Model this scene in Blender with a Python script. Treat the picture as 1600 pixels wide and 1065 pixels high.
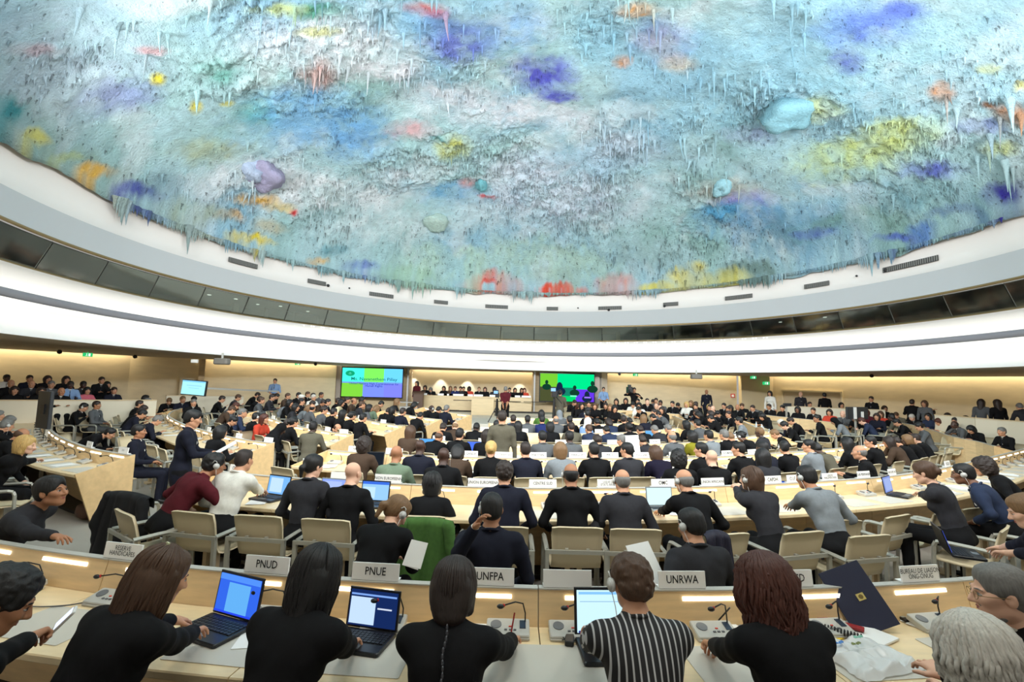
import bpy, math, random
import numpy as np
from mathutils import Matrix, Vector

random.seed(7)
rng = np.random.default_rng(11)
for o in list(bpy.data.objects):
    bpy.data.objects.remove(o)
SC = bpy.context.scene
COL = SC.collection
PI = math.pi

# ------------------------------------------------------------------ camera
FPX = 17 / 36 * 1600
PITCH = math.radians(5.41)
ROLL = math.radians(1.43)
EYE = np.array([0.0, 0.0, 2.18])
cF = np.array([0, math.cos(PITCH), math.sin(PITCH)])
cU0 = np.array([0, -math.sin(PITCH), math.cos(PITCH)])
cR0 = np.array([1.0, 0, 0])
cR = cR0 * math.cos(ROLL) + cU0 * math.sin(ROLL)
cU = cU0 * math.cos(ROLL) - cR0 * math.sin(ROLL)
cam_data = bpy.data.cameras.new('camera')
cam_data.lens = 17
cam_data.sensor_width = 36
cam_data.clip_start = 0.05
cam_data.clip_end = 200
cam = bpy.data.objects.new('camera', cam_data)
COL.objects.link(cam)
M = Matrix.Identity(4)
for i in range(3):
    M[i][0], M[i][1], M[i][2], M[i][3] = cR[i], cU[i], -cF[i], EYE[i]
cam.matrix_world = M
SC.camera = cam

# ------------------------------------------------------------------ view, world
SC.view_settings.view_transform = 'Standard'
SC.view_settings.look = 'None'
SC.view_settings.gamma = 1
SC.view_settings.use_curve_mapping = False
SC.view_settings.exposure = 0.22
SC.cycles.max_bounces = 6
SC.cycles.diffuse_bounces = 4
SC.cycles.glossy_bounces = 3
SC.cycles.transmission_bounces = 4
SC.cycles.transparent_max_bounces = 8
SC.cycles.use_denoising = True
SC.cycles.caustics_reflective = False
SC.cycles.caustics_refractive = False
SC.cycles.sample_clamp_indirect = 6
world = bpy.data.worlds.new('hall_air')  # even ambient fill, added to light the hall through its unbuilt back
SC.world = world
world.use_nodes = True
world.node_tree.nodes['Background'].inputs[0].default_value = (1.0, 0.97, 0.9, 1)
world.node_tree.nodes['Background'].inputs[1].default_value = 0.35

# ------------------------------------------------------------------ lamps added out of view
HC = np.array([1.2, 13.5])          # plan centre of the round opening


def aim(o, target):
    d = Vector(target) - o.location
    o.rotation_euler = d.to_track_quat('-Z', 'Y').to_euler()


def area_lamp(name, loc, target, size, power, col, sy=None):
    l = bpy.data.lights.new(name, 'AREA')
    l.energy = power
    l.color = col
    l.size = size
    if sy:
        l.shape = 'RECTANGLE'
        l.size_y = sy
    o = bpy.data.objects.new(name, l)
    COL.objects.link(o)
    o.location = loc
    aim(o, target)
    return o


# unseen wash lamps added round the dome's near side to brighten the painted ceiling
for deg in (198, 216, 234, 252, 270, 288, 306, 324, 342):
    a = math.radians(deg)
    x, y = HC[0] + 12.2 * math.cos(a), HC[1] + 12.2 * math.sin(a)
    if abs(x) / max(y, 0.1) < 1.05:
        y = min(y, abs(x) / 1.12)
    o = area_lamp('dome_wash_lamp', (x, y, 7.25), (HC[0] - 0.3 * (x - HC[0]), HC[1] + 6.5, 9.6), 0.45, 365, (0.96, 0.98, 1.0))
    o.data.spread = math.radians(150)
# overhead fill lamps added above the field of view to light the floor
for x, y, e in ((-5, 3.2, 155), (0.6, 2.2, 155), (6.5, 3.2, 155)):
    area_lamp('downlight_lamp', (x, y, 9.2), (x * 0.8, y + 5, 0), 1.6, e, (1.0, 0.95, 0.86))


# ------------------------------------------------------------------ projection helpers
def ray(u, v):
    return cF + cR * (u - 800) / FPX - cU * (v - 532.5) / FPX


def G(u, v, z):
    d = ray(u, v)
    return EYE + d * (z - EYE[2]) / d[2]


def FZ(y):
    """height of the gently rising floor"""
    return 0.055 * min(max(y - 13.0, 0.0), 10.0)


def GF(u, v, h):
    """point at height h over the floor, seen at u, v"""
    d = ray(u, v)
    t = (h - EYE[2]) / d[2]
    y = t * d[1]
    if t < 0 or y > 13:
        t = (h - 0.715 - EYE[2]) / (d[2] - 0.055 * d[1])
        y = t * d[1]
        if t < 0 or y > 23:
            t = (h + 0.55 - EYE[2]) / d[2]
            if t < 0 or t * d[1] > 26:
                t = 26 / d[1]
    return EYE + d * t


def proj(p):
    q = np.asarray(p, float) - EYE
    d = q @ cF
    return 800 + FPX * (q @ cR) / d, 532.5 - FPX * (q @ cU) / d


# ------------------------------------------------------------------ materials
MATS = {}


def lin(c):
    return tuple(((x / 255 + 0.055) / 1.055) ** 2.4 if x > 10 else x / 255 / 12.92 for x in c)


def mat(name, col, rough=0.6, metal=0.0, emit=None, es=0.0, bump=0.0, bscale=200.0, var=0.0, vscale=4.0, spec=0.5, stretch=None, alpha=1.0):
    if name in MATS:
        return MATS[name]
    m = bpy.data.materials.new(name)
    m.use_nodes = True
    nt = m.node_tree
    b = nt.nodes['Principled BSDF']
    c = lin(col)
    b.inputs['Base Color'].default_value = (*c, 1)
    b.inputs['Roughness'].default_value = rough
    b.inputs['Metallic'].default_value = metal
    b.inputs['Specular IOR Level'].default_value = spec
    if emit:
        b.inputs['Emission Color'].default_value = (*lin(emit), 1)
        b.inputs['Emission Strength'].default_value = es
    if alpha < 1:
        b.inputs['Alpha'].default_value = alpha
    if var or bump:
        tc = nt.nodes.new('ShaderNodeTexCoord')
        mp = nt.nodes.new('ShaderNodeMapping')
        if stretch:
            mp.inputs['Scale'].default_value = stretch
        nt.links.new(tc.outputs['Object'], mp.inputs[0])
    if var:
        n = nt.nodes.new('ShaderNodeTexNoise')
        n.inputs['Scale'].default_value = vscale
        n.inputs['Detail'].default_value = 6
        nt.links.new(mp.outputs[0], n.inputs['Vector'])
        mx = nt.nodes.new('ShaderNodeMix')
        mx.data_type = 'RGBA'
        mr = nt.nodes.new('ShaderNodeMapRange')
        mr.inputs[1].default_value = 0.3
        mr.inputs[2].default_value = 0.7
        nt.links.new(n.outputs['Fac'], mr.inputs[0])
        nt.links.new(mr.outputs[0], mx.inputs[0])
        mx.inputs[6].default_value = (*[max(0, x * (1 - var)) for x in c], 1)
        mx.inputs[7].default_value = (*[min(1, x * (1 + var)) for x in c], 1)
        nt.links.new(mx.outputs[2], b.inputs['Base Color'])
    if bump:
        n = nt.nodes.new('ShaderNodeTexNoise')
        n.inputs['Scale'].default_value = bscale
        n.inputs['Detail'].default_value = 4
        nt.links.new(mp.outputs[0], n.inputs['Vector'])
        bp = nt.nodes.new('ShaderNodeBump')
        bp.inputs['Strength'].default_value = bump
        bp.inputs['Distance'].default_value = 0.01
        nt.links.new(n.outputs['Fac'], bp.inputs['Height'])
        nt.links.new(bp.outputs[0], b.inputs['Normal'])
    MATS[name] = m
    return m


def emis(name, col, s):
    if name in MATS:
        return MATS[name]
    m = bpy.data.materials.new(name)
    m.use_nodes = True
    nt = m.node_tree
    nt.nodes.remove(nt.nodes['Principled BSDF'])
    e = nt.nodes.new('ShaderNodeEmission')
    e.inputs[0].default_value = (*lin(col), 1)
    e.inputs[1].default_value = s
    nt.links.new(e.outputs[0], nt.nodes['Material Output'].inputs[0])
    MATS[name] = m
    return m


WOOD = mat('maple_wood', (232, 200, 150), 0.35, var=0.1, vscale=3, stretch=(1.2, 1.2, 9), bump=0.02)
WOODTOP = mat('maple_worktop', (238, 214, 170), 0.3, var=0.06, vscale=5, stretch=(1, 5, 1))
WOODEND = mat('maple_end', (226, 192, 140), 0.4, var=0.08, vscale=14)
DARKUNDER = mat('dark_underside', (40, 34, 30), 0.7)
MATPAD = mat('grey_desk_mat', (205, 200, 188), 0.5)
LEDSTRIP = emis('desk_light', (255, 244, 222), 4.0)
METAL = mat('grey_metal', (172, 170, 158), 0.35, 0.25)
LEATHER = mat('beige_leather', (216, 199, 164), 0.5, bump=0.05, bscale=300)
BLACKP = mat('black_plastic', (18, 18, 20), 0.4)
GREYP = mat('grey_plastic', (190, 188, 180), 0.4)
WHITEP = mat('white_plastic', (235, 235, 230), 0.4)
PAPER = mat('paper', (245, 245, 242), 0.7)
PLATE = mat('plate_white', (250, 249, 245), 0.5)
INK = mat('black_ink', (20, 20, 20), 0.6)
GREYINK = mat('grey_ink', (150, 150, 150), 0.6)


# ------------------------------------------------------------------ mesh helpers
class MB:
    """collects shapes, each face with a material slot"""

    def __init__(s):
        s.v = []
        s.f = []
        s.m = []

    def add(s, vs, fs, m=0):
        n = len(s.v)
        s.v.extend([tuple(p) for p in vs])
        s.f.extend([tuple(i + n for i in f) for f in fs])
        s.m.extend([m] * len(fs))
        return s

    def box(s, c, d, m=0, R=None):
        x, y, z = d[0] / 2, d[1] / 2, d[2] / 2
        P = np.array([(-x, -y, -z), (x, -y, -z), (x, y, -z), (-x, y, -z), (-x, -y, z), (x, -y, z), (x, y, z), (-x, y, z)])
        if R is not None:
            P = P @ np.asarray(R).T
        P = P + np.asarray(c)
        return s.add(P, [(0, 3, 2, 1), (4, 5, 6, 7), (0, 1, 5, 4), (1, 2, 6, 5), (2, 3, 7, 6), (3, 0, 4, 7)], m)

    def rbox(s, c, d, r, m=0, R=None, n=3):
        """box with rounded vertical-plan corners and small top bevel"""
        x, y, z = d[0] / 2, d[1] / 2, d[2] / 2
        ring = []
        for cx, cy, a0 in ((x - r, y - r, 0), (-x + r, y - r, 90), (-x + r, -y + r, 180), (x - r, -y + r, 270)):
            for k in range(n + 1):
                a = math.radians(a0 + 90 * k / n)
                ring.append((cx + r * math.cos(a), cy + r * math.sin(a)))
        b = min(r, z) * 0.4
        lv = [(-z, b), (-z + b, 0), (z - b, 0), (z, b)]
        P = []
        for zz, ins in lv:
            for px, py in ring:
                P.append((px * (1 - ins / x), py * (1 - ins / y), zz))
        k = len(ring)
        F = [tuple(range(k - 1, -1, -1)), tuple(range(3 * k, 4 * k))]
        for j in range(3):
            for i in range(k):
                a, bb = j * k + i, j * k + (i + 1) % k
                F.append((a, bb, bb + k, a + k))
        P = np.array(P)
        if R is not None:
            P = P @ np.asarray(R).T
        return s.add(P + np.asarray(c), F, m)

    def tube(s, pts, r, m=0, n=8, caps=True):
        pts = [np.asarray(p, float) for p in pts]
        rs = r if hasattr(r, '__len__') else [r] * len(pts)
        P, F = [], []
        up = None
        for i, p in enumerate(pts):
            t = pts[min(i + 1, len(pts) - 1)] - pts[max(i - 1, 0)]
            t = t / (np.linalg.norm(t) + 1e-9)
            if up is None:
                up = np.array([0, 0, 1.0]) if abs(t[2]) < 0.9 else np.array([1.0, 0, 0])
            a = np.cross(up, t)
            a /= np.linalg.norm(a) + 1e-9
            b = np.cross(t, a)
            up = b
            for k in range(n):
                w = 2 * PI * k / n
                P.append(p + rs[i] * (a * math.cos(w) + b * math.sin(w)))
        for i in range(len(pts) - 1):
            for k in range(n):
                F.append((i * n + k, i * n + (k + 1) % n, (i + 1) * n + (k + 1) % n, (i + 1) * n + k))
        if caps:
            F.append(tuple(range(n - 1, -1, -1)))
            F.append(tuple(range((len(pts) - 1) * n, len(pts) * n)))
        return s.add(P, F, m)

    def ball(s, c, r, m=0, n=10, R=None):
        r = r if hasattr(r, '__len__') else (r, r, r)
        P, F = [], []
        h = n // 2
        for i in range(h + 1):
            a = PI * i / h
            for k in range(n):
                b = 2 * PI * k / n
                P.append((r[0] * math.sin(a) * math.cos(b), r[1] * math.sin(a) * math.sin(b), r[2] * math.cos(a)))
        for i in range(h):
            for k in range(n):
                F.append((i * n + k, (i + 1) * n + k, (i + 1) * n + (k + 1) % n, i * n + (k + 1) % n))
        P = np.array(P)
        if R is not None:
            P = P @ np.asarray(R).T
        return s.add(P + np.asarray(c), F, m)

    def disc(s, c, r, h, m=0, n=16, R=None):
        P = [(r * math.cos(2 * PI * k / n), r * math.sin(2 * PI * k / n), z) for z in (-h / 2, h / 2) for k in range(n)]
        F = [tuple(range(n - 1, -1, -1)), tuple(range(n, 2 * n))] + [(k, (k + 1) % n, n + (k + 1) % n, n + k) for k in range(n)]
        P = np.array(P)
        if R is not None:
            P = P @ np.asarray(R).T
        return s.add(P + np.asarray(c), F, m)

    def mesh(s, name, mats, smooth=False):
        me = bpy.data.meshes.new(name)
        me.from_pydata([tuple(map(float, p)) for p in s.v], [], s.f)
        for m in (mats if isinstance(mats, (list, tuple)) else [mats]):
            me.materials.append(m)
        if any(s.m):
            me.polygons.foreach_set('material_index', s.m)
        if smooth:
            me.polygons.foreach_set('use_smooth', [True] * len(me.polygons))
        me.update()
        return me


def npmesh(name, V, F, mats, mi=None, smooth=True):
    """V (n,3) array, F (m,4) array of quads"""
    me = bpy.data.meshes.new(name)
    V = np.asarray(V, np.float32)
    F = np.asarray(F, np.int32)
    k = F.shape[1]
    me.vertices.add(len(V))
    me.vertices.foreach_set('co', V.ravel())
    me.loops.add(F.size)
    me.loops.foreach_set('vertex_index', F.ravel())
    me.polygons.add(len(F))
    me.polygons.foreach_set('loop_start', np.arange(0, F.size, k, dtype=np.int32))
    me.polygons.foreach_set('loop_total', np.full(len(F), k, np.int32))
    for m in (mats if isinstance(mats, (list, tuple)) else [mats]):
        me.materials.append(m)
    if mi is not None:
        me.polygons.foreach_set('material_index', np.asarray(mi, np.int32))
    if smooth:
        me.polygons.foreach_set('use_smooth', np.ones(len(F), bool))
    me.update(calc_edges=True)
    return me


def ob(name, data, parent=None, loc=None, rz=None, label=None, cat=None, group=None, kind=None, mw=None):
    o = bpy.data.objects.new(name, data)
    COL.objects.link(o)
    if parent is not None:
        o.parent = parent
    if loc is not None:
        o.location = loc
    if rz is not None:
        o.rotation_euler = (0, 0, rz)
    if mw is not None:
        o.matrix_local = mw
    if label:
        o['label'] = label
    if cat:
        o['category'] = cat
    if group:
        o['group'] = group
    if kind:
        o['kind'] = kind
    return o


def rotm(ax, deg):
    return np.array(Matrix.Rotation(math.radians(deg), 3, ax))


def vnoise(P, scale, seed=0, octs=3):
    """cheap value noise on points (n,2 or 3) in 0..1"""
    P = np.asarray(P, float) * scale
    out = np.zeros(len(P))
    amp, tot = 1.0, 0.0
    for o in range(octs):
        Q = P * (2 ** o) + 17.3 * (o + 1) + seed * 7.7
        I = np.floor(Q).astype(np.int64)
        f = Q - I
        f = f * f * (3 - 2 * f)
        acc = np.zeros(len(P))
        d = P.shape[1]
        for c in range(2 ** d):
            w = np.ones(len(P))
            h = np.full(len(P), seed * 131 + o * 57, np.int64)
            for k in range(d):
                b = (c >> k) & 1
                w = w * (f[:, k] if b else 1 - f[:, k])
                h = (h * 1103515245 + (I[:, k] + b) * (374761393 + 668265 * k) + 12345) & 0x7fffffff
            h = (h ^ (h >> 13)) * 1274126177 & 0x7fffffff
            acc += w * ((h ^ (h >> 16)) & 0xffff) / 65535
        out += amp * acc
        tot += amp
        amp *= 0.55
    return out / tot

# ------------------------------------------------------------------ the hall
def ring_mesh(name, prof, mats, n=192, mi=None, a0=0.0, a1=2 * PI, smooth=True):
    """sweep of a profile [(r, z), ...] around the hall's centre"""
    closed = abs(a1 - a0 - 2 * PI) < 1e-6
    cols = n if closed else n + 1
    ang = a0 + (a1 - a0) * np.arange(cols) / n
    V = np.array([[(HC[0] + r * math.cos(a), HC[1] + r * math.sin(a), z) for (r, z) in prof] for a in ang]).reshape(-1, 3)
    k = len(prof)
    F, I = [], []
    for i in range(n):
        j = (i + 1) % cols
        for q in range(k - 1):
            F.append((i * k + q, i * k + q + 1, j * k + q + 1, j * k + q))
            I.append(mi[q] if mi else 0)
    return npmesh(name, V, F, mats, I, smooth)


CARPET = mat('pale_grey_carpet', (160, 155, 145), 0.9, bump=0.15, bscale=120, var=0.05, vscale=2)
STONE = mat('beige_stone_plaster', (216, 202, 170), 0.75, bump=0.35, bscale=2.2, var=0.06, vscale=1.6, stretch=(1, 1, 3.5))
WHITE = mat('white_paint', (232, 232, 230), 0.6)
OFFW = mat('warm_white_paint', (226, 220, 214), 0.65)
FASCIA = mat('grey_fascia', (182, 183, 183), 0.6)
SOFFIT = mat('taupe_soffit', (188, 176, 160), 0.7)
LIP = mat('grey_lip', (140, 140, 146), 0.6)
GOLD = mat('brass_trim', (150, 130, 90), 0.35, 0.6)
COVE = emis('cove_light', (255, 250, 240), 7)
WARM = emis('warm_cove_light', (255, 238, 200), 26.0)

fl = MB()
fl.add([(-30, -6, 0), (32, -6, 0), (32, 13, 0), (-30, 13, 0), (32, 23, 0.55), (-30, 23, 0.55), (32, 40, 0.55), (-30, 40, 0.55)], [(0, 1, 2, 3), (3, 2, 4, 5), (5, 4, 6, 7)])
ob('floor', fl.mesh('floor', CARPET), kind='structure')

# gallery ring
ob('trim_1', ring_mesh('lower_band', [(13.0, 3.1), (13.18, 3.16), (13.4, 3.35), (13.55, 3.6), (13.6, 3.85), (13.6, 4.2), (13.5, 4.4), (13.3, 4.62), (13.05, 4.68), (12.98, 4.71), (12.98, 4.75), (13.06, 4.77)], [WHITE, GOLD], mi=[0] * 9 + [1, 1]), kind='structure')
ob('trim_2', ring_mesh('cove_lip', [(12.98, 3.93), (12.9, 3.91), (12.86, 3.95), (12.86, 4.08), (12.9, 4.12), (12.98, 4.1), (12.99, 4.02), (12.98, 3.93)], LIP), kind='structure')
ob('cove_light_line', ring_mesh('cove_light_line', [(13.03, 3.955), (13.03, 4.075)], COVE), label='long white light line running behind the grey lip of the gallery band', cat='cove light')
ob('ceiling_soffit', ring_mesh('ceiling_soffit', [(13.0, 3.1), (13.05, 3.08), (14.2, 3.1), (15.2, 3.1)], SOFFIT), kind='structure')
ob('trim_3', ring_mesh('grey_fascia', [(12.62, 5.45), (12.55, 5.47), (12.6, 5.53), (12.95, 6.36)], [FASCIA, GOLD], mi=[1, 1, 0]), kind='structure')
ob('trim_4', ring_mesh('dome_cove', [(12.95, 6.36), (13.0, 6.38), (13.08, 6.8), (13.12, 7.2), (13.1, 7.7), (13.08, 8.0)], OFFW), kind='structure')
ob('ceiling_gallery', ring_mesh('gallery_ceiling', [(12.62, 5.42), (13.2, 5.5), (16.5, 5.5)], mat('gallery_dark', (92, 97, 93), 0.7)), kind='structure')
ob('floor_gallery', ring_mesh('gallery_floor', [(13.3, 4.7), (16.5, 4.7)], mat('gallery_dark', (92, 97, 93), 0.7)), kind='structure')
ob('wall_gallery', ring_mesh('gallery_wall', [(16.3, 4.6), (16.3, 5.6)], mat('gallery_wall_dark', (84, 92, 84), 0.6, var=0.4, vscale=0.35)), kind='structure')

# gallery window: glass panes leaning out, one per bay
GL = bpy.data.materials.new('gallery_glass')
GL.use_nodes = True
nt = GL.node_tree
nt.nodes.remove(nt.nodes['Principled BSDF'])
tr = nt.nodes.new('ShaderNodeBsdfTransparent')
tr.inputs[0].default_value = (0.55, 0.62, 0.58, 1)
gs = nt.nodes.new('ShaderNodeBsdfGlossy')
gs.inputs['Roughness'].default_value = 0.09
gs.inputs[0].default_value = (0.85, 0.9, 0.86, 1)
mx = nt.nodes.new('ShaderNodeMixShader')
mx.inputs[0].default_value = 0.42
tcn = nt.nodes.new('ShaderNodeTexCoord')
nn = nt.nodes.new('ShaderNodeTexNoise')
nn.inputs['Scale'].default_value = 0.7
bpn = nt.nodes.new('ShaderNodeBump')
bpn.inputs['Strength'].default_value = 0.12
bpn.inputs['Distance'].default_value = 0.1
nt.links.new(tcn.outputs['Object'], nn.inputs['Vector'])
nt.links.new(nn.outputs['Fac'], bpn.inputs['Height'])
nt.links.new(bpn.outputs[0], gs.inputs['Normal'])
nt.links.new(tr.outputs[0], mx.inputs[1])
nt.links.new(gs.outputs[0], mx.inputs[2])
nt.links.new(mx.outputs[0], nt.nodes['Material Output'].inputs[0])
NB = 44
for i in range(NB):
    a0, a1 = 2 * PI * i / NB, 2 * PI * (i + 1) / NB
    yy = HC[1] + 13 * math.sin((a0 + a1) / 2)
    xx = HC[0] + 13 * math.cos((a0 + a1) / 2)
    if yy < 3 or abs(xx) > yy * 1.35:
        continue
    w = ob('window_%d' % (i + 1), ring_mesh('pane', [(13.06, 4.76), (12.72, 5.46)], GL, n=4, a0=a0 + 0.002, a1=a1 - 0.002), kind='structure')
    mb = MB()
    for a in (a0,):
        p0 = (HC[0] + 13.07 * math.cos(a), HC[1] + 13.07 * math.sin(a), 4.76)
        p1 = (HC[0] + 12.73 * math.cos(a), HC[1] + 12.73 * math.sin(a), 5.47)
        mb.tube([p0, p1], 0.012, n=4)
    ob('window_frame', mb.mesh('window_frame', mat('mullion', (110, 112, 105), 0.4, 0.5)), parent=w)
# posts and booths inside the gallery
boothm = mat('booth_window_dark', (22, 26, 30), 0.2)
for k, deg in enumerate((50, 62, 71, 84, 97, 110, 128, 151, 33, 24)):
    a = math.radians(deg)
    x, y = HC[0] + 15.2 * math.cos(a), HC[1] + 15.2 * math.sin(a)
    ob('gallery_column', MB().box((0, 0, 0.4), (0.16, 0.22, 0.78)).mesh('gallery_column', mat('gallery_post', (150, 142, 110), 0.6)), loc=(x, y, 4.71), rz=a, kind='structure')
a = math.radians(151 - 9)
bw = ob('gallery_booth', None, loc=(HC[0] + 14.6 * math.cos(a), HC[1] + 14.6 * math.sin(a), 4.71), rz=a + PI / 2, label='interpreters booth with two dark panes and a blue lit sign behind gallery glass', cat='booth')
ob('frame', MB().box((0, 0, 0.36), (2.6, 0.1, 0.72)).mesh('frame', mat('booth_grey', (120, 122, 120), 0.5)), bw)
for sx in (-0.62, 0.62):
    ob('pane', MB().box((sx, 0.07, 0.36), (1.1, 0.03, 0.6)).mesh('pane', boothm), bw)
    ob('pane', MB().box((sx, -0.07, 0.36), (1.1, 0.03, 0.6)).mesh('pane', boothm), bw)
ob('lit_sign', MB().box((0.2, 0.1, 0.2), (0.3, 0.02, 0.05)).box((0.2, -0.1, 0.2), (0.3, 0.02, 0.05)).mesh('lit_sign', emis('blue_sign', (60, 60, 255), 2)), bw)
# small lamps in the gallery ceiling
LG = MB().disc((0, 0, 0), 0.07, 0.02, n=10).mesh('gallery_downlight', emis('gallery_spot', (240, 245, 235), 1.6))
for k, (deg, r) in enumerate(((158, 14.2), (154, 14.0), (149, 14.4), (146, 13.9), (140, 14.2), (30, 14.1), (38, 14.3))):
    a = math.radians(deg)
    ob('gallery_downlight', LG, loc=(HC[0] + r * math.cos(a), HC[1] + r * math.sin(a), 5.485), label='small round downlight glowing in the dark gallery ceiling', cat='downlight', group='gallery ceiling downlights')
# tiny lamps (desk points of light) along the gallery rail
DOT = MB().ball((0, 0, 0), 0.016, n=6).mesh('point_light_dot', emis('dot_white', (255, 255, 250), 5))
q = 0
for deg in np.arange(38, 144, 1.05):
    a = math.radians(deg + 0.25 * math.sin(deg * 3))
    ob('star_light', DOT, loc=(HC[0] + 13.02 * math.cos(a), HC[1] + 13.02 * math.sin(a), 4.66), label='tiny white point light set in the top of the gallery band', cat='point light', group='point lights along the gallery band')

# vents and sensors on the dome cove
VENT = MB()
for i in range(26):
    VENT.box((-0.6 + i * 0.048, -0.035, 0), (0.02, 0.012, 0.17))
VENT.box((0, -0.02, 0), (1.25, 0.02, 0.19), 1)
VENTM = VENT.mesh('ceiling_vent', [mat('vent_slat', (120, 120, 116), 0.5), mat('vent_dark', (60, 60, 58), 0.8)])
vents = [(380, 411, 1.0), (495, 441, 0.7), (596, 461, 1.0), (689, 472, 0.6), (776, 479, 1.0), (863, 482, 0.5), (953, 481, 1.0), (1048, 475, 0.6), (1154, 464, 1.0), (1276, 445, 0.8), (1421, 413, 1.5)]


def ring_point(u, v, r):
    d = ray(u, v)
    o = EYE[:2] - HC
    A = d[0] ** 2 + d[1] ** 2
    B = 2 * (o @ d[:2])
    C = o @ o - r * r
    t = (-B + math.sqrt(B * B - 4 * A * C)) / 2 / A
    return EYE + d * t


for k, (u, v, s) in enumerate(vents):
    p = ring_point(u, v, 13.0)
    a = math.atan2(p[1] - HC[1], p[0] - HC[0])
    place = ['beside the painted edge nearest the dark gallery', 'short one beside a small camera', 'long one under the grey-green drips', 'short one under the rusty drips', 'long one under the red drips', 'shortest one of all', 'long one with a dark sensor below', 'short one ending in a dark sensor', 'long one below the yellow patch', 'middle-length one below dark green drips', 'longest one of all, below the blue point'][k]
    o = ob('air_vent', VENTM, loc=p, rz=a - PI / 2, label='grey slotted air vent in white cove, ' + place, cat='vent', group='air vents round the dome')
    o.scale = (s, 1, 1)
SENS = MB().ball((0, -0.02, 0), 0.07, n=10).mesh('dome_camera', BLACKP, True)
for k, (u, v) in enumerate([(513, 446), (546, 450), (903, 481), (951, 484), (1038, 478), (1338, 431), (1383, 422)]):
    p = ring_point(u, v, 13.0)
    o = ob('dome_camera', SENS, loc=p, label='tiny black dome camera on the white cove ring, ' + ['by the second short vent', 'alone above the grey fascia', 'alone above the podium television', 'under a long vent', 'at the end of a short vent', 'alone under dark green drips', 'beside the longest vent'][k], cat='camera', group='dome cameras round the cove')
    o.scale = (0.6, 0.6, 0.6) if k in (1, 2, 5) else (1, 1, 1)

# ---- outer walls, as a plan polyline with corners; cove slot lights the top of each
SOFF = 3.1


def wall_run(name, pts, z1=3.55, z0=0.0, m=STONE, sub=1, lit=True):
    pts = [np.array(p, float) for p in pts]
    mb = MB()
    for a, b in zip(pts[:-1], pts[1:]):
        n = max(1, int(np.linalg.norm(b - a) / 2.0)) * sub
        for i in range(n):
            p, q = a + (b - a) * i / n, a + (b - a) * (i + 1) / n
            t = (b - a) / np.linalg.norm(b - a)
            nn_ = np.array([t[1], -t[0]]) * 0.0
            mb.add([(*p, z0), (*q, z0), (*q, z1), (*p, z1)], [(0, 1, 2, 3)])
    o = ob(name, mb.mesh(name, m), kind='structure')
    if lit:
        lb = MB()
        for a, b in zip(pts[:-1], pts[1:]):
            t = (b - a) / np.linalg.norm(b - a)
            inn = np.array([t[1], -t[0]])
            if inn @ (HC - a) < 0:
                inn = -inn
            p0, q0 = a + t * 0.05 + inn * 0.13, b - t * 0.05 + inn * 0.13
            p1, q1 = p0 + inn * 0.14, q0 + inn * 0.14
            lb.add([(*p0, z1 - 0.06), (*p1, z1 - 0.06), (*q1, z1 - 0.06), (*q0, z1 - 0.06)], [(0, 1, 2, 3)])
        l = ob('wall_wash_light', lb.mesh('wall_wash_light', WARM), label='hidden warm light line grazing the ' + name.replace('_', ' ').replace('left', 'parapet-side').replace('right', 'door-side') + ' from its ceiling slot', cat='cove light')
    return o


WL = [(-22.5, 6), (-21.3, 12), (-19.0, 17.9), (-16.6, 21.1)]
wall_run('wall_left', WL)
wall_run('wall_left_return', [(-16.6, 21.1), (-15.2, 22.2), (-14.25, 22.6)], lit=False, z1=3.3)
wall_run('wall_left_inner', [(-14.25, 22.6), (-9.6, 26.6)])
wall_run('wall_podium', [(-6.3, 30.6), (4.6, 30.9)], lit=True, m=mat('podium_wall_cloth', (206, 196, 172), 0.8, bump=0.2, bscale=4, stretch=(1, 1, 5)))
wall_run('wall_right_inner', [(5.55, 28.6), (12.7, 27.3)])
wall_run('wall_right', [(14.7, 27.2), (18.2, 23.4), (20.9, 19.6), (22.8, 15), (24, 8)])
wall_run('wall_right_return', [(13.5, 27.9), (14.7, 27.2)], lit=False)
# soffit from the ring out to the slot of the walls
outer = [(-23, -2), (-22.2, 6.1), (-21.0, 12.1), (-18.75, 18.0 - 0.25), (-16.45, 20.8), (-15.1, 21.9), (-14.2, 22.25), (-9.75, 26.1), (-9.3, 26.4), (-6.3, 27.6), (-6.3, 30.25), (4.6, 30.5), (4.6, 28.6), (5.5, 28.3), (12.65, 26.98), (13.5, 27.9), (14.5, 26.95), (17.9, 23.2), (20.6, 19.5), (22.5, 14.9), (23.7, 8), (24, -2)]
sm = MB()
P, F = [], []
for x, y in outer:
    d = np.array([x, y]) - HC
    dn = d / np.linalg.norm(d)
    q0 = HC + dn * 15.15
    if np.linalg.norm(d) < 15.3:
        q0 = HC + dn * (np.linalg.norm(d) - 0.1)
    P += [(*q0, SOFF), (x, y, SOFF), (x, y, SOFF + 0.12), (*q0, SOFF + 0.5)]
for i in range(len(outer) - 1):
    k = i * 4
    F += [(k, k + 1, k + 5, k + 4), (k + 1, k + 2, k + 6, k + 5)]
sm.add(P, F)
ob('ceiling_perimeter', sm.mesh('ceiling_perimeter', SOFFIT), kind='structure')
sl = MB()
so = [(x, y) for x, y in [(-23.5, -2), (-23, 6), (-21.8, 12), (-19.4, 18.1), (-16.8, 21.5), (-14.2, 23), (-9.6, 27), (-6.3, 31), (5, 31.3), (12.7, 28.2), (15.1, 27.6), (18.6, 23.7), (21.3, 19.8), (23.3, 15), (24.5, 8), (25, -2)]]
P, F = [], []
for x, y in so:
    d = np.array([x, y]) - HC
    P += [(*(HC + d / np.linalg.norm(d) * 14.0), 3.62), (x, y, 3.62)]
for i in range(len(so) - 1):
    F.append((i * 2, i * 2 + 1, i * 2 + 3, i * 2 + 2))
sl.add(P, F)
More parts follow.
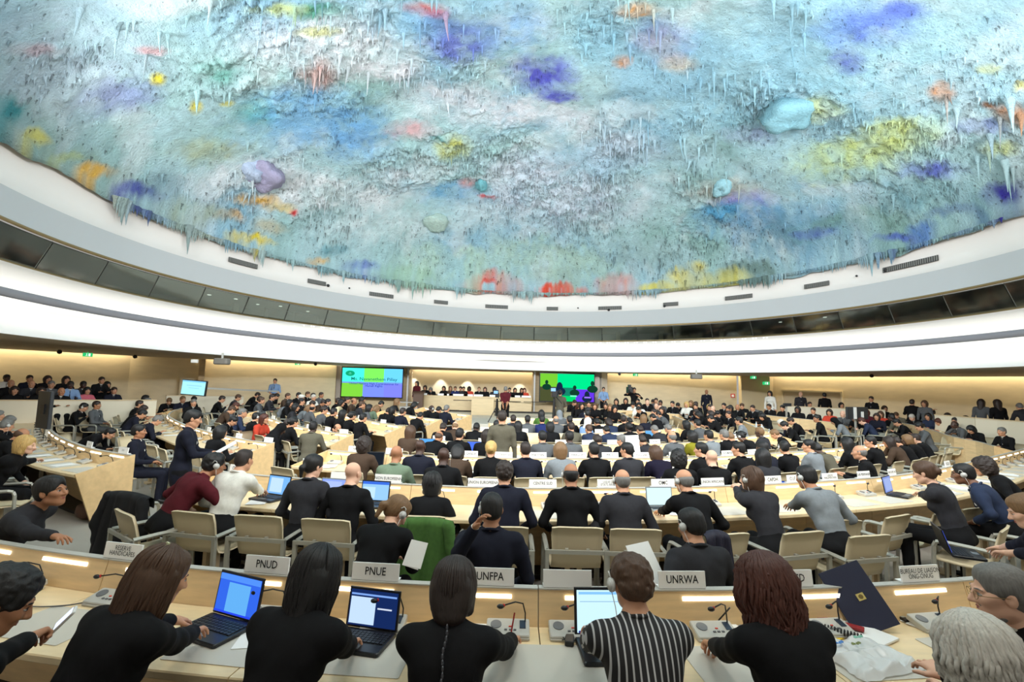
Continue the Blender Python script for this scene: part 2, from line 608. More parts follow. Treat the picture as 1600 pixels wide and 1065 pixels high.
ob('ceiling_slab', sl.mesh('ceiling_slab', SOFFIT), kind='structure')

# ---- floor levels towards the podium
STG = mat('stage_carpet', (206, 200, 186), 0.9, bump=0.1, bscale=100)
mb = MB().box((-0.8, 22.9, 0.34), (8.4, 4.4, 0.5))
ob('floor_stage', mb.mesh('floor_stage', STG), kind='structure')
mb = MB().box((-0.9, 28.2, 0.4), (10.2, 5.6, 0.8)).box((-0.9, 25.2, 0.35), (9.8, 0.5, 0.68))
ob('floor_dais', mb.mesh('floor_dais', mat('dais_carpet', (176, 168, 150), 0.9)), kind='structure')

WOODW = mat('maple_wall', (214, 190, 148), 0.45, var=0.08, vscale=2, stretch=(1, 1, 8))
GREYSLAB = mat('brushed_grey_slab', (168, 158, 146), 0.4, 0.3)


def quad_wall(name, p, q, z0, z1, m, th=0.12, **k):
    p, q = np.array(p, float), np.array(q, float)
    c = (p + q) / 2
    L = np.linalg.norm(q - p)
    a = math.atan2(*(q - p)[::-1])
    return ob(name, MB().box((0, 0, (z0 + z1) / 2), (L, th, z1 - z0)).mesh(name, m), loc=(c[0], c[1], 0), rz=a, kind='structure', **k)


quad_wall('wall_screen_left', (-9.75, 27.3), (-5.9, 27.75), 0, 3.12, WOODW)
quad_wall('wall_screen_right', (1.35, 27.9), (5.3, 27.9), 0, 3.12, WOODW)
quad_wall('wall_recess_left', (-5.9, 27.8), (-6.3, 30.7), 0, 3.3, GREYSLAB)
quad_wall('wall_recess_right', (1.3, 28.0), (1.5, 30.9), 0, 3.3, WOODW)
for k, z in enumerate((1.3, 1.95, 2.6)):
    quad_wall('trim_%d' % (10 + k), (-10.35, 27.15), (-9.75, 27.22), z - 0.62, z + 0.0, WOODW, th=0.3)
quad_wall('trim_14', (-10.35, 27.15), (-9.75, 27.22), 2.62, 3.12, WOODW, th=0.3)
quad_wall('trim_15', (-10.35, 27.15), (-9.75, 27.22), 0, 0.66, WOODW, th=0.3)
quad_wall('trim_16', (-9.7, 27.05), (-9.45, 27.1), 1.3, 3.1, GREYSLAB, th=0.5)
quad_wall('trim_17', (4.72, 27.6), (5.0, 27.6), 1.36, 3.1, GREYSLAB, th=0.5)
quad_wall('trim_18', (5.1, 27.7), (5.5, 28.1), 0, 3.12, mat('white_pillar', (220, 214, 200), 0.6), th=0.2)
quad_wall('trim_19', (-5.88, 27.5), (-5.8, 27.5), 0.6, 3.1, WHITE, th=0.1)
quad_wall('trim_20', (1.3, 27.6), (1.38, 27.6), 0.6, 3.1, WHITE, th=0.1)
quad_wall('trim_21', (12.75, 27.0), (14.2, 26.8), 0, 3.12, mat('beige_pillar', (222, 206, 168), 0.7, bump=0.1, bscale=3), th=0.5)
quad_wall('trim_22', (-14.3, 22.2), (-14.1, 22.32), 0, 3.12, WOODW, th=0.35)


# ---- televisions
TVN = []


def tv_material(name, blocks, base, s=1.15):
    """screen split in flat colour blocks along object x (0..1) and z (0..1)"""
    TVN.append(1)
    return [emis('%s_%d_%d' % (name, len(TVN), i), c, s) for i, c in enumerate([base] + [b[4] for b in blocks])]


def text_ob(name, s, size, m, parent=None, loc=(0, 0, 0), rot=(PI / 2, 0, 0), sx=1.0, ext=0.0, ls=1.0):
    c = bpy.data.curves.new(name, 'FONT')
    c.body = s
    c.size = size
    c.align_x = 'CENTER'
    c.align_y = 'CENTER'
    c.extrude = ext
    c.space_line = ls
    c.resolution_u = 2
    c.offset = size * 0.008 if size > 0.055 else 0
    c.materials.append(m)
    tmp = bpy.data.objects.new('tmp', c)
    COL.objects.link(tmp)
    bpy.context.view_layer.update()
    me = bpy.data.meshes.new_from_object(tmp.evaluated_get(bpy.context.evaluated_depsgraph_get()))
    me.name = name
    bpy.data.objects.remove(tmp)
    o = ob(name, me, parent)
    o.location = loc
    o.rotation_euler = rot
    o.scale = (sx, 1, 1)
    return o


def tv(name, p, q, z0, z1, blocks, base, label, s=1.15, cat='television', tilt=0.0):
    p, q = np.array(p, float), np.array(q, float)
    c = (p + q) / 2
    L = float(np.linalg.norm(q - p))
    H = z1 - z0
    r = ob(name, None, loc=(c[0], c[1], (z0 + z1) / 2), label=label, cat=cat)
    r.rotation_euler = (tilt, 0, math.atan2(*(q - p)[::-1]))
    ob('casing', MB().rbox((0, 0.05, 0), (L, 0.1, H), 0.03).mesh('casing', mat('tv_black', (14, 14, 22), 0.3)), r)
    mm = tv_material(name + '_block', blocks, base, s)
    mb = MB()
    e = 0.03 * L ** 0.5
    W, Hh = L - 2 * e, H - 2 * e
    mb.box((0, -0.006, 0), (W, 0.008, Hh))
    for i, (x0, z0_, x1, z1_, _) in enumerate(blocks):
        mb.box((-W / 2 + W * (x0 + x1) / 2, -0.0115 - 0.0006 * i, -Hh / 2 + Hh * (z0_ + z1_) / 2), (W * (x1 - x0), 0.004, Hh * (z1_ - z0_)), i + 1)
    scr = ob('screen', mb.mesh('screen', mm), r)
    return r, scr, W, Hh


b1 = [(0, 0.5, 0.36, 1, (70, 240, 215)), (0.36, 0.5, 0.69, 1, (120, 235, 90)), (0.69, 0.5, 1, 1, (100, 200, 245)), (0, 0, 0.35, 0.5, (120, 200, 60)), (0.35, 0.0, 0.7, 0.5, (115, 135, 245)), (0.7, 0.0, 1, 0.5, (120, 125, 245)), (0.0, 0.47, 1, 0.52, (110, 150, 220))]
r, scr, W, Hh = tv('television', (-9.36, 26.75), (-5.98, 26.98), 1.38, 3.06, b1, (120, 140, 230), 'large wall television split in cyan, green, blue and violet blocks with a name')
INKT = emis('screen_ink_teal', (10, 110, 110), 0.9)
INKB = emis('screen_ink_navy', (40, 60, 150), 0.9)
text_ob('lettering', 'Ms. Navanethem Pillay', 0.24, INKT, scr, (0.1, -0.025, Hh * 0.12), sx=1.15, ext=0.003)
text_ob('lettering', 'United Nations High Commissioner for\nHuman Rights', 0.16, INKB, scr, (0.1, -0.025, -Hh * 0.08), sx=1.05, ext=0.003, ls=0.75)
eb = MB()
eb.ball((-W / 2 + 0.42, -0.022, Hh / 2 - 0.3), (0.25, 0.004, 0.15), n=20)
ob('emblem', eb.mesh('emblem', emis('emblem_green', (20, 170, 120), 0.9)), scr)
eb = MB()
for k in range(7):
    a = PI * k / 6
    eb.box((-W / 2 + 0.42 + 0.07 * math.cos(a + PI), -0.028, Hh / 2 - 0.3 + 0.06 * math.sin(a + PI)), (0.03, 0.003, 0.02))
eb.box((-W / 2 + 0.42, -0.028, Hh / 2 - 0.28), (0.07, 0.003, 0.07))
ob('emblem_mark', eb.mesh('emblem_mark', emis('emblem_pale', (90, 220, 180), 0.9)), scr)

b2 = [(0, 0.5, 0.32, 1, (110, 190, 50)), (0.32, 0.45, 1, 1, (0, 215, 130)), (0, 0, 0.33, 0.52, (70, 75, 45)), (0.33, 0.0, 0.66, 0.22, (0, 200, 100)), (0.66, 0.0, 1, 0.45, (95, 50, 215)), (0.33, 0.2, 0.66, 0.5, (20, 120, 95))]
r, scr, W, Hh = tv('television', (1.57, 26.9), (4.66, 26.9), 1.4, 3.02, b2, (0, 200, 120), 'large wall television showing green and violet tinted people seated at a table')
fig = MB()
for fx, fz, s, m in ((0.12, 0.5, 1.0, 0), (0.36, 0.34, 1.35, 1), (0.64, 0.3, 1.1, 0), (0.87, 0.1, 1.1, 1), (0.97, 0.45, 1.2, 0)):
    x, z = -W / 2 + W * fx, -Hh / 2 + Hh * fz
    fig.ball((x, -0.02, z + 0.28 * s), (0.09 * s, 0.004, 0.12 * s), m, 12)
    if m == 1:
        fig.ball((x, -0.019, z + 0.2 * s), (0.13 * s, 0.004, 0.2 * s), m, 12)
    fig.ball((x, -0.019, z + 0.02 * s), (0.25 * s, 0.004, 0.17 * s), m, 12)
ob('pictured_people', fig.mesh('pictured_people', [emis('fig_dark_green', (20, 70, 50), 0.8), emis('fig_dark_blue', (25, 45, 75), 0.8)]), scr)
fig = MB()
fig.box((-W / 2 + W * 0.62, -0.028, -Hh / 2 + Hh * 0.2), (0.36, 0.003, 0.08)).box((-W / 2 + W * 0.88, -0.028, -Hh / 2 + Hh * 0.16), (0.36, 0.003, 0.08), 1)
ob('pictured_plates', fig.mesh('pictured_plates', [emis('fig_plate_green', (120, 255, 200), 1), emis('fig_plate_violet', (160, 120, 255), 1)]), scr)

# small television standing out from the inner wall: image corners (284,593) (322,597) (320,620) (283,616)
pa, pb = G(284.5, 594.2, 2.05), G(322, 597.5, 2.0)
D0 = 16.0
pa = EYE + ray(284, 593) * D0
pb = EYE + ray(322.5, 597) * D0
pc = EYE + ray(283, 617) * D0
r, scr, W, Hh = tv('television', pa[:2], pb[:2], pc[2], pa[2], [(0.0, 0.9, 1, 1, (130, 205, 240)), (0.2, 0.62, 0.85, 0.68, (150, 215, 235)), (0.3, 0.45, 0.75, 0.49, (150, 215, 235))], (170, 240, 250), 'small wall television showing a pale cyan page with thin lines', s=1.0, tilt=-0.03)
r.rotation_euler.y = 0.06
ob('wall_arm', MB().box((0, 0.35, 0), (0.1, 0.5, 0.1)).box((0, 3.2, 0), (0.06, 5.6, 0.06)).mesh('wall_arm', GREYP), r)

# ---- doors
def door(n, p, q, z1=2.35, z0=0.35, col=(208, 192, 160)):
    p, q = np.array(p, float), np.array(q, float)
    c = (p + q) / 2
    L = float(np.linalg.norm(q - p))
    r = ob('door_%d' % n, None, loc=(c[0], c[1], z0), rz=math.atan2(*(q - p)[::-1]), kind='structure')
    ob('door_leaf', MB().box((0, 0, (z1 - z0) / 2), (L - 0.16, 0.05, z1 - z0 - 0.08)).mesh('door_leaf', mat('door_beige', col, 0.5)), r, kind='structure')
    ob('door_frame', MB().box((-L / 2 + 0.03, 0, (z1 - z0) / 2), (0.08, 0.1, z1 - z0)).box((L / 2 - 0.03, 0, (z1 - z0) / 2), (0.08, 0.1, z1 - z0)).box((0, 0, z1 - z0 - 0.02), (L, 0.1, 0.08)).mesh('door_frame', mat('door_frame', (228, 214, 180), 0.5)), r, kind='structure')
    ob('door_handle', MB().tube([(L / 2 - 0.2, -0.04, 1.0), (L / 2 - 0.2, -0.09, 1.0), (L / 2 - 0.34, -0.09, 1.0)], 0.012).mesh('door_handle', METAL), r, kind='structure')
    return r


door(1, (14.95, 26.75), (16.9, 24.75))
door(2, (-15.0, 22.05), (-14.35, 22.35), 2.2)


# ---- exit signs, small wall items
def wall_item(name, u, v, z, mb, mats, label, cat, yaw=0.0, s=1.0, group=None):
    p = G(u, v, z)
    o = ob(name, mb.mesh(name, mats), loc=p, rz=yaw, label=label, cat=cat, group=group)
    o.scale = (s, s, s)
    return o


EXG = emis('exit_green', (40, 190, 110), 1.0)
EXW = emis('exit_white', (220, 250, 235), 1.2)


def exit_sign(u, v, D, lab, w=0.27):
    p = EYE + ray(u, v) * D
    q = G(u, v, 2.94)
    if 12 < q[1] < 27.5 and D < 24.6:
        p = q
    r = ob('exit_sign', None, loc=p, label=lab, cat='exit sign')
    r.rotation_euler = (0, 0, -math.atan2(p[0], p[1]))
    ob('sign_body', MB().box((0, 0, 0), (w, 0.05, w * 0.5)).box((0, 0.0, w * 0.32), (0.02, 0.02, w * 0.2)).mesh('sign_body', EXG), r)
    pic = MB()
    k = w
    pic.ball((-0.1 * k, -0.03, 0.14 * k), (0.04 * k, 0.004, 0.04 * k), n=8)
    pic.box((-0.1 * k, -0.03, 0.02 * k), (0.06 * k, 0.004, 0.16 * k)).box((-0.16 * k, -0.03, -0.12 * k), (0.12 * k, 0.004, 0.04 * k)).box((-0.05 * k, -0.03, -0.12 * k), (0.04 * k, 0.004, 0.14 * k))
    pic.box((0.18 * k, -0.03, 0), (0.2 * k, 0.004, 0.36 * k))
    ob('sign_pictogram', pic.mesh('sign_pictogram', EXW), r)


exit_sign(137, 554, 17.3, 'green exit sign on the pale wall above the raised parapet seats')
exit_sign(465, 568, 25.0, 'green exit sign above the bareheaded guard in light blue')
exit_sign(993, 585.5, 26.0, 'green exit sign above the cameraman with shoulder camera')
exit_sign(1177, 589.5, 24.5, 'green exit sign beside the beige pillar top')
exit_sign(1197, 598.5, 26.2, 'pale green exit sign above the beige double door', 0.34)
spk = MB()
spk.rbox((0, 0, 0), (0.5, 0.3, 0.22), 0.08).box((0, 0, 0.2), (0.05, 0.05, 0.2), 1)
spm = spk.mesh('ceiling_speaker', [mat('speaker_grey', (120, 116, 108), 0.5), GREYP])
for (u, v, D, lab) in ((347, 564.5, 17, 'grey ceiling projector box above the small cyan television'), (1088, 588, 22.0, 'grey ceiling projector box hanging over the wall between cameraman and pillar')):
    ob('ceiling_projector', spm, loc=EYE + ray(u, v) * D, label=lab, cat='projector')
bl = MB().ball((0, 0, 0), 0.08, n=10)
blm = bl.mesh('dome_camera', BLACKP, True)
for u, v, D, lab in ((93, 549.5, 15.5, 'small black dome camera under soffit before the exit sign'), (211, 557, 16.5, 'small black dome camera at the corner of the lit wall'), (493, 568.5, 22.5, 'small black dome camera by the wooden pier near television'), (968, 584, 24.5, 'small black dome camera under soffit above guard'), (365, 568, 18, 'small black dome camera under soffit by the grey projector'), (1362, 587, 19, 'small black dome camera under soffit above standing delegates')):
    ob('dome_camera', blm, loc=G(u, v, 3.03) if 10 < G(u, v, 3.03)[1] < 26 else EYE + ray(u, v) * D, label=lab, cat='camera')
p = EYE + ray(1145, 618) * 27.2
ob('fire_alarm', MB().box((0, 0, 0), (0.22, 0.06, 0.22)).box((0, -0.04, 0), (0.12, 0.02, 0.12), 1).mesh('fire_alarm', [mat('alarm_red', (200, 50, 40), 0.5), PLATE]), loc=p, rz=-0.4, label='small red fire alarm box on the stone wall beside the pillar', cat='fire alarm')
p = EYE + ray(304, 564) * 17
ob('wall_box', MB().rbox((0, 0, 0), (0.22, 0.1, 0.12), 0.02).mesh('wall_box', WHITEP), loc=p, label='small white emergency box on the wall beside the wooden pier', cat='box')

# podium wall scallops of light: three real spotlights over the wall
for x in (-4.9, -3.6, -2.0, 2.9):
    pass
for u in (645, 688, 730, 813):
    p = EYE + ray(u, 576) * 29.0
    l = bpy.data.lights.new('podium_spot', 'SPOT')
    l.energy = 110
    l.color = (1, 0.95, 0.85)
    l.spot_size = math.radians(62)
    l.spot_blend = 0.5
    l.shadow_soft_size = 0.05
    o = bpy.data.objects.new('podium_spot', l)
    COL.objects.link(o)
    o.location = (p[0] * 30.1 / 29, 30.15, 3.0)
    aim(o, (o.location.x, 30.7, 1.2))

# ------------------------------------------------------------------ the painted dome
DZ, DH, DR = 7.35, 5.6, 12.95


def dome_hit(u, v):
    d = ray(u, v)
    o = np.array([(EYE[0] - HC[0]) / DR, (EYE[1] - HC[1]) / DR, (EYE[2] - DZ) / DH])
    e = np.array([d[0] / DR, d[1] / DR, d[2] / DH])
    A, B, C = e @ e, 2 * o @ e, o @ o - 1
    dis = B * B - 4 * A * C
    if dis < 0:
        t = -B / 2 / A
    else:
        t = (-B + math.sqrt(dis)) / 2 / A
    return EYE + d * t


# paint patches: (u, v, half width, half height) in the photograph -> a patch in plan on the dome
PATCH = [
    (100, 80, 190, 90, (176, 200, 216), .8), (40, 200, 90, 70, (120, 160, 155), .8), (120, 250, 110, 35, (140, 168, 150), .8),
    (10, 172, 40, 22, (30, 140, 150), .9), (55, 206, 26, 11, (215, 205, 80), .9), (105, 235, 25, 9, (190, 200, 80), .8), (150, 259, 32, 12, (245, 180, 50), 1),
    (212, 294, 46, 15, (48, 48, 165), 1), (262, 285, 40, 25, (110, 145, 160), .7), (246, 122, 13, 10, (235, 220, 50), 1), (305, 160, 10, 12, (225, 210, 60), 1), (355, 157, 11, 5, (225, 215, 70), .9),
    (340, 105, 34, 20, (70, 160, 140), .7), (403, 176, 36, 20, (60, 165, 135), .75), (192, 145, 62, 25, (120, 130, 190), .7), (237, 72, 28, 8, (225, 140, 140), .6), (60, 70, 50, 10, (215, 160, 170), .5),
    (330, 228, 60, 20, (170, 178, 130), .7), (480, 175, 100, 50, (105, 172, 225), .8), (560, 205, 60, 35, (85, 155, 220), .7), (390, 30, 90, 40, (150, 200, 230), .7), (520, 60, 130, 40, (232, 238, 244), .85),
    (500, 110, 28, 22, (228, 150, 130), .7), (500, 15, 45, 14, (40, 155, 120), .9), (435, 12, 45, 10, (210, 226, 130), .8), (498, 45, 35, 7, (226, 226, 130), .8), (665, 8, 34, 11, (225, 85, 45), 1),
    (720, 60, 60, 33, (80, 90, 200), .85), (690, 28, 55, 22, (90, 130, 205), .7), (848, 112, 48, 28, (70, 68, 200), .95), (872, 146, 32, 12, (66, 64, 200), .9), (800, 45, 60, 40, (130, 180, 230), .8),
    (645, 200, 38, 14, (238, 170, 175), .75), (710, 222, 27, 18, (205, 208, 80), .85), (685, 210, 12, 6, (40, 150, 160), .9),
    (600, 105, 65, 20, (240, 240, 246), .85), (700, 150, 80, 22, (232, 236, 244), .8), (800, 170, 80, 22, (236, 238, 246), .85), (900, 192, 60, 22, (230, 236, 246), .8), (965, 230, 60, 25, (228, 234, 246), .7),
    (996, 16, 30, 13, (238, 160, 60), .9), (972, 95, 14, 9, (240, 150, 40), 1), (1062, 95, 28, 14, (240, 190, 120), .85), (1035, 70, 30, 20, (235, 200, 160), .6), (930, 55, 50, 50, (140, 200, 222), .7),
    (400, 268, 100, 22, (235, 240, 244), .85), (500, 292, 80, 28, (238, 244, 248), .9), (600, 345, 90, 26, (222, 242, 246), .9), (705, 300, 55, 18, (90, 165, 215), .8), (760, 330, 80, 25, (205, 235, 240), .7),
    (400, 306, 38, 8, (245, 185, 55), .9), (360, 335, 24, 9, (235, 175, 70), .7), (440, 318, 24, 8, (240, 200, 80), .7), (385, 370, 42, 11, (238, 212, 50), 1), (300, 330, 60, 28, (165, 182, 158), .8), (420, 350, 30, 12, (200, 180, 130), .6),
    (460, 325, 7, 5, (230, 60, 60), 1), (497, 401, 16, 6, (240, 180, 60), .9), (520, 388, 24, 9, (40, 130, 150), .8), (565, 411, 26, 9, (70, 95, 190), .8), (640, 420, 60, 12, (125, 175, 145), .7), (768, 434, 48, 13, (225, 110, 90), .85), (760, 441, 32, 5, (220, 70, 50), .9),
    (885, 447, 85, 10, (232, 66, 40), 1), (962, 434, 30, 14, (235, 70, 45), 1), (1022, 443, 32, 9, (240, 222, 40), 1), (1082, 427, 42, 18, (245, 220, 20), 1), (1140, 421, 42, 14, (225, 210, 60), .9), (1090, 408, 16, 8, (245, 220, 30), .9),
    (870, 300, 140, 50, (214, 226, 242), .8), (820, 255, 60, 26, (225, 230, 242), .7), (752, 290, 15, 9, (90, 180, 190), .9), (762, 304, 14, 4, (230, 50, 40), 1), (730, 285, 14, 8, (220, 130, 120), .7),
    (1200, 150, 200, 80, (148, 206, 232), .75), (1330, 90, 260, 100, (144, 198, 216), .6), (1350, 38, 72, 30, (80, 110, 222), .85), (1410, 15, 40, 14, (80, 105, 215), .85), (1325, 88, 26, 18, (60, 60, 190), .8), (1040, 65, 50, 30, (130, 150, 215), .6),
    (1285, 160, 34, 20, (225, 228, 60), .5), (1400, 200, 62, 24, (222, 230, 70), .7), (1300, 250, 70, 28, (206, 224, 120), .65), (1355, 228, 60, 22, (214, 226, 90), .65), (1270, 178, 24, 12, (215, 220, 90), .5),
    (1470, 140, 20, 15, (225, 140, 55), .95), (1575, 172, 26, 18, (205, 125, 50), .95), (1543, 163, 10, 8, (190, 115, 50), .9), (1450, 258, 52, 13, (72, 76, 205), .85), (1530, 195, 40, 12, (95, 105, 205), .6),
    (1568, 295, 36, 17, (44, 36, 155), 1), (1500, 325, 52, 10, (50, 50, 150), .8), (1180, 335, 120, 30, (50, 135, 200), .7), (1120, 325, 40, 14, (40, 150, 205), .6), (1160, 305, 50, 12, (112, 100, 212), .75), (1250, 350, 110, 28, (92, 140, 160), .8),
    (1430, 300, 120, 25, (95, 150, 165), .75), (1270, 355, 34, 7, (60, 75, 200), .85), (1350, 338, 120, 20, (110, 152, 140), .7), (1440, 352, 22, 16, (50, 105, 205), .9), (1400, 365, 40, 7, (60, 80, 200), .8), (1180, 405, 60, 12, (90, 118, 105), .8),
    (1000, 395, 120, 25, (150, 184, 184), .75), (850, 395, 130, 26, (178, 212, 190), .7), (700, 400, 90, 22, (186, 220, 190), .6), (1545, 105, 18, 8, (215, 215, 80), .7), (1595, 131, 12, 6, (230, 215, 60), .8), (1560, 228, 28, 11, (200, 205, 90), .7),
    (950, 240, 200, 20, (160, 200, 225), .4), (620, 265, 40, 14, (235, 240, 246), .7), (600, 300, 60, 20, (240, 246, 250), .7), (1300, 40, 40, 20, (120, 170, 235), .6), (1210, 60, 90, 50, (150, 205, 230), .5), (870, 428, 50, 14, (150, 175, 150), .5),
    (1205, 182, 10, 6, (225, 140, 80), .9), (1150, 180, 40, 30, (140, 195, 215), .6), (1130, 290, 60, 16, (205, 190, 175), .6), (1170, 210, 50, 14, (160, 160, 215), .5), (620, 30, 60, 30, (110, 175, 205), .6),
]
PB = []
for (u, v, ru, rv, c, s) in PATCH:
    ctr = dome_hit(u, v)[:2]
    ex = (dome_hit(u + ru, v)[:2] - dome_hit(u - ru, v)[:2]) / 2
    ey = (dome_hit(u, v - rv)[:2] - dome_hit(u, v + rv)[:2]) / 2
    A = np.array([ex, ey]).T
    if abs(np.linalg.det(A)) < 1e-4:
        A = A + np.eye(2) * 0.15
    PB.append((ctr, np.linalg.inv(A), np.array(lin(c)), s))


def paint(XY):
    """real paint colour of the dome at plan points"""
    n1 = vnoise(XY, 0.35, 1, 4)
    n2 = vnoise(XY, 0.9, 2, 4)
    n3 = vnoise(XY, 2.6, 3, 3)
    base = np.array(lin((172, 210, 216)))
    c1 = np.array(lin((132, 186, 216)))
    c2 = np.array(lin((222, 236, 240)))
    c3 = np.array(lin((138, 184, 176)))
    C = np.repeat(base[None], len(XY), 0)

    def mixin(C, col, w):
        return C * (1 - w[:, None]) + col * w[:, None]
    C = mixin(C, c1, np.clip((n1 - 0.5) * 5, 0, 1) * 0.7)
    C = mixin(C, c3, np.clip((0.44 - n1) * 5, 0, 1) * 0.7)
    C = mixin(C, c2, np.clip((n2 - 0.55) * 6, 0, 1) * 0.5)
    wob = np.stack([vnoise(XY, 1.1, 5, 4) - 0.5, vnoise(XY, 1.1, 6, 4) - 0.5], 1) * 1.1
    fine = np.stack([vnoise(XY, 6, 8, 2) - 0.5, vnoise(XY, 6, 9, 2) - 0.5], 1) * 0.5
    for ctr, iA, col, s in PB:
        q = (XY + (wob + fine) * min(1.0, 0.6 / max(0.2, abs(np.linalg.det(iA)) ** 0.5)) - ctr) @ iA.T
        r = np.sqrt((q ** 2).sum(1))
        w = np.clip(1.55 - r * 1.15, 0, 1) * s
        w = w * (0.55 + 0.45 * np.clip((n3 - 0.36) * 4.0, 0, 1))
        C = mixin(C, col, w)
    sp = vnoise(XY, 7.0, 12, 2)
    C = C ** (1 - 0.12) * (0.95 + 0.35 * (sp[:, None] - 0.45))
    return np.clip(C, 0, 1)


def relief(XY):
    """downward relief in metres"""
    a = vnoise(XY, 0.5, 21, 3)
    b = vnoise(XY, 2.0, 22, 3)
    c = vnoise(XY, 6.0, 23, 2)
    rough = np.clip((vnoise(XY, 0.45, 24, 2) - 0.35) * 3, 0.15, 1)
    return 0.5 * (a - 0.4) + rough * (0.22 * np.maximum(b - 0.45, 0) * 2 + 0.16 * np.maximum(c - 0.5, 0) * 2) + 0.03


def dome_z(XY):
    r2 = ((XY - HC) ** 2).sum(1) / DR ** 2
    return DZ + DH * np.sqrt(np.clip(1 - r2, 0, 1))


NT, NR = 1000, 420
th = 2 * PI * np.arange(NT) / NT
rr = np.sin(np.linspace(0.0, 1, NR) * PI / 2)
rr[-1] = 0.9985
TH, RR = np.meshgrid(th, rr, indexing='ij')
XY = np.stack([HC[0] + DR * RR * np.cos(TH), HC[1] + DR * RR * np.sin(TH)], -1).reshape(-1, 2)
Z = dome_z(XY) - relief(XY)
edge = RR.reshape(-1) > 0.998
Z[edge] = DZ + 0.02 + 0.35 * (vnoise(XY[edge], 1.0, 31, 3) - 0.5) - 0.12
i = np.arange(NT)[:, None] * NR + np.arange(NR - 1)[None]
j = ((np.arange(NT) + 1) % NT)[:, None] * NR + np.arange(NR - 1)[None]
F = np.stack([i, i + 1, j + 1, j], -1).reshape(-1, 4)
PM = bpy.data.materials.new('dome_paint')
PM.use_nodes = True
nt = PM.node_tree
b = nt.nodes['Principled BSDF']
b.inputs['Roughness'].default_value = 0.75
at = nt.nodes.new('ShaderNodeAttribute')
at.attribute_name = 'paint'
nt.links.new(at.outputs['Color'], b.inputs['Base Color'])
tcn = nt.nodes.new('ShaderNodeTexCoord')
n1 = nt.nodes.new('ShaderNodeTexNoise')
n1.inputs['Scale'].default_value = 13
n1.inputs['Detail'].default_value = 8
n1.inputs['Roughness'].default_value = 0.7
nt.links.new(tcn.outputs['Object'], n1.inputs['Vector'])
bp = nt.nodes.new('ShaderNodeBump')
bp.inputs['Strength'].default_value = 1.0
bp.inputs['Distance'].default_value = 0.12
nt.links.new(n1.outputs['Fac'], bp.inputs['Height'])
nt.links.new(bp.outputs[0], b.inputs['Normal'])


def set_paint(me, C):
    a = me.color_attributes.new('paint', 'FLOAT_COLOR', 'POINT')
    a.data.foreach_set('color', np.concatenate([C, np.ones((len(C), 1))], 1).astype(np.float32).ravel())


dm = npmesh('painted_dome', np.concatenate([XY, Z[:, None]], 1), F, PM)
set_paint(dm, paint(XY))
dome = ob('ceiling', dm, kind='structure')

# hanging drips of plaster: little cones of many sizes, one mesh of the ceiling
def drips(XYc, R, L, lean, seg=5, tint=None):
    n = len(XYc)
    z0 = dome_z(XYc) - relief(XYc) + R * 0.7
    lv = np.array([0, 0.3, 0.65, 1.0])
    rf = np.array([1.0, 0.5, 0.26, 0.04])
    a = 2 * PI * np.arange(seg) / seg
    V = np.zeros((n, 4, seg, 3))
    for k in range(4):
        V[:, k, :, 0] = XYc[:, 0, None] + (R * rf[k])[:, None] * np.cos(a)[None] + (lean[:, 0] * L * lv[k] ** 1.5)[:, None]
        V[:, k, :, 1] = XYc[:, 1, None] + (R * rf[k])[:, None] * np.sin(a)[None] + (lean[:, 1] * L * lv[k] ** 1.5)[:, None]
        V[:, k, :, 2] = (z0 - L * lv[k])[:, None]
    base = np.arange(n)[:, None, None] * 4 * seg
    k = np.arange(3)[None, :, None] * seg
    s = np.arange(seg)[None, None]
    F = np.stack([base + k + s, base + k + seg + s, base + k + seg + (s + 1) % seg, base + k + (s + 1) % seg], -1).reshape(-1, 4)
    C = paint(XYc)
    if tint is not None:
        C = C * tint[:, None]
    C = np.repeat(C[:, None], 4 * seg, 1)
    return V.reshape(-1, 3), F, C.reshape(-1, 3)


N1 = 46000
r = DR * np.sqrt(rng.uniform(0.0, 0.995, N1))
# more of them near the far rim, where foreshortening packs them
t = rng.uniform(0, 2 * PI, N1)
Pc = np.stack([HC[0] + r * np.cos(t), HC[1] + r * np.sin(t)], 1)
Pc = Pc[Pc[:, 1] > 6]
dens = np.clip((vnoise(Pc, 0.45, 24, 2) - 0.3) * 3, 0.25, 1)
Pc = Pc[rng.uniform(0, 1, len(Pc)) < dens]
n = len(Pc)
sz = rng.gamma(1.6, 0.5, n)
big = vnoise(Pc, 0.5, 44, 2)
R_ = 0.02 + 0.018 * sz
L_ = (0.05 + 0.06 * sz) * (0.5 + 1.2 * np.clip((big - 0.4) * 3, 0, 1))
tint = np.where(rng.uniform(0, 1, n) < 0.5, rng.uniform(0.35, 0.7, n), rng.uniform(0.85, 1.15, n))
V1, F1, C1 = drips(Pc, R_, L_, rng.normal(0, 0.12, (n, 2)), tint=tint)
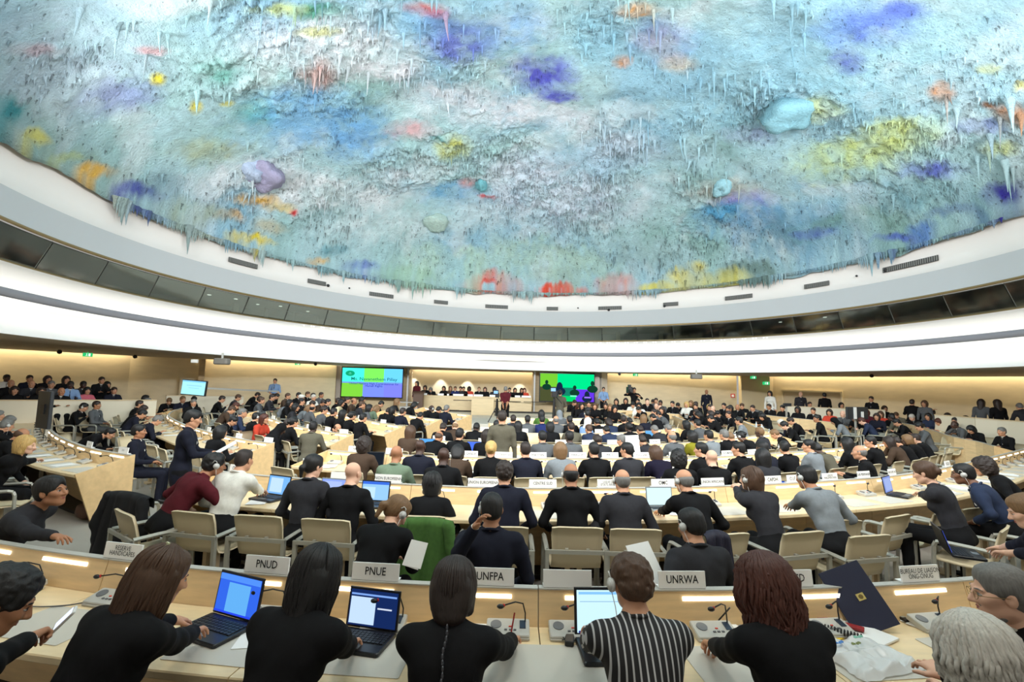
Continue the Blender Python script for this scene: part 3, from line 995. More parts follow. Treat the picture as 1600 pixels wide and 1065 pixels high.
# clusters of large stalactites
CL = [(235, 30, 0.8, 9), (500, 110, .8, 14), (870, 15, .6, 6), (450, 30, .7, 12), (560, 15, .7, 8), (305, 165, 1.0, 3), (258, 318, .55, 14), (400, 262, .7, 12), (510, 310, .7, 8), (620, 360, .6, 6), (620, 110, .6, 12), (700, 160, .5, 8), (975, 60, .9, 12), (1260, 5, .8, 8), (1040, 215, 1.0, 10), (1105, 250, .8, 10), (1125, 300, .8, 6), (960, 210, .8, 8), (1000, 5, .8, 10), (665, 5, .9, 12), (1190, 130, .7, 14), (1330, 265, .6, 4), (1475, 190, 1.0, 4), (1575, 180, 1.1, 4), (1425, 378, .8, 10), (840, 290, .6, 4), (1055, 380, .6, 6), (1095, 430, .5, 5), (900, 210, .5, 8), (810, 340, .5, 8), (960, 275, .6, 8), (740, 60, .6, 10), (1100, 130, .7, 12), (740, 440, .4, 8), (840, 450, .35, 12), (600, 430, .35, 12), (475, 400, .35, 10), (700, 445, .35, 12), (1010, 425, .4, 8), (1590, 290, .9, 8), (570, 330, .5, 8), (915, 365, .5, 6), (860, 385, .4, 6), (1270, 300, .4, 4), (1400, 140, .5, 8), (1440, 110, .5, 8)]
Q, Rb, Lb = [], [], []
for u, v, s, k in CL:
    c = dome_hit(u, v)[:2]
    for _ in range(k):
        p = c + rng.normal(0, 0.55 * s + 0.15, 2)
        if np.linalg.norm(p - HC) < DR * 0.99:
            Q.append(p)
            Rb.append(rng.uniform(0.05, 0.13) * s)
            Lb.append(rng.uniform(0.35, 1.1) * s)
Q = np.array(Q)
V2, F2, C2 = drips(Q, np.array(Rb), np.array(Lb), rng.normal(0, 0.05, (len(Q), 2)), seg=9, tint=rng.uniform(0.8, 1.05, len(Q)))
# ragged fringe along the rim
NE = 2600
t = rng.uniform(0, PI, NE)
Pe = np.stack([HC[0] + (DR - 0.05) * 0.993 * np.cos(t), HC[1] + (DR - 0.05) * 0.993 * np.sin(t)], 1)
fr = vnoise(Pe, 0.8, 51, 3)
sz = rng.gamma(1.5, 0.5, NE) * (0.4 + 1.6 * np.clip((fr - 0.45) * 5, 0, 1))
V3, F3, C3 = drips(Pe, 0.03 + 0.02 * sz, 0.08 + 0.13 * sz, np.zeros((NE, 2)), tint=rng.uniform(0.6, 1.0, NE))
V3[:, 2] += np.repeat(DZ - 0.0 - (dome_z(Pe) - relief(Pe)), 20)
V = np.concatenate([V1, V2, V3])
F = np.concatenate([F1, F2 + len(V1), F3 + len(V1) + len(V2)])
sm_ = npmesh('stalactites', V, F, PM)
set_paint(sm_, np.concatenate([C1, C2, C3]))
ob('ceiling_stalactites', sm_, parent=dome, kind='structure')


# a few big folded plaster shapes seen in the photograph
def blob(u, v, rad, seed, col, label):
    c = dome_hit(u, v)
    V, F = [], []
    n, m = 28, 16
    for i in range(m + 1):
        a = PI * i / m
        for k in range(n):
            b_ = 2 * PI * k / n
            V.append((math.sin(a) * math.cos(b_), math.sin(a) * math.sin(b_), math.cos(a)))
    V = np.array(V)
    for i in range(m):
        for k in range(n):
            F.append((i * n + k, (i + 1) * n + k, (i + 1) * n + (k + 1) % n, i * n + (k + 1) % n))
    q = np.round((vnoise(V + seed, 1.7, seed, 1)) * 6) / 6
    V = V * (0.6 + 0.7 * q)[:, None] * np.array([rad[0], rad[1], rad[2]]) + c
    me = npmesh('plaster_fold', V, F, PM, smooth=False)
    set_paint(me, np.repeat(np.array(lin(col))[None], len(V), 0) * (0.9 + 0.2 * rng.uniform(0, 1, (len(V), 1))))
    ob('ceiling_fold', me, parent=dome, kind='structure')


blob(1232, 178, (0.95, 0.8, 0.55), 3, (150, 205, 220), '')
blob(410, 275, (0.75, 0.7, 0.5), 5, (176, 170, 200), '')
blob(396, 268, (0.5, 0.5, 0.4), 9, (190, 205, 230), '')
blob(682, 348, (0.6, 0.7, 0.35), 6, (190, 215, 205), '')
blob(1127, 290, (0.5, 0.6, 0.4), 8, (170, 220, 232), '')
blob(752, 288, (0.3, 0.4, 0.3), 4, (120, 190, 200), '')

# ------------------------------------------------------------------ desks in curved rows
def smooth_poly(P, step=0.12):
    """dense Catmull-Rom through plan points, resampled by arc length"""
    P = [np.array(p, float) for p in P]
    P = [2 * P[0] - P[1]] + P + [2 * P[-1] - P[-2]]
    out = []
    for i in range(1, len(P) - 2):
        p0, p1, p2, p3 = P[i - 1:i + 3]
        for t in np.linspace(0, 1, 24, endpoint=False):
            out.append(0.5 * ((2 * p1) + (-p0 + p2) * t + (2 * p0 - 5 * p1 + 4 * p2 - p3) * t * t + (-p0 + 3 * p1 - 3 * p2 + p3) * t ** 3))
    out.append(P[-2])
    out = np.array(out)
    d = np.r_[0, np.cumsum(np.linalg.norm(np.diff(out, axis=0), axis=1))]
    n = max(2, int(d[-1] / step))
    t = np.linspace(0, d[-1], n + 1)
    return np.stack([np.interp(t, d, out[:, 0]), np.interp(t, d, out[:, 1])], 1), t


class Row:
    """line of the upright panel's top edge in plan; people sit on the 'seat' side (its normal)"""

    def __init__(s, name, pts, side, words, seatw=0.70, z=0.0, lamps=True, desc='', panel=True):
        s.name, s.words, s.z, s.seatw = name, words, z, seatw
        s.P, s.t = smooth_poly(pts)
        T = np.gradient(s.P, axis=0)
        T /= np.linalg.norm(T, axis=1)[:, None]
        s.T = T
        s.N = np.stack([T[:, 1], -T[:, 0]], 1) * side
        s.L = s.t[-1]
        s.seats = []
        s.lamps = lamps

    def at(s, t):
        return (np.array([np.interp(t, s.t, s.P[:, 0]), np.interp(t, s.t, s.P[:, 1])]),
                np.array([np.interp(t, s.t, s.T[:, 0]), np.interp(t, s.t, s.T[:, 1])]),
                np.array([np.interp(t, s.t, s.N[:, 0]), np.interp(t, s.t, s.N[:, 1])]))

    def nearest(s, p):
        """signed offset to the seat side and arc length"""
        d = s.P - np.asarray(p)
        i = int(np.argmin((d ** 2).sum(1)))
        return float(-(d[i]) @ s.N[i]), float(s.t[i]), float(np.linalg.norm(d[i]))


def px_line(pts, z=0.94):
    return [GF(u, v, z)[:2] for u, v in pts]


def arc(cx, cy, r, a0, a1, n=9):
    return [(cx + r * math.sin(math.radians(a)), cy - r * math.cos(math.radians(a))) for a in np.linspace(a0, a1, n)]


ORD = ['first', 'second', 'third', 'fourth', 'fifth', 'sixth', 'seventh', 'eighth', 'ninth', 'tenth', 'eleventh', 'twelfth', 'thirteenth', 'fourteenth', 'fifteenth', 'sixteenth', 'seventeenth', 'eighteenth', 'nineteenth', 'twentieth'] + ['twenty-' + w for w in ('first', 'second', 'third', 'fourth', 'fifth', 'sixth', 'seventh', 'eighth', 'ninth')]
ROWS = []


def row(name, pts, side, words, **k):
    r = Row(name, pts, side, words, **k)
    ROWS.append(r)
    return r


# centre block, nearest first
row('c1', arc(0.2, 17.0, 13.9, -24, 24, 13), 1, 'nearest desk row', seatw=0.70)
row('c2', px_line([(345, 738), (440, 747), (560, 754), (680, 760), (800, 764), (943, 764), (1037, 763), (1115, 761), (1215, 757), (1330, 750), (1400, 744), (1480, 731), (1550, 715), (1610, 700)]), 1, 'second centre row')
row('c3', px_line([(512, 704), (533, 706), (640, 712), (733, 715), (800, 717), (903, 717), (960, 717), (1057, 716), (1145, 713), (1250, 706), (1320, 700), (1385, 692)]), 1, 'third centre row', seatw=0.62)
row('c4', px_line([(640, 686), (700, 690), (750, 693), (800, 695), (876, 695.5), (940, 695.5), (1030, 694), (1100, 690), (1150, 685), (1205, 678)]), 1, 'fourth centre row', seatw=0.66)
row('c5', px_line([(712, 672), (760, 674.5), (815, 676.5), (870, 677.5), (941, 677), (1000, 674.5), (1060, 669)]), 1, 'fifth centre row', seatw=0.7)
row('c6', px_line([(765, 661.5), (850, 663.5), (930, 663.5), (985, 660.5)]), 1, 'sixth centre row', seatw=0.75)
row('c7', px_line([(785, 652), (830, 653.5), (870, 654), (915, 653.5)]), 1, 'last centre row', seatw=0.75)
# wing beside the small television; rows run from the aisle outwards
row('l1', px_line([(204, 712), (170, 707), (136, 700), (107, 690), (85, 679), (75, 669), (72, 660), (77, 651), (90, 645), (104, 641)]), -1, 'first parapet wing row', seatw=0.75)
row('l2', px_line([(424, 693), (385, 688), (340, 679), (305, 669), (275, 658), (262, 650), (268, 643), (282, 638)]), -1, 'second parapet wing row')
row('l3', px_line([(549, 679), (527, 677), (490, 671), (450, 663), (428, 656), (404, 648), (402, 642)]), -1, 'third parapet wing row')
row('l4', px_line([(630, 666), (600, 662), (565, 655), (530, 648), (505, 642)]), -1, 'fourth parapet wing row')
row('l5', px_line([(687, 655.5), (655, 652), (625, 646), (600, 641)]), -1, 'fifth parapet wing row')
row('l6', px_line([(735, 648.5), (705, 645), (680, 640), (662, 636)]), -1, 'sixth parapet wing row')
# wing beside the doors
row('r1', px_line([(1556, 697.5), (1530, 690), (1492, 683), (1470, 676), (1440, 667), (1400, 659), (1350, 653)]), 1, 'first door wing row')
row('r4', px_line([(1195, 674), (1183, 668), (1165, 660), (1150, 654)]), 1, 'bottle-strewn door wing row')
row('r5', px_line([(1310, 661), (1270, 656), (1220, 651), (1180, 646.5), (1140, 643)]), 1, 'camera-facing door wing row')
row('r6', px_line([(1092, 669), (1078, 661), (1066, 655), (1052, 650)]), 1, 'mid-aisle door wing row')
row('r7', px_line([(985, 658), (982, 652), (976, 648), (965, 644)]), 1, 'inner door wing row')
row('r8', px_line([(1060, 647), (1010, 643), (975, 641), (938, 640)]), 1, 'row under the cameraman')

DESKMATS = [WOOD, WOODTOP, WOODEND, DARKUNDER]


def sweep(R, t0, t1, prof, n=None, z0=0.0, m=0, mb=None, cap=None):
    n = n or max(2, int((t1 - t0) / 0.3))
    mb = mb or MB()
    V, F, I = [], [], []
    k = len(prof)
    for i in range(n + 1):
        p, T, N = R.at(t0 + (t1 - t0) * i / n)
        for d, z in prof:
            V.append((p[0] + N[0] * d, p[1] + N[1] * d, z + z0 + FZ(p[1])))
    for i in range(n):
        for q in range(k):
            a, b = i * k + q, i * k + (q + 1) % k
            F.append((a, b, b + k, a + k))
    F.append(tuple(range(k)))
    F.append(tuple(range(n * k + k - 1, n * k - 1, -1)))
    mb.add(V, F, m)
    return mb


PANEL = [(-0.035, 0.02), (-0.035, 0.945), (0.0, 0.945), (0.055, 0.745), (0.055, 0.725), (0.0, 0.7), (0.0, 0.02)]
TOP = [(0.057, 0.752), (0.70, 0.752), (0.705, 0.745), (0.705, 0.715), (0.70, 0.71), (0.057, 0.715)]
RAIL = [(-0.045, 0.947), (-0.045, 0.955), (0.006, 0.955), (0.006, 0.947)]
ENDP = [(-0.05, 0.0), (-0.05, 0.958), (0.71, 0.758), (0.45, 0.0)]

# discussion unit: slanted console, speaker, display, buttons and gooseneck microphone
RX = rotm('X', 14)
u_ = MB().rbox((0, 0, 0.028), (0.25, 0.14, 0.035), 0.012, 0, RX).rbox((0, -0.01, 0.008), (0.25, 0.13, 0.016), 0.012)
MU_base = u_.mesh('console', GREYP)
u_ = MB().disc((-0.07, 0.01, 0.05), 0.032, 0.006, 0, 18, RX)
MU_spk = u_.mesh('speaker_grille', mat('grille_grey', (120, 120, 122), 0.35, 0.5))
u_ = MB()
for q in range(3):
    u_.box((-0.012 + q * 0.026, -0.03, 0.040), (0.016, 0.01, 0.006), 0, RX)
u_.box((0.012, -0.005, 0.046), (0.016, 0.008, 0.006), 1, RX)
MU_btn = u_.mesh('buttons', [mat('button_grey', (90, 90, 92), 0.5), mat('button_red', (220, 70, 50), 0.5)])
MU_disp = MB().box((0.085, 0.012, 0.051), (0.035, 0.06, 0.006), 0, RX).mesh('display', mat('display_dark', (40, 50, 66), 0.2))
g_ = [(0.1, 0.035, 0.05), (0.1, 0.045, 0.1), (0.085, 0.03, 0.16), (0.04, -0.01, 0.185), (-0.03, -0.05, 0.18)]
MU_neck = MB().tube(g_, 0.0042, n=6).mesh('gooseneck', BLACKP, True)
MU_head = MB().ball((-0.045, -0.058, 0.178), (0.022, 0.015, 0.013), n=10).mesh('microphone_head', BLACKP, True)
MU_ring = MB().tube([(-0.024, -0.047, 0.18), (-0.03, -0.051, 0.18)], 0.0095, n=8).mesh('light_ring', mat('ring_red', (200, 40, 30), 0.4))
u_ = MB().rbox((0, 0, 0.028), (0.25, 0.14, 0.035), 0.012, 0, RX, n=1).disc((-0.07, 0.01, 0.05), 0.032, 0.006, 1, 8, RX)
u_.tube(g_, 0.006, 2, n=4).ball((-0.045, -0.058, 0.178), (0.026, 0.018, 0.016), 2, n=6)
MU_far = u_.mesh('discussion_unit', [GREYP, mat('grille_grey', (120, 120, 122)), BLACKP])
MATM = MB().rbox((0, 0, 0.002), (0.5, 0.36, 0.004), 0.01).mesh('desk_mat', MATPAD)
nunit = 0


def seatpos(R, t, d):
    p, T, N = R.at(t)
    q = p + N * d
    return q, math.atan2(-N[1], -N[0]) - PI / 2      # heading of someone sitting there, as rotation z of +y


def build_row(R, detail):
    nm = max(1, round(R.L / (2 * R.seatw)))
    ml = R.L / nm
    gname = 'desks of the ' + R.words
    for i in range(nm):
        t0, t1 = i * ml, (i + 1) * ml
        p, T, N = R.at((t0 + t1) / 2)
        lab = 'light maple desk with lit panel, %s along the %s' % (ORD[i], R.words)
        root = ob('conference_desk', None, loc=(p[0], p[1], FZ(p[1])), label=lab, cat='desk', group=gname)
        off = Matrix.Translation((-p[0], -p[1], -FZ(p[1])))

        def part(nm_, mb, m, par=root):
            me = mb.mesh(nm_, m)
            me.transform(off)
            return ob(nm_, me, par)
        g = 0.003
        pn = part('upright_panel', sweep(R, t0 + g, t1 - g, PANEL), WOOD)
        part('worktop', sweep(R, t0 + g, t1 - g, TOP), WOODTOP)
        part('top_rail', sweep(R, t0 + g, t1 - g, RAIL), GREYP)
        if i == 0 or i == nm - 1:
            a, b = (t0 - 0.03, t0 + 0.002) if i == 0 else (t1 - 0.002, t1 + 0.03)
            if R.name == 'c1':
                pass
            else:
                # end cheek
                p0, T0, N0 = R.at(t0 if i == 0 else t1)
                V = []
                for s in (-0.03, 0.0) if i == 0 else (0.0, 0.03):
                    V += [(*(p0 + T0 * s + N0 * d), z + FZ(p0[1])) for d, z in ENDP]
                part('end_panel', MB().add(V, [(0, 1, 2, 3), (7, 6, 5, 4), (0, 4, 5, 1), (1, 5, 6, 2), (2, 6, 7, 3), (3, 7, 4, 0)]), WOODEND)
        if R.name != 'c1' or True:
            part('plinth', sweep(R, t0 + g, t1 - g, [(0.0, 0.0), (0.0, 0.05), (0.3, 0.05), (0.3, 0.0)]), DARKUNDER)
        ns = max(1, round(ml / R.seatw))
        for k in range(ns):
            t = t0 + ml * (k + 0.5) / ns
            R.seats.append(t)
            lw = 0.2
            # recessed lamp in the panel's slope
            part('reading_light', sweep(R, t - lw, t + lw, [(0.0135, 0.918), (0.0195, 0.896), (0.013, 0.894), (0.008, 0.916)], n=2), LEDSTRIP)
    return R


for R in ROWS:
    build_row(R, 1)


def put_unit(R, t, d=0.15, lab='', near=True, back=0.0):
    q, rz = seatpos(R, t, d)
    loc = (q[0], q[1], FZ(q[1]) + 0.7525)
    if near:
        r = ob('discussion_unit', None, loc=loc, rz=rz, label=lab, cat='microphone unit', group='discussion units on the ' + R.words)
        ob('console', MU_base, r)
        ob('speaker_grille', MU_spk, r)
        ob('buttons', MU_btn, r)
        ob('display', MU_disp, r)
        nk = ob('gooseneck', MU_neck, r)
        ob('microphone_head', MU_head, nk)
        ob('light_ring', MU_ring, nk)
    else:
        r = ob('discussion_unit', MU_far, loc=loc, rz=rz, label=lab, cat='microphone unit', group='discussion units on the ' + R.words)
    return r


C1U = [(98, 892), (213, 915), (432, 940), (612, 960), (782, 962), (880, 966), (1092, 962), (1262, 955), (1392, 940), (1512, 912)]
LAPU = [(345, 'c1'), (582, 'c1'), (948, 'c1'), (430, 'c2'), (522, 'c2'), (584, 'c2'), (1034, 'c2'), (1226, 'c2'), (1384, 'c2')]
for R in ROWS:
    vis = [t for t in R.seats]
    if R.name == 'c1':
        vis = [R.nearest(G(u, v, 0.79)[:2])[1] - 0.02 for u, v in C1U]
    for k, t in enumerate(vis):
        if R.name in ('c1', 'c2', 'c3', 'l1', 'l2') or k % 2 == 0:
            q, rz = seatpos(R, t, 0.15)
            u, v = proj((q[0], q[1], 0.78))
            if not (-40 < u < 1640 and q[1] > 1):
                continue
            if R.name == 'c2' and any(r_ == 'c2' and abs(u - lu) < 26 for lu, r_ in LAPU):
                continue
            near = R.name in ('c1', 'c2')
            put_unit(R, t + (0.0 if R.name != 'c1' else 0.02), 0.15, 'grey microphone console with gooseneck, %s along the %s' % (ORD[min(k, 28)], R.words), near)
            if R.name in ('c1', 'c2', 'l1'):
                q, rz = seatpos(R, t, 0.44)
                ob('desk_mat', MATM, loc=(q[0], q[1], FZ(q[1]) + 0.7525), rz=rz, label='flat grey writing mat on maple desk, %s along the %s' % (ORD[min(k, 28)], R.words), cat='desk mat', group='desk mats on the ' + R.words)


# ------------------------------------------------------------------ name plates
PLM = MB().box((0, 0, 0.05), (0.30, 0.012, 0.10), 0, rotm('X', -8)).box((0, 0.02, 0.004), (0.30, 0.05, 0.006)).mesh('card', PLATE)


def plate_at(u, v, s, R=None, w=0.30, lab=None, size=None, ink=True, z=0.957, rz=None, h=None, yawoff=0.0):
    """a plate standing on the rail of row R where the rail passes image column u"""
    if R is not None:
        best = min(range(len(R.P)), key=lambda i: abs(proj((*R.P[i], 0.95 + FZ(R.P[i][1])))[0] - u) + 3 * abs(proj((*R.P[i], 0.95 + FZ(R.P[i][1])))[1] - v))
        p = R.P[best] + R.N[best] * -0.02
        N = R.N[best]
        rz = math.atan2(-N[1], -N[0]) - PI / 2 + yawoff
        loc = (p[0], p[1], FZ(p[1]) + z)
    else:
        p = G(u, v, z)
        loc = tuple(p)
    txt = s.replace('\n', ' ')
    r = ob('name_plate', None, loc=loc, rz=rz or 0, label=lab or 'white name plate reading %s on a desk rail' % txt, cat='name plate')
    c = ob('card', PLM, r)
    c.scale = (w / 0.30, 1, 1)
    if s:
        sz = size or (0.062 if '\n' not in s else 0.05)
        text_ob('lettering', s, sz, INK if ink else GREYINK, r, (0, -0.0075 + 0.0, 0.052), (PI / 2 - math.radians(8), 0, 0), sx=0.82, ls=0.8)
    return r


RR_ = {r.name: r for r in ROWS}
for u, v, s in [(181, 868, 'RESERVE\nHANDICAPES'), (411, 889, 'PNUD'), (580, 902, 'PNUE'), (752, 907, 'UNFPA'), (902, 909, ''), (1080, 907, 'UNRWA'), (1234, 904, 'UNRISD'), (1434, 894, 'BUREAU DE LIAISON\nONG-ONUG')]:
    plate_at(u, v, s, RR_['c1'], lab=None if s else 'blank white name plate half hidden by the tall laptop screen', size=0.066 if s and '\n' not in s and len(s) < 9 else 0.042, yawoff=0.0)
for u, v, s, w in [(368, 741, 'ONG', .22), (528, 752, '', .3), (610, 756, 'UNION EUROPEENNE', .34), (752, 762, 'UNION EUROPEENNE', .4), (856, 764, 'CENTRE SUD', .34), (951, 764, 'LIGUE DES\nETATS ARABES', .3), (1037, 763, 'OMC', .32), (1113, 761, 'UNION AFRICAINE', .34), (1205, 758, 'CAPDH', .3), (1245, 757, 'O.I.F.', .2), (1301, 753, 'UNION\nPARLEMENTAIRE', .3), (1351, 748, 'COUR PERMANENTE', .27), (1397, 744, 'GROUPE ACP', .22), (1485, 731, 'F.I.C.R.', .24)]:
    plate_at(u, v, s, RR_['c2'], w=w, size=(0.05 if len(s) > 9 else 0.066) * (0.82 if '\n' in s else 1), lab='blank white name plate between two bluish laptop screens' if not s else ('white name plate reading UNION EUROPEENNE behind the dark bobbed woman' if u == 610 else None))
for u, v, s in [(558, 707, 'NIGER'), (613, 711, 'NOUVELLE\nZELANDE'), (733, 715, 'OUGANDA'), (786, 716, 'OUZBEKISTAN'), (836, 717, 'PAKISTAN'), (903, 717, 'PARAGUAY'), (959, 717, 'PEROU'), (1006, 717, 'POLOGNE'), (1057, 716, 'PORTUGAL'), (1097, 715, 'QATAR'), (1142, 713, 'ROUMANIE'), (1181, 711, 'R.D. CONGO')]:
    plate_at(u, v, s, RR_['c3'], w=0.31, size=0.05 if len(s) > 8 and '\n' not in s else (0.058 if '\n' not in s else 0.04))
for u, v, s in [(757, 693, 'MAURICE'), (876, 696, 'MEXIQUE'), (919, 696, 'MONACO'), (957, 695, 'MONGOLIE'), (1026, 694, 'NAMIBIE'), (1134, 687, 'NEPAL'), (1149, 685, 'NORVEGE'), (686, 689, 'MALTE')]:
    plate_at(u, v, s, RR_['c4'], w=0.3, size=0.05)
for u, v, s in [(814, 676, 'ITALIE'), (941, 677, 'JAPON'), (1046, 670, 'KENYA'), (760, 674, 'ISRAEL')]:
    plate_at(u, v, s, RR_['c5'], w=0.32, size=0.055)
for u, v, R, i in [(134, 700, 'l1', 0), (187, 710, 'l1', 1), (323, 675, 'l2', 0), (372, 686, 'l2', 1), (421, 691, 'l2', 2), (462, 664, 'l3', 0), (481, 668, 'l3', 1), (509, 674, 'l3', 2), (536, 677, 'l3', 3), (562, 655, 'l4', 0), (425, 657, 'l3', 4), (597, 661, 'l4', 1)]:
    plate_at(u, v, 'ONU' if R == 'l1' else 'ETAT', RR_[R], w=0.26, size=0.04, ink=False, lab='small white plate with grey lettering, %s along the %s' % (ORD[i], RR_[R].words))

# ------------------------------------------------------------------ bodies grown as one continuous surface
def smin(a, b, k):
    h = np.clip(0.5 + 0.5 * (b - a) / k, 0, 1)
    return b * (1 - h) + a * h - k * h * (1 - h)


def d_rc(P, a, b, ra, rb):
    a, b = np.asarray(a, np.float32), np.asarray(b, np.float32)
    ab = b - a
    t = np.clip(((P - a) @ ab) / max(1e-9, float(ab @ ab)), 0, 1)
    return np.linalg.norm(P - a - t[..., None] * ab, axis=-1) - (ra + (rb - ra) * t)


def d_el(P, c, r, Rm=None):
    q = P - np.asarray(c, np.float32)
    if Rm is not None:
        q = q @ np.asarray(Rm, np.float32)       # rows of R^T
    r = np.asarray(r, np.float32)
    k0 = np.linalg.norm(q / r, axis=-1)
    k1 = np.linalg.norm(q / (r * r), axis=-1)
    return k0 * (k0 - 1.0) / np.maximum(k1, 1e-6)


class SDF:
    def __init__(s):
        s.pr = []

    def rc(s, a, b, ra, rb, lab=0, k=0.03, sub=False):
        s.pr.append(('rc', (np.array(a, float), np.array(b, float), ra, rb), lab, k, sub))
        return s

    def el(s, c, r, lab=0, k=0.03, R=None, sub=False):
        s.pr.append(('el', (np.array(c, float), np.array(r, float), R), lab, k, sub))
        return s

    def bounds(s):
        lo, hi = np.full(3, 9.0), np.full(3, -9.0)
        for ty, a, lab, k, sub in s.pr:
            if sub:
                continue
            l, h = s._bb(ty, a)
            lo, hi = np.minimum(lo, l), np.maximum(hi, h)
        return lo, hi

    def _bb(s, ty, a):
        if ty == 'rc':
            r = max(a[2], a[3])
            return np.minimum(a[0], a[1]) - r, np.maximum(a[0], a[1]) + r
        r = float(max(a[1])) if a[2] is not None else a[1]
        return a[0] - r, a[0] + r

    def build(s, h, disp=None, clip=None):
        lo, hi = s.bounds()
        lo, hi = lo - 3 * h, hi + 3 * h
        if clip:
            lo, hi = np.maximum(lo, clip[0]), np.minimum(hi, clip[1])
        n = np.ceil((hi - lo) / h).astype(int) + 1
        D = np.full(n, 0.3, np.float32)
        Lb = np.zeros(n, np.int8)
        best = np.full(n, 0.3, np.float32)
        ax = [lo[i] + h * np.arange(n[i]) for i in range(3)]
        for ty, a, lab, k, sub in s.pr:
            l, r = s._bb(ty, a)
            mg = k * 1.2 + 2.5 * h
            i0 = np.maximum(((l - mg - lo) / h).astype(int), 0)
            i1 = np.minimum(((r + mg - lo) / h).astype(int) + 2, n)
            if np.any(i1 <= i0):
                continue
            sl = tuple(slice(i0[q], i1[q]) for q in range(3))
            P = np.stack(np.meshgrid(*[ax[q][sl[q]] for q in range(3)], indexing='ij'), -1).astype(np.float32)
            d = d_rc(P, *a) if ty == 'rc' else d_el(P, *a)
            if sub:
                D[sl] = -smin(-D[sl], d, k)
            else:
                D[sl] = smin(D[sl], d, k)
                m = d < best[sl]
                best[sl] = np.where(m, d, best[sl])
                Lb[sl] = np.where(m, lab, Lb[sl])
        if disp is not None:
            near = np.abs(D) < 4 * h
            idx = np.argwhere(near)
            P = lo + idx * h
            D[near] += disp(P).astype(np.float32)
        if clip:      # close the cut
            D[0], D[-1], D[:, 0], D[:, -1], D[:, :, 0], D[:, :, -1] = [0.05] * 6
        return surf_net(D, Lb, lo, h)


def surf_net(D, Lb, lo, h):
    ins = D < 0
    c = ins[:-1, :-1, :-1].astype(np.int8)
    tot = np.zeros(c.shape, np.int8)
    for dx in (0, 1):
        for dy in (0, 1):
            for dz in (0, 1):
                tot += ins[dx:D.shape[0] - 1 + dx, dy:D.shape[1] - 1 + dy, dz:D.shape[2] - 1 + dz]
    cells = np.argwhere((tot > 0) & (tot < 8))
    idx = np.full(c.shape, -1, np.int32)
    idx[tuple(cells.T)] = np.arange(len(cells))
    acc = np.zeros((len(cells), 3))
    cnt = np.zeros(len(cells))
    for ax in range(3):
        o = [q for q in range(3) if q != ax]
        for i in (0, 1):
            for j in (0, 1):
                a = cells.copy()
                a[:, o[0]] += i
                a[:, o[1]] += j
                b = a.copy()
                b[:, ax] += 1
                da, db = D[tuple(a.T)], D[tuple(b.T)]
                m = (da < 0) != (db < 0)
                t = da[m] / (da[m] - db[m])
                p = a[m].astype(float)
                p[:, ax] += t
                acc[m] += p
                cnt[m] += 1
    V = acc / cnt[:, None]
    labv = Lb[tuple(np.clip(np.round(V).astype(int), 0, np.array(Lb.shape) - 1).T)]
    V = lo + V * h
    Fs = []
    for ax in range(3):
        o = [(1, 2), (2, 0), (0, 1)][ax]
        sa = [slice(None)] * 3
        sb = [slice(None)] * 3
        sa[ax] = slice(0, -1)
        sb[ax] = slice(1, None)
        A, B = ins[tuple(sa)], ins[tuple(sb)]
        for flip, mk in ((False, A & ~B), (True, ~A & B)):
            e = np.argwhere(mk)
            e = e[(e[:, o[0]] > 0) & (e[:, o[1]] > 0) & (e[:, o[0]] < D.shape[o[0]] - 1) & (e[:, o[1]] < D.shape[o[1]] - 1)]
            if not len(e):
                continue
            q = []
            for di, dj in ((0, 0), (1, 0), (1, 1), (0, 1)):
                c_ = e.copy()
                c_[:, o[0]] -= 1 - di
                c_[:, o[1]] -= 1 - dj
                q.append(idx[tuple(c_.T)])
            q = np.stack(q, 1)
            if flip:
                q = q[:, ::-1]
            Fs.append(q)
    F = np.concatenate(Fs)
    F = F[(F >= 0).all(1)]
    # light smoothing towards neighbours keeps the net even
    for _ in range(1):
        S = np.zeros_like(V)
        n = np.zeros(len(V))
        for a in range(4):
            np.add.at(S, F[:, a], V[F[:, (a + 1) % 4]] + V[F[:, (a + 3) % 4]])
            np.add.at(n, F[:, a], 2)
        V = 0.5 * V + 0.5 * S / np.maximum(n, 1)[:, None]
    FL = labv[F[:, 0]].astype(np.int32)
    nl = int(FL.max()) + 1
    for _ in range(6 if nl > 1 else 0):
        vt = np.zeros((len(V), nl), np.float32)
        for a in range(4):
            np.add.at(vt, (F[:, a], FL), 1)
        FL = vt[F].sum(1).argmax(1).astype(np.int32)
    if nl > 1:      # even out the seams between cloth and skin
        E = np.sort(np.concatenate([F[:, [a, (a + 1) % 4]] for a in range(4)]), 1).astype(np.int64)
        key = E[:, 0] * len(V) + E[:, 1]
        lab4 = np.tile(FL, 4)
        uq, inv = np.unique(key, return_inverse=True)
        mn = np.full(len(uq), 99)
        mxl = np.full(len(uq), -1)
        np.minimum.at(mn, inv, lab4)
        np.maximum.at(mxl, inv, lab4)
        be = uq[mn != mxl]
        a_, b_ = (be // len(V)).astype(int), (be % len(V)).astype(int)
        for _ in range(6):
            S = np.zeros_like(V)
            n = np.zeros(len(V))
            np.add.at(S, a_, V[b_])
            np.add.at(S, b_, V[a_])
            np.add.at(n, a_, 1)
            np.add.at(n, b_, 1)
            m = n > 1
            V[m] = 0.4 * V[m] + 0.6 * S[m] / n[m][:, None]
    return V, F, FL


def join(parts):
    V, F, L, n = [], [], [], 0
    for v, f, l in parts:
        V.append(v)
        F.append(f + n)
        L.append(l)
        n += len(v)
    return np.concatenate(V), np.concatenate(F), np.concatenate(L)


def rot_xyz(pitch=0, yaw=0, roll=0):
    """pitch: nod forward; yaw: turn to own right; roll: tilt to own right. Matrix columns = head axes"""
    return rotm('Z', -yaw) @ rotm('X', -pitch) @ rotm('Y', roll)


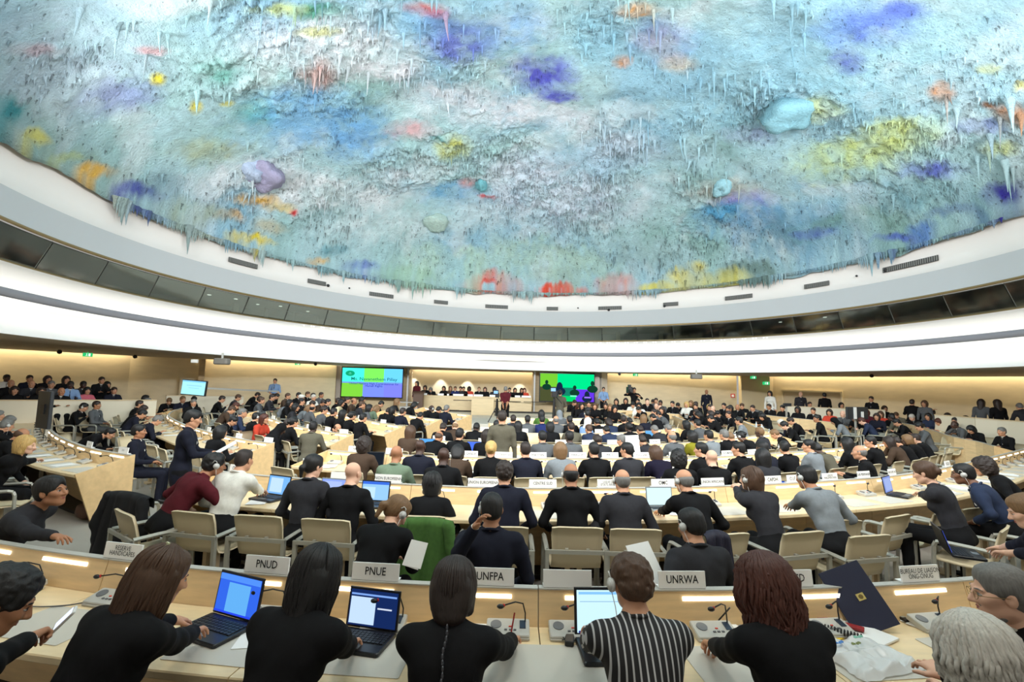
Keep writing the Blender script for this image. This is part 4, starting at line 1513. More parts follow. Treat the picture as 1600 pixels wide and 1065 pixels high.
# labels: 0 skin, 1 top, 2 trousers, 3 shirt, 4 shoes, 5 lips, 6 brows/eyes
def head_sdf(S, o, Rh, sex='m', s=1.0, face=True, detail=True):
    def w(p):
        return np.asarray(o) + Rh @ (np.asarray(p, float) * s)

    def E(c, r, lab=0, k=0.02, sub=False):
        S.el(w(c), np.array(r) * s, lab, k * s, Rh, sub)

    def RC(a, b, ra, rb, lab=0, k=0.015, sub=False):
        S.rc(w(a), w(b), ra * s, rb * s, lab, k * s, sub)
    E((0, -0.014, 0.035), (0.074, 0.093, 0.083))
    E((0, 0.03, -0.015), (0.061, 0.066, 0.083))
    j = 0.95 if sex == 'f' else 1.05
    E((0, 0.034, -0.07), (0.046 * j, 0.050, 0.036), k=0.03)
    E((0, 0.066, -0.094), (0.021 * j, 0.018, 0.017), k=0.025)
    RC((-0.05, 0.0, -0.06), (-0.02, 0.055, -0.088), 0.018, 0.016, k=0.03)
    RC((0.05, 0.0, -0.06), (0.02, 0.055, -0.088), 0.018, 0.016, k=0.03)
    if face:
        E((-0.031, 0.100, 0.006), (0.019, 0.017, 0.012), k=0.015, sub=True)
        E((0.031, 0.100, 0.006), (0.019, 0.017, 0.012), k=0.015, sub=True)
        RC((0, 0.092, 0.012), (0, 0.113, -0.026), 0.009, 0.0125, k=0.014)
        E((-0.013, 0.100, -0.029), (0.009, 0.011, 0.008), k=0.01)
        E((0.013, 0.100, -0.029), (0.009, 0.011, 0.008), k=0.01)
        RC((-0.040, 0.075, -0.018), (-0.052, 0.05, -0.005), 0.016, 0.014, k=0.03)
        RC((0.040, 0.075, -0.018), (0.052, 0.05, -0.005), 0.016, 0.014, k=0.03)
        RC((-0.04, 0.080, 0.024), (-0.014, 0.090, 0.022), 0.0065, 0.0075, 0, k=0.012)
        RC((0.04, 0.080, 0.024), (0.014, 0.090, 0.022), 0.0065, 0.0075, 0, k=0.012)
        RC((-0.015, 0.0885, -0.054), (0.015, 0.0885, -0.054), 0.0045, 0.0045, 0, k=0.006)
        RC((-0.012, 0.088, -0.0615), (0.012, 0.088, -0.0615), 0.005, 0.005, 0, k=0.006)
        if detail:
            E((-0.031, 0.0795, 0.005), (0.0125, 0.0125, 0.0115), 0, k=0.003)
            E((0.031, 0.0795, 0.005), (0.0125, 0.0125, 0.0115), 0, k=0.003)
            RC((-0.046, 0.0805, 0.026), (-0.018, 0.0955, 0.029), 0.0035, 0.0045, 0, k=0.003)
            RC((0.046, 0.0805, 0.026), (0.018, 0.0955, 0.029), 0.0035, 0.0045, 0, k=0.003)
    for sx in (-1, 1):
        S.el(w((sx * 0.0765, -0.004, -0.004)), np.array((0.011, 0.020, 0.033)) * s, 0, 0.008, Rh @ rotm('Z', sx * 22))
        if detail:
            S.el(w((sx * 0.088, 0.002, 0.0)), np.array((0.007, 0.010, 0.017)) * s, 0, 0.004, Rh @ rotm('Z', sx * 22), True)


def neck_sdf(S, o, Rh, nb, sex):
    r = 0.050 if sex == 'm' else 0.043
    top = np.asarray(o) + Rh @ np.array((0, -0.018, -0.055))
    S.rc(top, nb, r, r * 1.12, 0, 0.035)


def hand_parts(wrist, fwd, up, side, s=1.0, curl=0.35, spread=0.16, h=0.0042, lab=0, thumb_close=0.0, point=False):
    """side +1: a right hand (thumb towards -x of its own frame when palm faces down and fingers point forward)"""
    f = np.asarray(fwd, float)
    f /= np.linalg.norm(f)
    u = np.asarray(up, float)
    u = u - f * (u @ f)
    u /= np.linalg.norm(u)
    x = np.cross(f, u)          # to the right of the hand when looking along fingers, back of hand up
    x = x * 1.0
    t = -side * x               # thumb side
    S = SDF()
    w = np.asarray(wrist, float)
    S.rc(w - f * 0.03, w + f * 0.012, 0.025 * s, 0.025 * s, lab, 0.02)
    for q in np.linspace(-0.028, 0.028, 4):
        S.rc(w + f * 0.012 + x * q * 0.6, w + (f * 0.082 + x * q) * s, 0.0155 * s, 0.0125 * s, lab, 0.012)
    # fingers: index nearest the thumb
    for i, (off, L) in enumerate(((0.031, 0.074), (0.0105, 0.082), (-0.0105, 0.076), (-0.031, 0.060))):
        b = w + (f * (0.084 - 0.004 * abs(i - 1)) + t * off) * s
        d = f * math.cos(spread * (1.5 - i) * 0.6) + t * math.sin(spread * (1.5 - i) * 0.6)
        cc = curl * (1 + 0.15 * i)
        if point and i == 0:
            cc = 0.03
        elif point:
            cc = 1.3
        p = b
        ang = cc * 0.6
        for seg, (fr, ra, rb) in enumerate(((0.45, 0.0098, 0.009), (0.3, 0.009, 0.0084), (0.25, 0.0084, 0.0070))):
            dirn = d * math.cos(ang) - u * math.sin(ang)
            e = p + dirn * L * fr * s
            S.rc(p, e, ra * s, rb * s, lab, 0.004)
            p = e
            ang += cc * (1.0 if seg == 0 else 0.8)
    b = w + (f * 0.018 + t * 0.024) * s
    d1 = f * 0.62 + t * (0.72 - 0.5 * thumb_close) - u * (0.25 + 0.5 * thumb_close)
    d1 /= np.linalg.norm(d1)
    m = b + d1 * 0.042 * s
    d2 = f * 0.9 + t * (0.35 - 0.6 * thumb_close) - u * (0.25 + 0.5 * thumb_close)
    d2 /= np.linalg.norm(d2)
    S.rc(b, m, 0.016 * s, 0.0115 * s, lab, 0.014)
    S.rc(m, m + d2 * 0.03 * s, 0.0112 * s, 0.0098 * s, lab, 0.004)
    S.rc(m + d2 * 0.03 * s, m + (d2 * 0.052 - u * 0.004) * s, 0.0098 * s, 0.0075 * s, lab, 0.003)
    return S.build(h)


def ik(a, b, l1, l2, hint):
    a, b, hint = np.array(a, float), np.array(b, float), np.array(hint, float)
    d = b - a
    L = np.linalg.norm(d)
    if L > (l1 + l2) * 0.995:
        b = a + d / L * (l1 + l2) * 0.995
        d = b - a
        L = np.linalg.norm(d)
    n = d / L
    x = (l1 * l1 - l2 * l2 + L * L) / 2 / L
    y = math.sqrt(max(0, l1 * l1 - x * x))
    hp = hint - n * (hint @ n)
    hp /= np.linalg.norm(hp) + 1e-9
    return a + n * x + hp * y, b


def make_body(name, stand=False, sex='m', lean=12, hunch=12, side=0, twist=0, hp=8, hy=0, hr=0, L=None, R=None, hL=None, hR=None,
              ehL=(-0.6, -0.3, -1), ehR=(0.6, -0.3, -1), bare=0.0, h=0.016, hh=0.008, hhand=0.0, curl=0.4, sit=0.45, legs=None, skirt=False,
              coat=False, face=True, folds=0.007, girth=1.0, handup=None, neck_shirt=True, lap=False, seed=1, thumb=0.0, point=None, shoulders=1.0, scoop=False, knees=0.0):
    """returns dict(mesh parts, head matrix, wrists). Local frame: +y forward, origin on the floor under the hips"""
    fw = (0.94 if sex == 'f' else 1.0) * shoulders
    S = SDF()
    la, hu = math.radians(lean), math.radians(hunch)
    sd = math.radians(side)
    P = np.array([0, 0, 0.93 if stand else sit + 0.095])
    s1 = np.array([math.sin(sd), math.sin(la), math.cos(la)])
    s2 = np.array([math.sin(sd) * 0.8, math.sin(la + hu), math.cos(la + hu)])
    s1 /= np.linalg.norm(s1)
    s2 /= np.linalg.norm(s2)
    W = P + s1 * 0.19
    C = W + s1 * 0.08 + s2 * 0.10
    NB = W + s1 * 0.12 + s2 * 0.215
    a3 = (la + hu) * 0.75 + math.radians(hp) * 0.25
    s3 = np.array([math.sin(sd) * 0.5, math.sin(a3), math.cos(a3)])
    s3 /= np.linalg.norm(s3)
    HO = NB + s3 * 0.165 + np.array([0, 0.012, 0])
    Rt = rotm('Z', -twist) @ rotm('Y', side)
    Rc = Rt @ rotm('X', -(lean + hunch * 0.7))
    g = girth
    # torso
    S.el(P + np.array([0, -0.005, 0.02]), (0.172 * g, 0.128 * g, 0.12), 2 if not (coat or skirt) else 1, 0.06)
    S.el(W, ((0.162 if sex == 'm' else 0.146) * g * fw, 0.112 * g, 0.15), 1, 0.06, Rt @ rotm('X', -lean))
    S.el(C, (0.172 * g * fw, 0.118 * g, 0.165), 1, 0.06, Rc)
    X = Rt @ np.array([1.0, 0, 0])
    SH = NB - s2 * 0.055
    sw = 0.178 * fw
    for q in (-1, 1):
        S.rc(SH + X * q * sw * 0.86 - s2 * 0.005, NB + X * q * 0.035 + s2 * 0.0, 0.062, 0.052, 1, 0.05)
        S.el(C + X * q * 0.085 * fw + Rc @ np.array([0, -0.055, 0.045]), (0.075, 0.05, 0.1), 1, 0.05, Rc)
    if sex == 'f':
        for q in (-1, 1):
            S.el(C + X * q * 0.07 + Rc @ np.array([0, 0.085, -0.02]), (0.065, 0.055, 0.065), 1, 0.04, Rc)
    else:
        S.el(C + Rc @ np.array([0, 0.06, 0.0]), (0.13, 0.06, 0.12), 1, 0.05, Rc)
    Rh = rot_xyz(hp, hy + twist, hr)
    # collar
    if neck_shirt:
        S.rc(NB + X * 0.075 + s3 * 0.01 - s2 * 0.0, NB - X * 0.075 + s3 * 0.01, 0.02, 0.02, 1, 0.03)
    if scoop:
        S.el(NB + s3 * 0.0 + np.array([0, 0.0, 0]), (0.085, 0.075, 0.03), 0, 0.02)
    # limbs
    out = {}
    hands = []
    for q, T, hd, eh in ((-1, L, hL, ehL), (1, R, hR, ehR)):
        sh = SH + X * q * sw
        if T is None:
            T = (q * (0.26 if stand else 0.2), 0.04 if stand else 0.28, 0.78 if stand else sit + 0.17)
        el, wr = ik(sh, T, 0.285, 0.25, eh)
        S.rc(sh, sh + (el - sh) * 0.3, 0.066 * g ** 0.5, 0.060 * g ** 0.5, 1, 0.05)
        S.rc(sh + (el - sh) * 0.3, el, 0.060 * g ** 0.5, 0.048, 1, 0.035)
        fa = (wr - el) / np.linalg.norm(wr - el)
        cut = wr - fa * (0.03 + bare * 0.2)
        S.rc(el, cut, 0.048, 0.040 if not bare else 0.046, 1, 0.03)
        if bare:
            S.rc(el + (cut - el) * 0.9, wr, 0.038, 0.028, 0, 0.01)
        elif neck_shirt:
            S.rc(cut, wr - fa * 0.012, 0.033, 0.032, 3, 0.004)
            S.rc(cut, wr, 0.026, 0.024, 0, 0.004)
        else:
            S.rc(cut, wr, 0.027, 0.024, 0, 0.006)
        fd = np.asarray(hd[0], float) if hd else fa
        ud = np.asarray(hd[1], float) if hd else np.array([q * -0.25, -0.25, 1.0])
        if hhand:
            hands.append(hand_parts(wr, fd, ud, q, 0.93 if sex == 'f' else 1.0, curl if not isinstance(curl, tuple) else curl[0 if q < 0 else 1], h=hhand, thumb_close=thumb, point=(point == q)))
        else:
            fd = fd / np.linalg.norm(fd)
            x = np.cross(fd, ud)
            x /= np.linalg.norm(x)
            uu = np.cross(x, fd)
            S.rc(wr - x * 0.018, wr + fd * 0.075 - x * 0.022, 0.019, 0.016, 0, 0.015)
            S.rc(wr + x * 0.018, wr + fd * 0.075 + x * 0.022, 0.019, 0.016, 0, 0.015)
            for o_ in (-0.03, -0.01, 0.01, 0.03):
                S.rc(wr + fd * 0.075 + x * o_, wr + fd * 0.15 + x * o_ * 1.2 - uu * 0.035, 0.0105, 0.009, 0, 0.005)
            S.rc(wr + fd * 0.02 - q * x * 0.025, wr + fd * 0.08 - q * x * 0.06 - uu * 0.01, 0.014, 0.010, 0, 0.008)
        out['w' + 'LxR'[q + 1]] = (wr, fd, ud)
    # legs
    for q in (-1, 1):
        hip = P + np.array([q * 0.09, 0.02 if not stand else 0, -0.02 if not stand else -0.05])
        if legs:
            kn, an = legs[0 if q < 0 else 1]
            kn, an = np.array(kn, float), np.array(an, float)
        elif stand:
            kn = np.array([q * 0.1, 0.02, 0.5])
            an = np.array([q * 0.11, -0.02, 0.09])
        else:
            kn = np.array([q * (0.11 + knees), 0.43, sit + 0.06])
            an = np.array([q * (0.12 + knees), 0.40, 0.1])
        S.rc(hip, kn, 0.092 * g ** 0.5, 0.064, 1 if skirt else 2, 0.05)
        S.rc(kn, an, 0.063, 0.05, 2, 0.03)
        fo = an + np.array([q * 0.02, 0.13, -0.065])
        S.rc(an + np.array([0, -0.02, -0.05]), fo, 0.04, 0.036, 4, 0.02)
        if not stand:
            S.el((hip + np.array([0, -0.04, 0.0])), (0.105 * g, 0.13, 0.085), 2 if not coat else 1, 0.05)
    if coat:
        if stand:
            S.el(P + np.array([0, 0, -0.12]), (0.185 * g, 0.135 * g, 0.2), 1, 0.05)
        else:
            S.el(P + np.array([0, -0.03, -0.02]), (0.19 * g, 0.15 * g, 0.09), 1, 0.05)
    neck_sdf(S, HO, Rh, NB + s3 * 0.05, sex)

    def wrinkle(Pp):
        a = vnoise(Pp, 9.0, seed, 2) - 0.5
        b_ = vnoise(Pp * np.array([1, 1, 0.45]), 16.0, seed + 3, 2) - 0.5
        up = np.clip((NB[2] - 0.02 - Pp[:, 2]) * 20, 0, 1)
        return (a * folds * 2.4 + b_ * folds * 1.6) * up
    parts = []
    if hh < h * 0.8:
        parts.append(S.build(h, wrinkle))
        Hs = SDF()
        head_sdf(Hs, HO, Rh, sex, 1.0, face, hh < 0.006)
        neck_sdf(Hs, HO, Rh, NB + s3 * 0.045, sex)
        parts.append(Hs.build(hh))
        if neck_shirt:
            Cs = SDF()
            Cs.el(NB + s3 * 0.034, (0.067 if sex == 'm' else 0.057, 0.066, 0.024), 3, 0.012, rotm('X', -math.degrees(a3) * 0.8))
            parts.append(Cs.build(hh))
            Vs = SDF()
            Vs.rc(NB + s3 * 0.0 + Rc @ np.array([0, 0.036, 0.0]), C + Rc @ np.array([0, 0.128, -0.01]), 0.038, 0.02, 3, 0.01)
            parts.append(Vs.build(hh))
            Vs = SDF()
            Vs.rc(NB + s3 * 0.015 + Rc @ np.array([0, 0.066, 0.0]), C + Rc @ np.array([0, 0.146, -0.02]), 0.011, 0.015, 7, 0.003)
            parts.append(Vs.build(min(hh, 0.007)))
    else:
        head_sdf(S, HO, Rh, sex, 1.0, face, False)
        parts.append(S.build(h, wrinkle))
    parts += hands
    cm = MB()
    rx, ry, up_, rt_ = (0.071, 0.074, 0.010, 0.013) if neck_shirt else ((0.060, 0.063, 0.022, 0.010) if sex == 'm' else (0.054, 0.057, 0.018, 0.008))
    if not scoop:
        Rn = rotm('X', -math.degrees(a3) * 0.8)
        cm.tube([NB + s3 * up_ + Rn @ np.array([rx * math.sin(w_), ry * math.cos(w_), -0.022 * math.cos(w_) * (1 if neck_shirt else 0.4)]) for w_ in np.linspace(0, 2 * PI, 25)], rt_, 1, 8, False)
        parts.append((np.array(cm.v), np.array(cm.f), np.array(cm.m, np.int32)))
    if face:
        fm = MB()
        for q in (-1, 1):
            fm.ball((q * 0.031, 0.0835, 0.005), (0.0145, 0.0105, 0.0062), 8, 12)
            fm.ball((q * 0.031, 0.0915, 0.005), (0.0062, 0.0045, 0.0062), 6, 8)
            fm.tube([(q * 0.047, 0.079, 0.024), (q * 0.034, 0.091, 0.0295), (q * 0.016, 0.0965, 0.027)], [0.0022, 0.0036, 0.0028], 6, 6, False)
            fm.tube([(q * 0.0455, 0.084, 0.0055), (q * 0.031, 0.0935, 0.0125), (q * 0.018, 0.091, 0.007)], [0.0012, 0.0018, 0.0012], 6, 5, False)
        fm.tube([(-0.023, 0.0865, -0.056), (-0.008, 0.0945, -0.0535), (0, 0.0950, -0.0545), (0.008, 0.0945, -0.0535), (0.023, 0.0865, -0.056)], [0.0015, 0.0036, 0.003, 0.0036, 0.0015], 5, 6, False)
        fm.tube([(-0.02, 0.087, -0.059), (0, 0.0945, -0.0625), (0.02, 0.087, -0.059)], [0.0015, 0.0048, 0.0015], 5, 6, False)
        Vf = np.array(fm.v) @ Rh.T + HO
        parts.append((Vf, np.array([f for f in fm.f]), np.array(fm.m, np.int32)))
    out['geo'] = join(parts)
    Mh = Matrix.Identity(4)
    for i in range(3):
        for j in range(3):
            Mh[i][j] = Rh[i][j]
        Mh[i][3] = HO[i]
    out['head'] = Mh
    out['top'] = (HO + Rh @ np.array([0, -0.02, 0.118]))
    out['neck'] = NB
    out['C'] = C
    out['Rc'] = Rc
    out['name'] = name
    return out


SKIN = {
    'p': mat('skin_pale', (226, 178, 150), 0.55), 'm': mat('skin_medium', (204, 150, 116), 0.55), 't': mat('skin_tan', (176, 122, 88), 0.55),
    'b': mat('skin_brown', (122, 82, 60), 0.5), 'd': mat('skin_dark', (72, 48, 38), 0.5)}
LIPS = mat('lips', (170, 92, 82), 0.5)
HAIRC = {}
for k, c in (('k', (16, 14, 14)), ('n', (40, 28, 22)), ('b', (76, 52, 34)), ('l', (122, 92, 60)), ('y', (196, 160, 96)), ('g', (112, 110, 106)), ('w', (196, 192, 182)), ('r', (74, 34, 20)), ('c', (30, 36, 54))):
    m = bpy.data.materials.new('hair_' + k)
    m.use_nodes = True
    nt = m.node_tree
    b = nt.nodes['Principled BSDF']
    b.inputs['Roughness'].default_value = 0.55
    tc_ = nt.nodes.new('ShaderNodeTexCoord')
    mp_ = nt.nodes.new('ShaderNodeMapping')
    mp_.inputs['Scale'].default_value = (1, 1, 0.12)
    n_ = nt.nodes.new('ShaderNodeTexNoise')
    n_.inputs['Scale'].default_value = 130
    n_.inputs['Detail'].default_value = 3
    nt.links.new(tc_.outputs['Object'], mp_.inputs[0])
    nt.links.new(mp_.outputs[0], n_.inputs['Vector'])
    rp = nt.nodes.new('ShaderNodeMix')
    rp.data_type = 'RGBA'
    lc = lin(c)
    rp.inputs[6].default_value = (*[x * 0.55 for x in lc], 1)
    rp.inputs[7].default_value = (*[min(1, x * 1.5 + 0.004) for x in lc], 1)
    nt.links.new(n_.outputs['Fac'], rp.inputs[0])
    nt.links.new(rp.outputs[2], b.inputs['Base Color'])
    bp_ = nt.nodes.new('ShaderNodeBump')
    bp_.inputs['Strength'].default_value = 0.6
    bp_.inputs['Distance'].default_value = 0.004
    nt.links.new(n_.outputs['Fac'], bp_.inputs['Height'])
    nt.links.new(bp_.outputs[0], b.inputs['Normal'])
    HAIRC[k] = m
CLOTH = {}
for k, c in (('k', (17, 17, 19)), ('n', (27, 29, 42)), ('c', (48, 48, 52)), ('g', (92, 94, 96)), ('s', (128, 134, 138)), ('w', (226, 224, 214)), ('u', (34, 44, 92)), ('l', (134, 164, 204)), ('m', (84, 26, 34)), ('r', (196, 70, 50)),
             ('o', (134, 128, 34)), ('e', (74, 112, 48)), ('t', (96, 92, 78)), ('b', (76, 60, 48)), ('p', (206, 106, 120)), ('i', (226, 212, 172)), ('q', (60, 160, 160)), ('v', (24, 20, 40)), ('d', (44, 54, 78)), ('h', (112, 130, 108))):
    CLOTH[k] = mat('cloth_' + k, c, 0.85, var=0.06, vscale=40, bump=0.15, bscale=500, spec=0.2)
EYEM = bpy.data.materials.new('eye')
EYEM.use_nodes = True
EYEM.node_tree.nodes['Principled BSDF'].inputs['Base Color'].default_value = (0.5, 0.46, 0.42, 1)
EYEM.node_tree.nodes['Principled BSDF'].inputs['Roughness'].default_value = 0.15
SHOE = mat('shoe_black', (14, 13, 13), 0.4)
SLOTS = [SKIN['m'], CLOTH['k'], CLOTH['k'], CLOTH['w'], SHOE, LIPS, HAIRC['k'], CLOTH['n'], EYEM]


def body_mesh(B):
    V, F, L = B['geo']
    return npmesh(B['name'], V, F, SLOTS, L)


# ---- hair, in head space
def hair_sdf(style):
    S = SDF()
    cut = []
    if style in ('short', 'messy', 'grey_short', 'crop'):
        t = {'short': 0.010, 'messy': 0.018, 'grey_short': 0.010, 'crop': 0.004}[style]
        S.el((0, -0.016, 0.040), (0.076 + t, 0.094 + t, 0.083 + t), 0, 0.02)
        S.el((0, -0.05, -0.015), (0.064 + t, 0.056 + t, 0.062), 0, 0.03)
        S.el((0, 0.034, 0.088), (0.052, 0.04, 0.024 + t * 0.6), 0, 0.03)
        cut = [((0, 0.122, 0.004), (0.078, 0.062, 0.078)), ((0, 0.09, -0.09), (0.12, 0.10, 0.085)), ((0.095, 0.01, -0.035), (0.03, 0.055, 0.05)), ((-0.095, 0.01, -0.035), (0.03, 0.055, 0.05))]
    elif style == 'fringe':      # bald crown with hair round the back and sides
        S.el((0, -0.022, 0.012), (0.084, 0.096, 0.055), 0, 0.02)
        S.el((0, -0.055, -0.025), (0.066, 0.053, 0.05), 0, 0.03)
        cut = [((0, -0.012, 0.088), (0.070, 0.084, 0.060)), ((0, 0.11, 0.0), (0.12, 0.10, 0.12)), ((0.095, 0.02, -0.04), (0.03, 0.05, 0.05)), ((-0.095, 0.02, -0.04), (0.03, 0.05, 0.05))]
    elif style in ('bob', 'long', 'pony', 'bun', 'curly', 'longcurly', 'back', 'clip'):
        t = 0.016 if style not in ('curly', 'longcurly') else 0.03
        S.el((0, -0.018, 0.040), (0.077 + t, 0.095 + t, 0.084 + t * 0.8), 0, 0.02)
        if style in ('bob', 'long', 'curly', 'longcurly', 'clip'):
            zb = {'bob': -0.11, 'long': -0.25, 'curly': -0.10, 'longcurly': -0.30, 'clip': -0.34}[style]
            w = 0.06 if style != 'longcurly' else 0.085
            S.el((0, -0.045, -0.04), (0.083 + t, 0.065 + t, 0.09), 0, 0.04)
            S.rc((-0.03, -0.055, 0.0), (-0.025, -0.070, zb), 0.07, w * 0.8, 0, 0.04)
            S.rc((0.03, -0.055, 0.0), (0.025, -0.070, zb), 0.07, w * 0.8, 0, 0.04)
            for q in (-1, 1):
                S.rc((q * 0.076, 0.012, 0.03), (q * 0.080, 0.0, max(zb, -0.16) + 0.02), 0.026, 0.024, 0, 0.04)
        else:
            S.el((0, -0.052, -0.012), (0.070, 0.058, 0.065), 0, 0.03)
            if style == 'pony':
                S.rc((0, -0.115, 0.0), (0, -0.14, -0.03), 0.026, 0.028, 0, 0.02)
                S.rc((0, -0.14, -0.03), (0, -0.125, -0.12), 0.028, 0.016, 0, 0.02)
            if style == 'bun':
                S.el((0, -0.125, 0.005), (0.045, 0.034, 0.042), 0, 0.015)
        S.el((0, 0.040, 0.088), (0.052, 0.04, 0.028), 0, 0.03)
        cut = [((0, 0.130, -0.012), (0.066, 0.072, 0.092)), ((0, 0.10, -0.10), (0.062, 0.11, 0.085))]
        if style in ('pony', 'bun', 'back'):
            cut += [((0, 0.09, -0.09), (0.12, 0.10, 0.085)), ((0.1, 0.01, -0.03), (0.032, 0.05, 0.05)), ((-0.1, 0.01, -0.03), (0.032, 0.05, 0.05))]
    elif style == 'scarf':
        S.el((0, -0.015, 0.030), (0.092, 0.108, 0.104), 0, 0.02)
        S.rc((0, -0.03, 0.0), (0, -0.035, -0.14), 0.085, 0.10, 0, 0.05)
        S.el((0, -0.02, -0.19), (0.17, 0.12, 0.06), 0, 0.06)
        cut = [((0, 0.125, -0.015), (0.058, 0.075, 0.078))]
    elif style == 'turban':
        S.el((0, -0.012, 0.075), (0.105, 0.118, 0.072), 0, 0.02)
        S.el((0, -0.03, 0.03), (0.088, 0.1, 0.05), 0, 0.02)
        cut = [((0, 0.12, -0.03), (0.09, 0.08, 0.075))]
    for c, r in cut:
        S.el(c, r, 0, 0.012, None, True)
    return S


HAIR = {}


def hair_mesh(style, h=0.0095):
    key = (style, h)
    if key not in HAIR:
        amp = {'short': .003, 'crop': .001, 'grey_short': .003, 'messy': .009, 'fringe': .002, 'curly': .012, 'longcurly': .014, 'scarf': .004, 'turban': .003}.get(style, .0045)

        def dsp(P):
            if style in ('curly', 'longcurly', 'messy'):
                return (vnoise(P, 45, 5, 2) - 0.5) * amp * 2
            if style == 'turban':
                return np.sin(P[:, 2] * 260 + P[:, 0] * 60) * 0.003
            a = np.arctan2(P[:, 0], -P[:, 1] + 0.01)
            return (vnoise(np.stack([a * 5, P[:, 2] * 4, P[:, 1] * 6], 1), 2.5, 7, 3) - 0.5) * amp * 2.2
        V, F, L = hair_sdf(style).build(h, dsp)
        HAIR[key] = npmesh('hair', V, F, [HAIRC['k']], None)
    return HAIR[key]


# conference earphone: pale disc over one ear with a hook and cord
e_ = MB()
e_.disc((0, 0, 0), 0.031, 0.014, 0, 18, rotm('Y', 90)).disc((0.008, 0, 0), 0.022, 0.01, 0, 16, rotm('Y', 90))
e_.tube([(0.0, 0.0, 0.03), (0.0, -0.01, 0.05), (-0.006, -0.03, 0.055), (-0.012, -0.042, 0.03)], 0.004, 0, 6)
e_.tube([(0.003, 0.004, -0.03), (0.0, 0.02, -0.09), (0, 0.03, -0.17), (-0.01, 0.06, -0.26)], 0.0022, 0, 5)
EARM = e_.mesh('earphone', mat('earphone_grey', (205, 205, 200), 0.4), True)

# ------------------------------------------------------------------ chairs
def shell_profile():
    pts = [(0.25, 0.448), (0.22, 0.462), (0.0, 0.452), (-0.14, 0.455), (-0.205, 0.48), (-0.235, 0.54), (-0.262, 0.66), (-0.292, 0.78), (-0.318, 0.875)]
    return np.array(pts)


def make_chair_meshes():
    pr = shell_profile()
    W = np.array([0.22, 0.235, 0.24, 0.24, 0.238, 0.236, 0.236, 0.245, 0.242])
    d = np.gradient(pr, axis=0)
    nrm = np.stack([-d[:, 1], d[:, 0]], 1)
    nrm /= np.linalg.norm(nrm, axis=1)[:, None]

    def sheet(i0, i1, name):
        mb = MB()
        nx = 8
        V = []
        for sgn in (0, 1):
            for i in range(i0, i1):
                for k in range(nx + 1):
                    x = -1 + 2 * k / nx
                    bow = (0.018 * (x * x) if i >= 4 else 0.006 * x * x)
                    yy, zz = pr[i] + nrm[i] * (-0.012 if sgn else 0.012)
                    if i >= 4:
                        yy += bow
                    else:
                        zz += bow
                    rnd = 1.0
                    if i == len(pr) - 1:
                        zz -= 0.012 * abs(x) ** 6
                    V.append((x * W[i] * rnd, yy, zz))
        n = (i1 - i0)
        F = []
        A = n * (nx + 1)
        for i in range(n - 1):
            for k in range(nx):
                a = i * (nx + 1) + k
                F.append((a, a + 1, a + nx + 2, a + nx + 1))
                F.append((A + a, A + a + nx + 1, A + a + nx + 2, A + a + 1))
        for i in range(n - 1):
            for k in (0, nx):
                a = i * (nx + 1) + k
                F.append((a, a + nx + 1, A + a + nx + 1, A + a))
        for i in (0, n - 1):
            for k in range(nx):
                a = i * (nx + 1) + k
                F.append((a, A + a, A + a + 1, a + 1))
        mb.add(V, F)
        return mb.mesh(name, LEATHER, True)
    seat = sheet(0, 5, 'seat')
    back = sheet(4, 9, 'backrest')
    arms = {}
    for q in (-1, 1):
        mb = MB()
        x = q * 0.285
        pts = [(x, -0.30, 0.655), (x, -0.1, 0.665), (x, 0.14, 0.668), (x, 0.195, 0.655), (x, 0.215, 0.61), (x, 0.222, 0.4), (x, 0.23, 0.0)]
        # flat armrest then a rounded front leg
        for a, b in zip(pts[:-1], pts[1:]):
            mb.tube([a, b], 0.021, n=4)
        arms[q] = mb.mesh('armrest', METAL)
        mb = MB().box((x, -0.31, 0.3275), (0.035, 0.035, 0.655))
        arms[(q, 'leg')] = mb.mesh('rear_leg', METAL)
    rail = MB().box((0, -0.318, 0.648), (0.605, 0.022, 0.036)).box((-0.1, -0.3, 0.668), (0.03, 0.03, 0.014)).box((0.1, -0.3, 0.668), (0.03, 0.03, 0.014)).mesh('back_rail', METAL)
    post = MB().box((-0.06, -0.02, 0.225), (0.045, 0.05, 0.44)).box((0.06, -0.02, 0.225), (0.045, 0.05, 0.44)).box((0, -0.02, 0.012), (0.3, 0.28, 0.02)).mesh('pedestal', mat('pedestal_beige', (196, 176, 142), 0.5))
    return seat, back, arms, rail, post


CH = make_chair_meshes()


def put_chair(x, y, rz, z=0.0, lab='', group=None, full=True, **k):
    r = ob('armchair', None, loc=(x, y, z), rz=rz, label=lab, cat='chair', group=group)
    ob('seat', CH[0], r)
    ob('backrest', CH[1], r)
    for q in (-1, 1):
        ob('armrest', CH[2][q], r)
        ob('leg', CH[2][(q, 'leg')], r)
    ob('back_rail', CH[3], r)
    if full:
        ob('pedestal', CH[4], r)
    return r

# ------------------------------------------------------------------ kinds of pose shared by the crowd
DK = 0.80     # wrist height over desk
BOD = {}


def pose(key, **k):
    BOD[key] = k


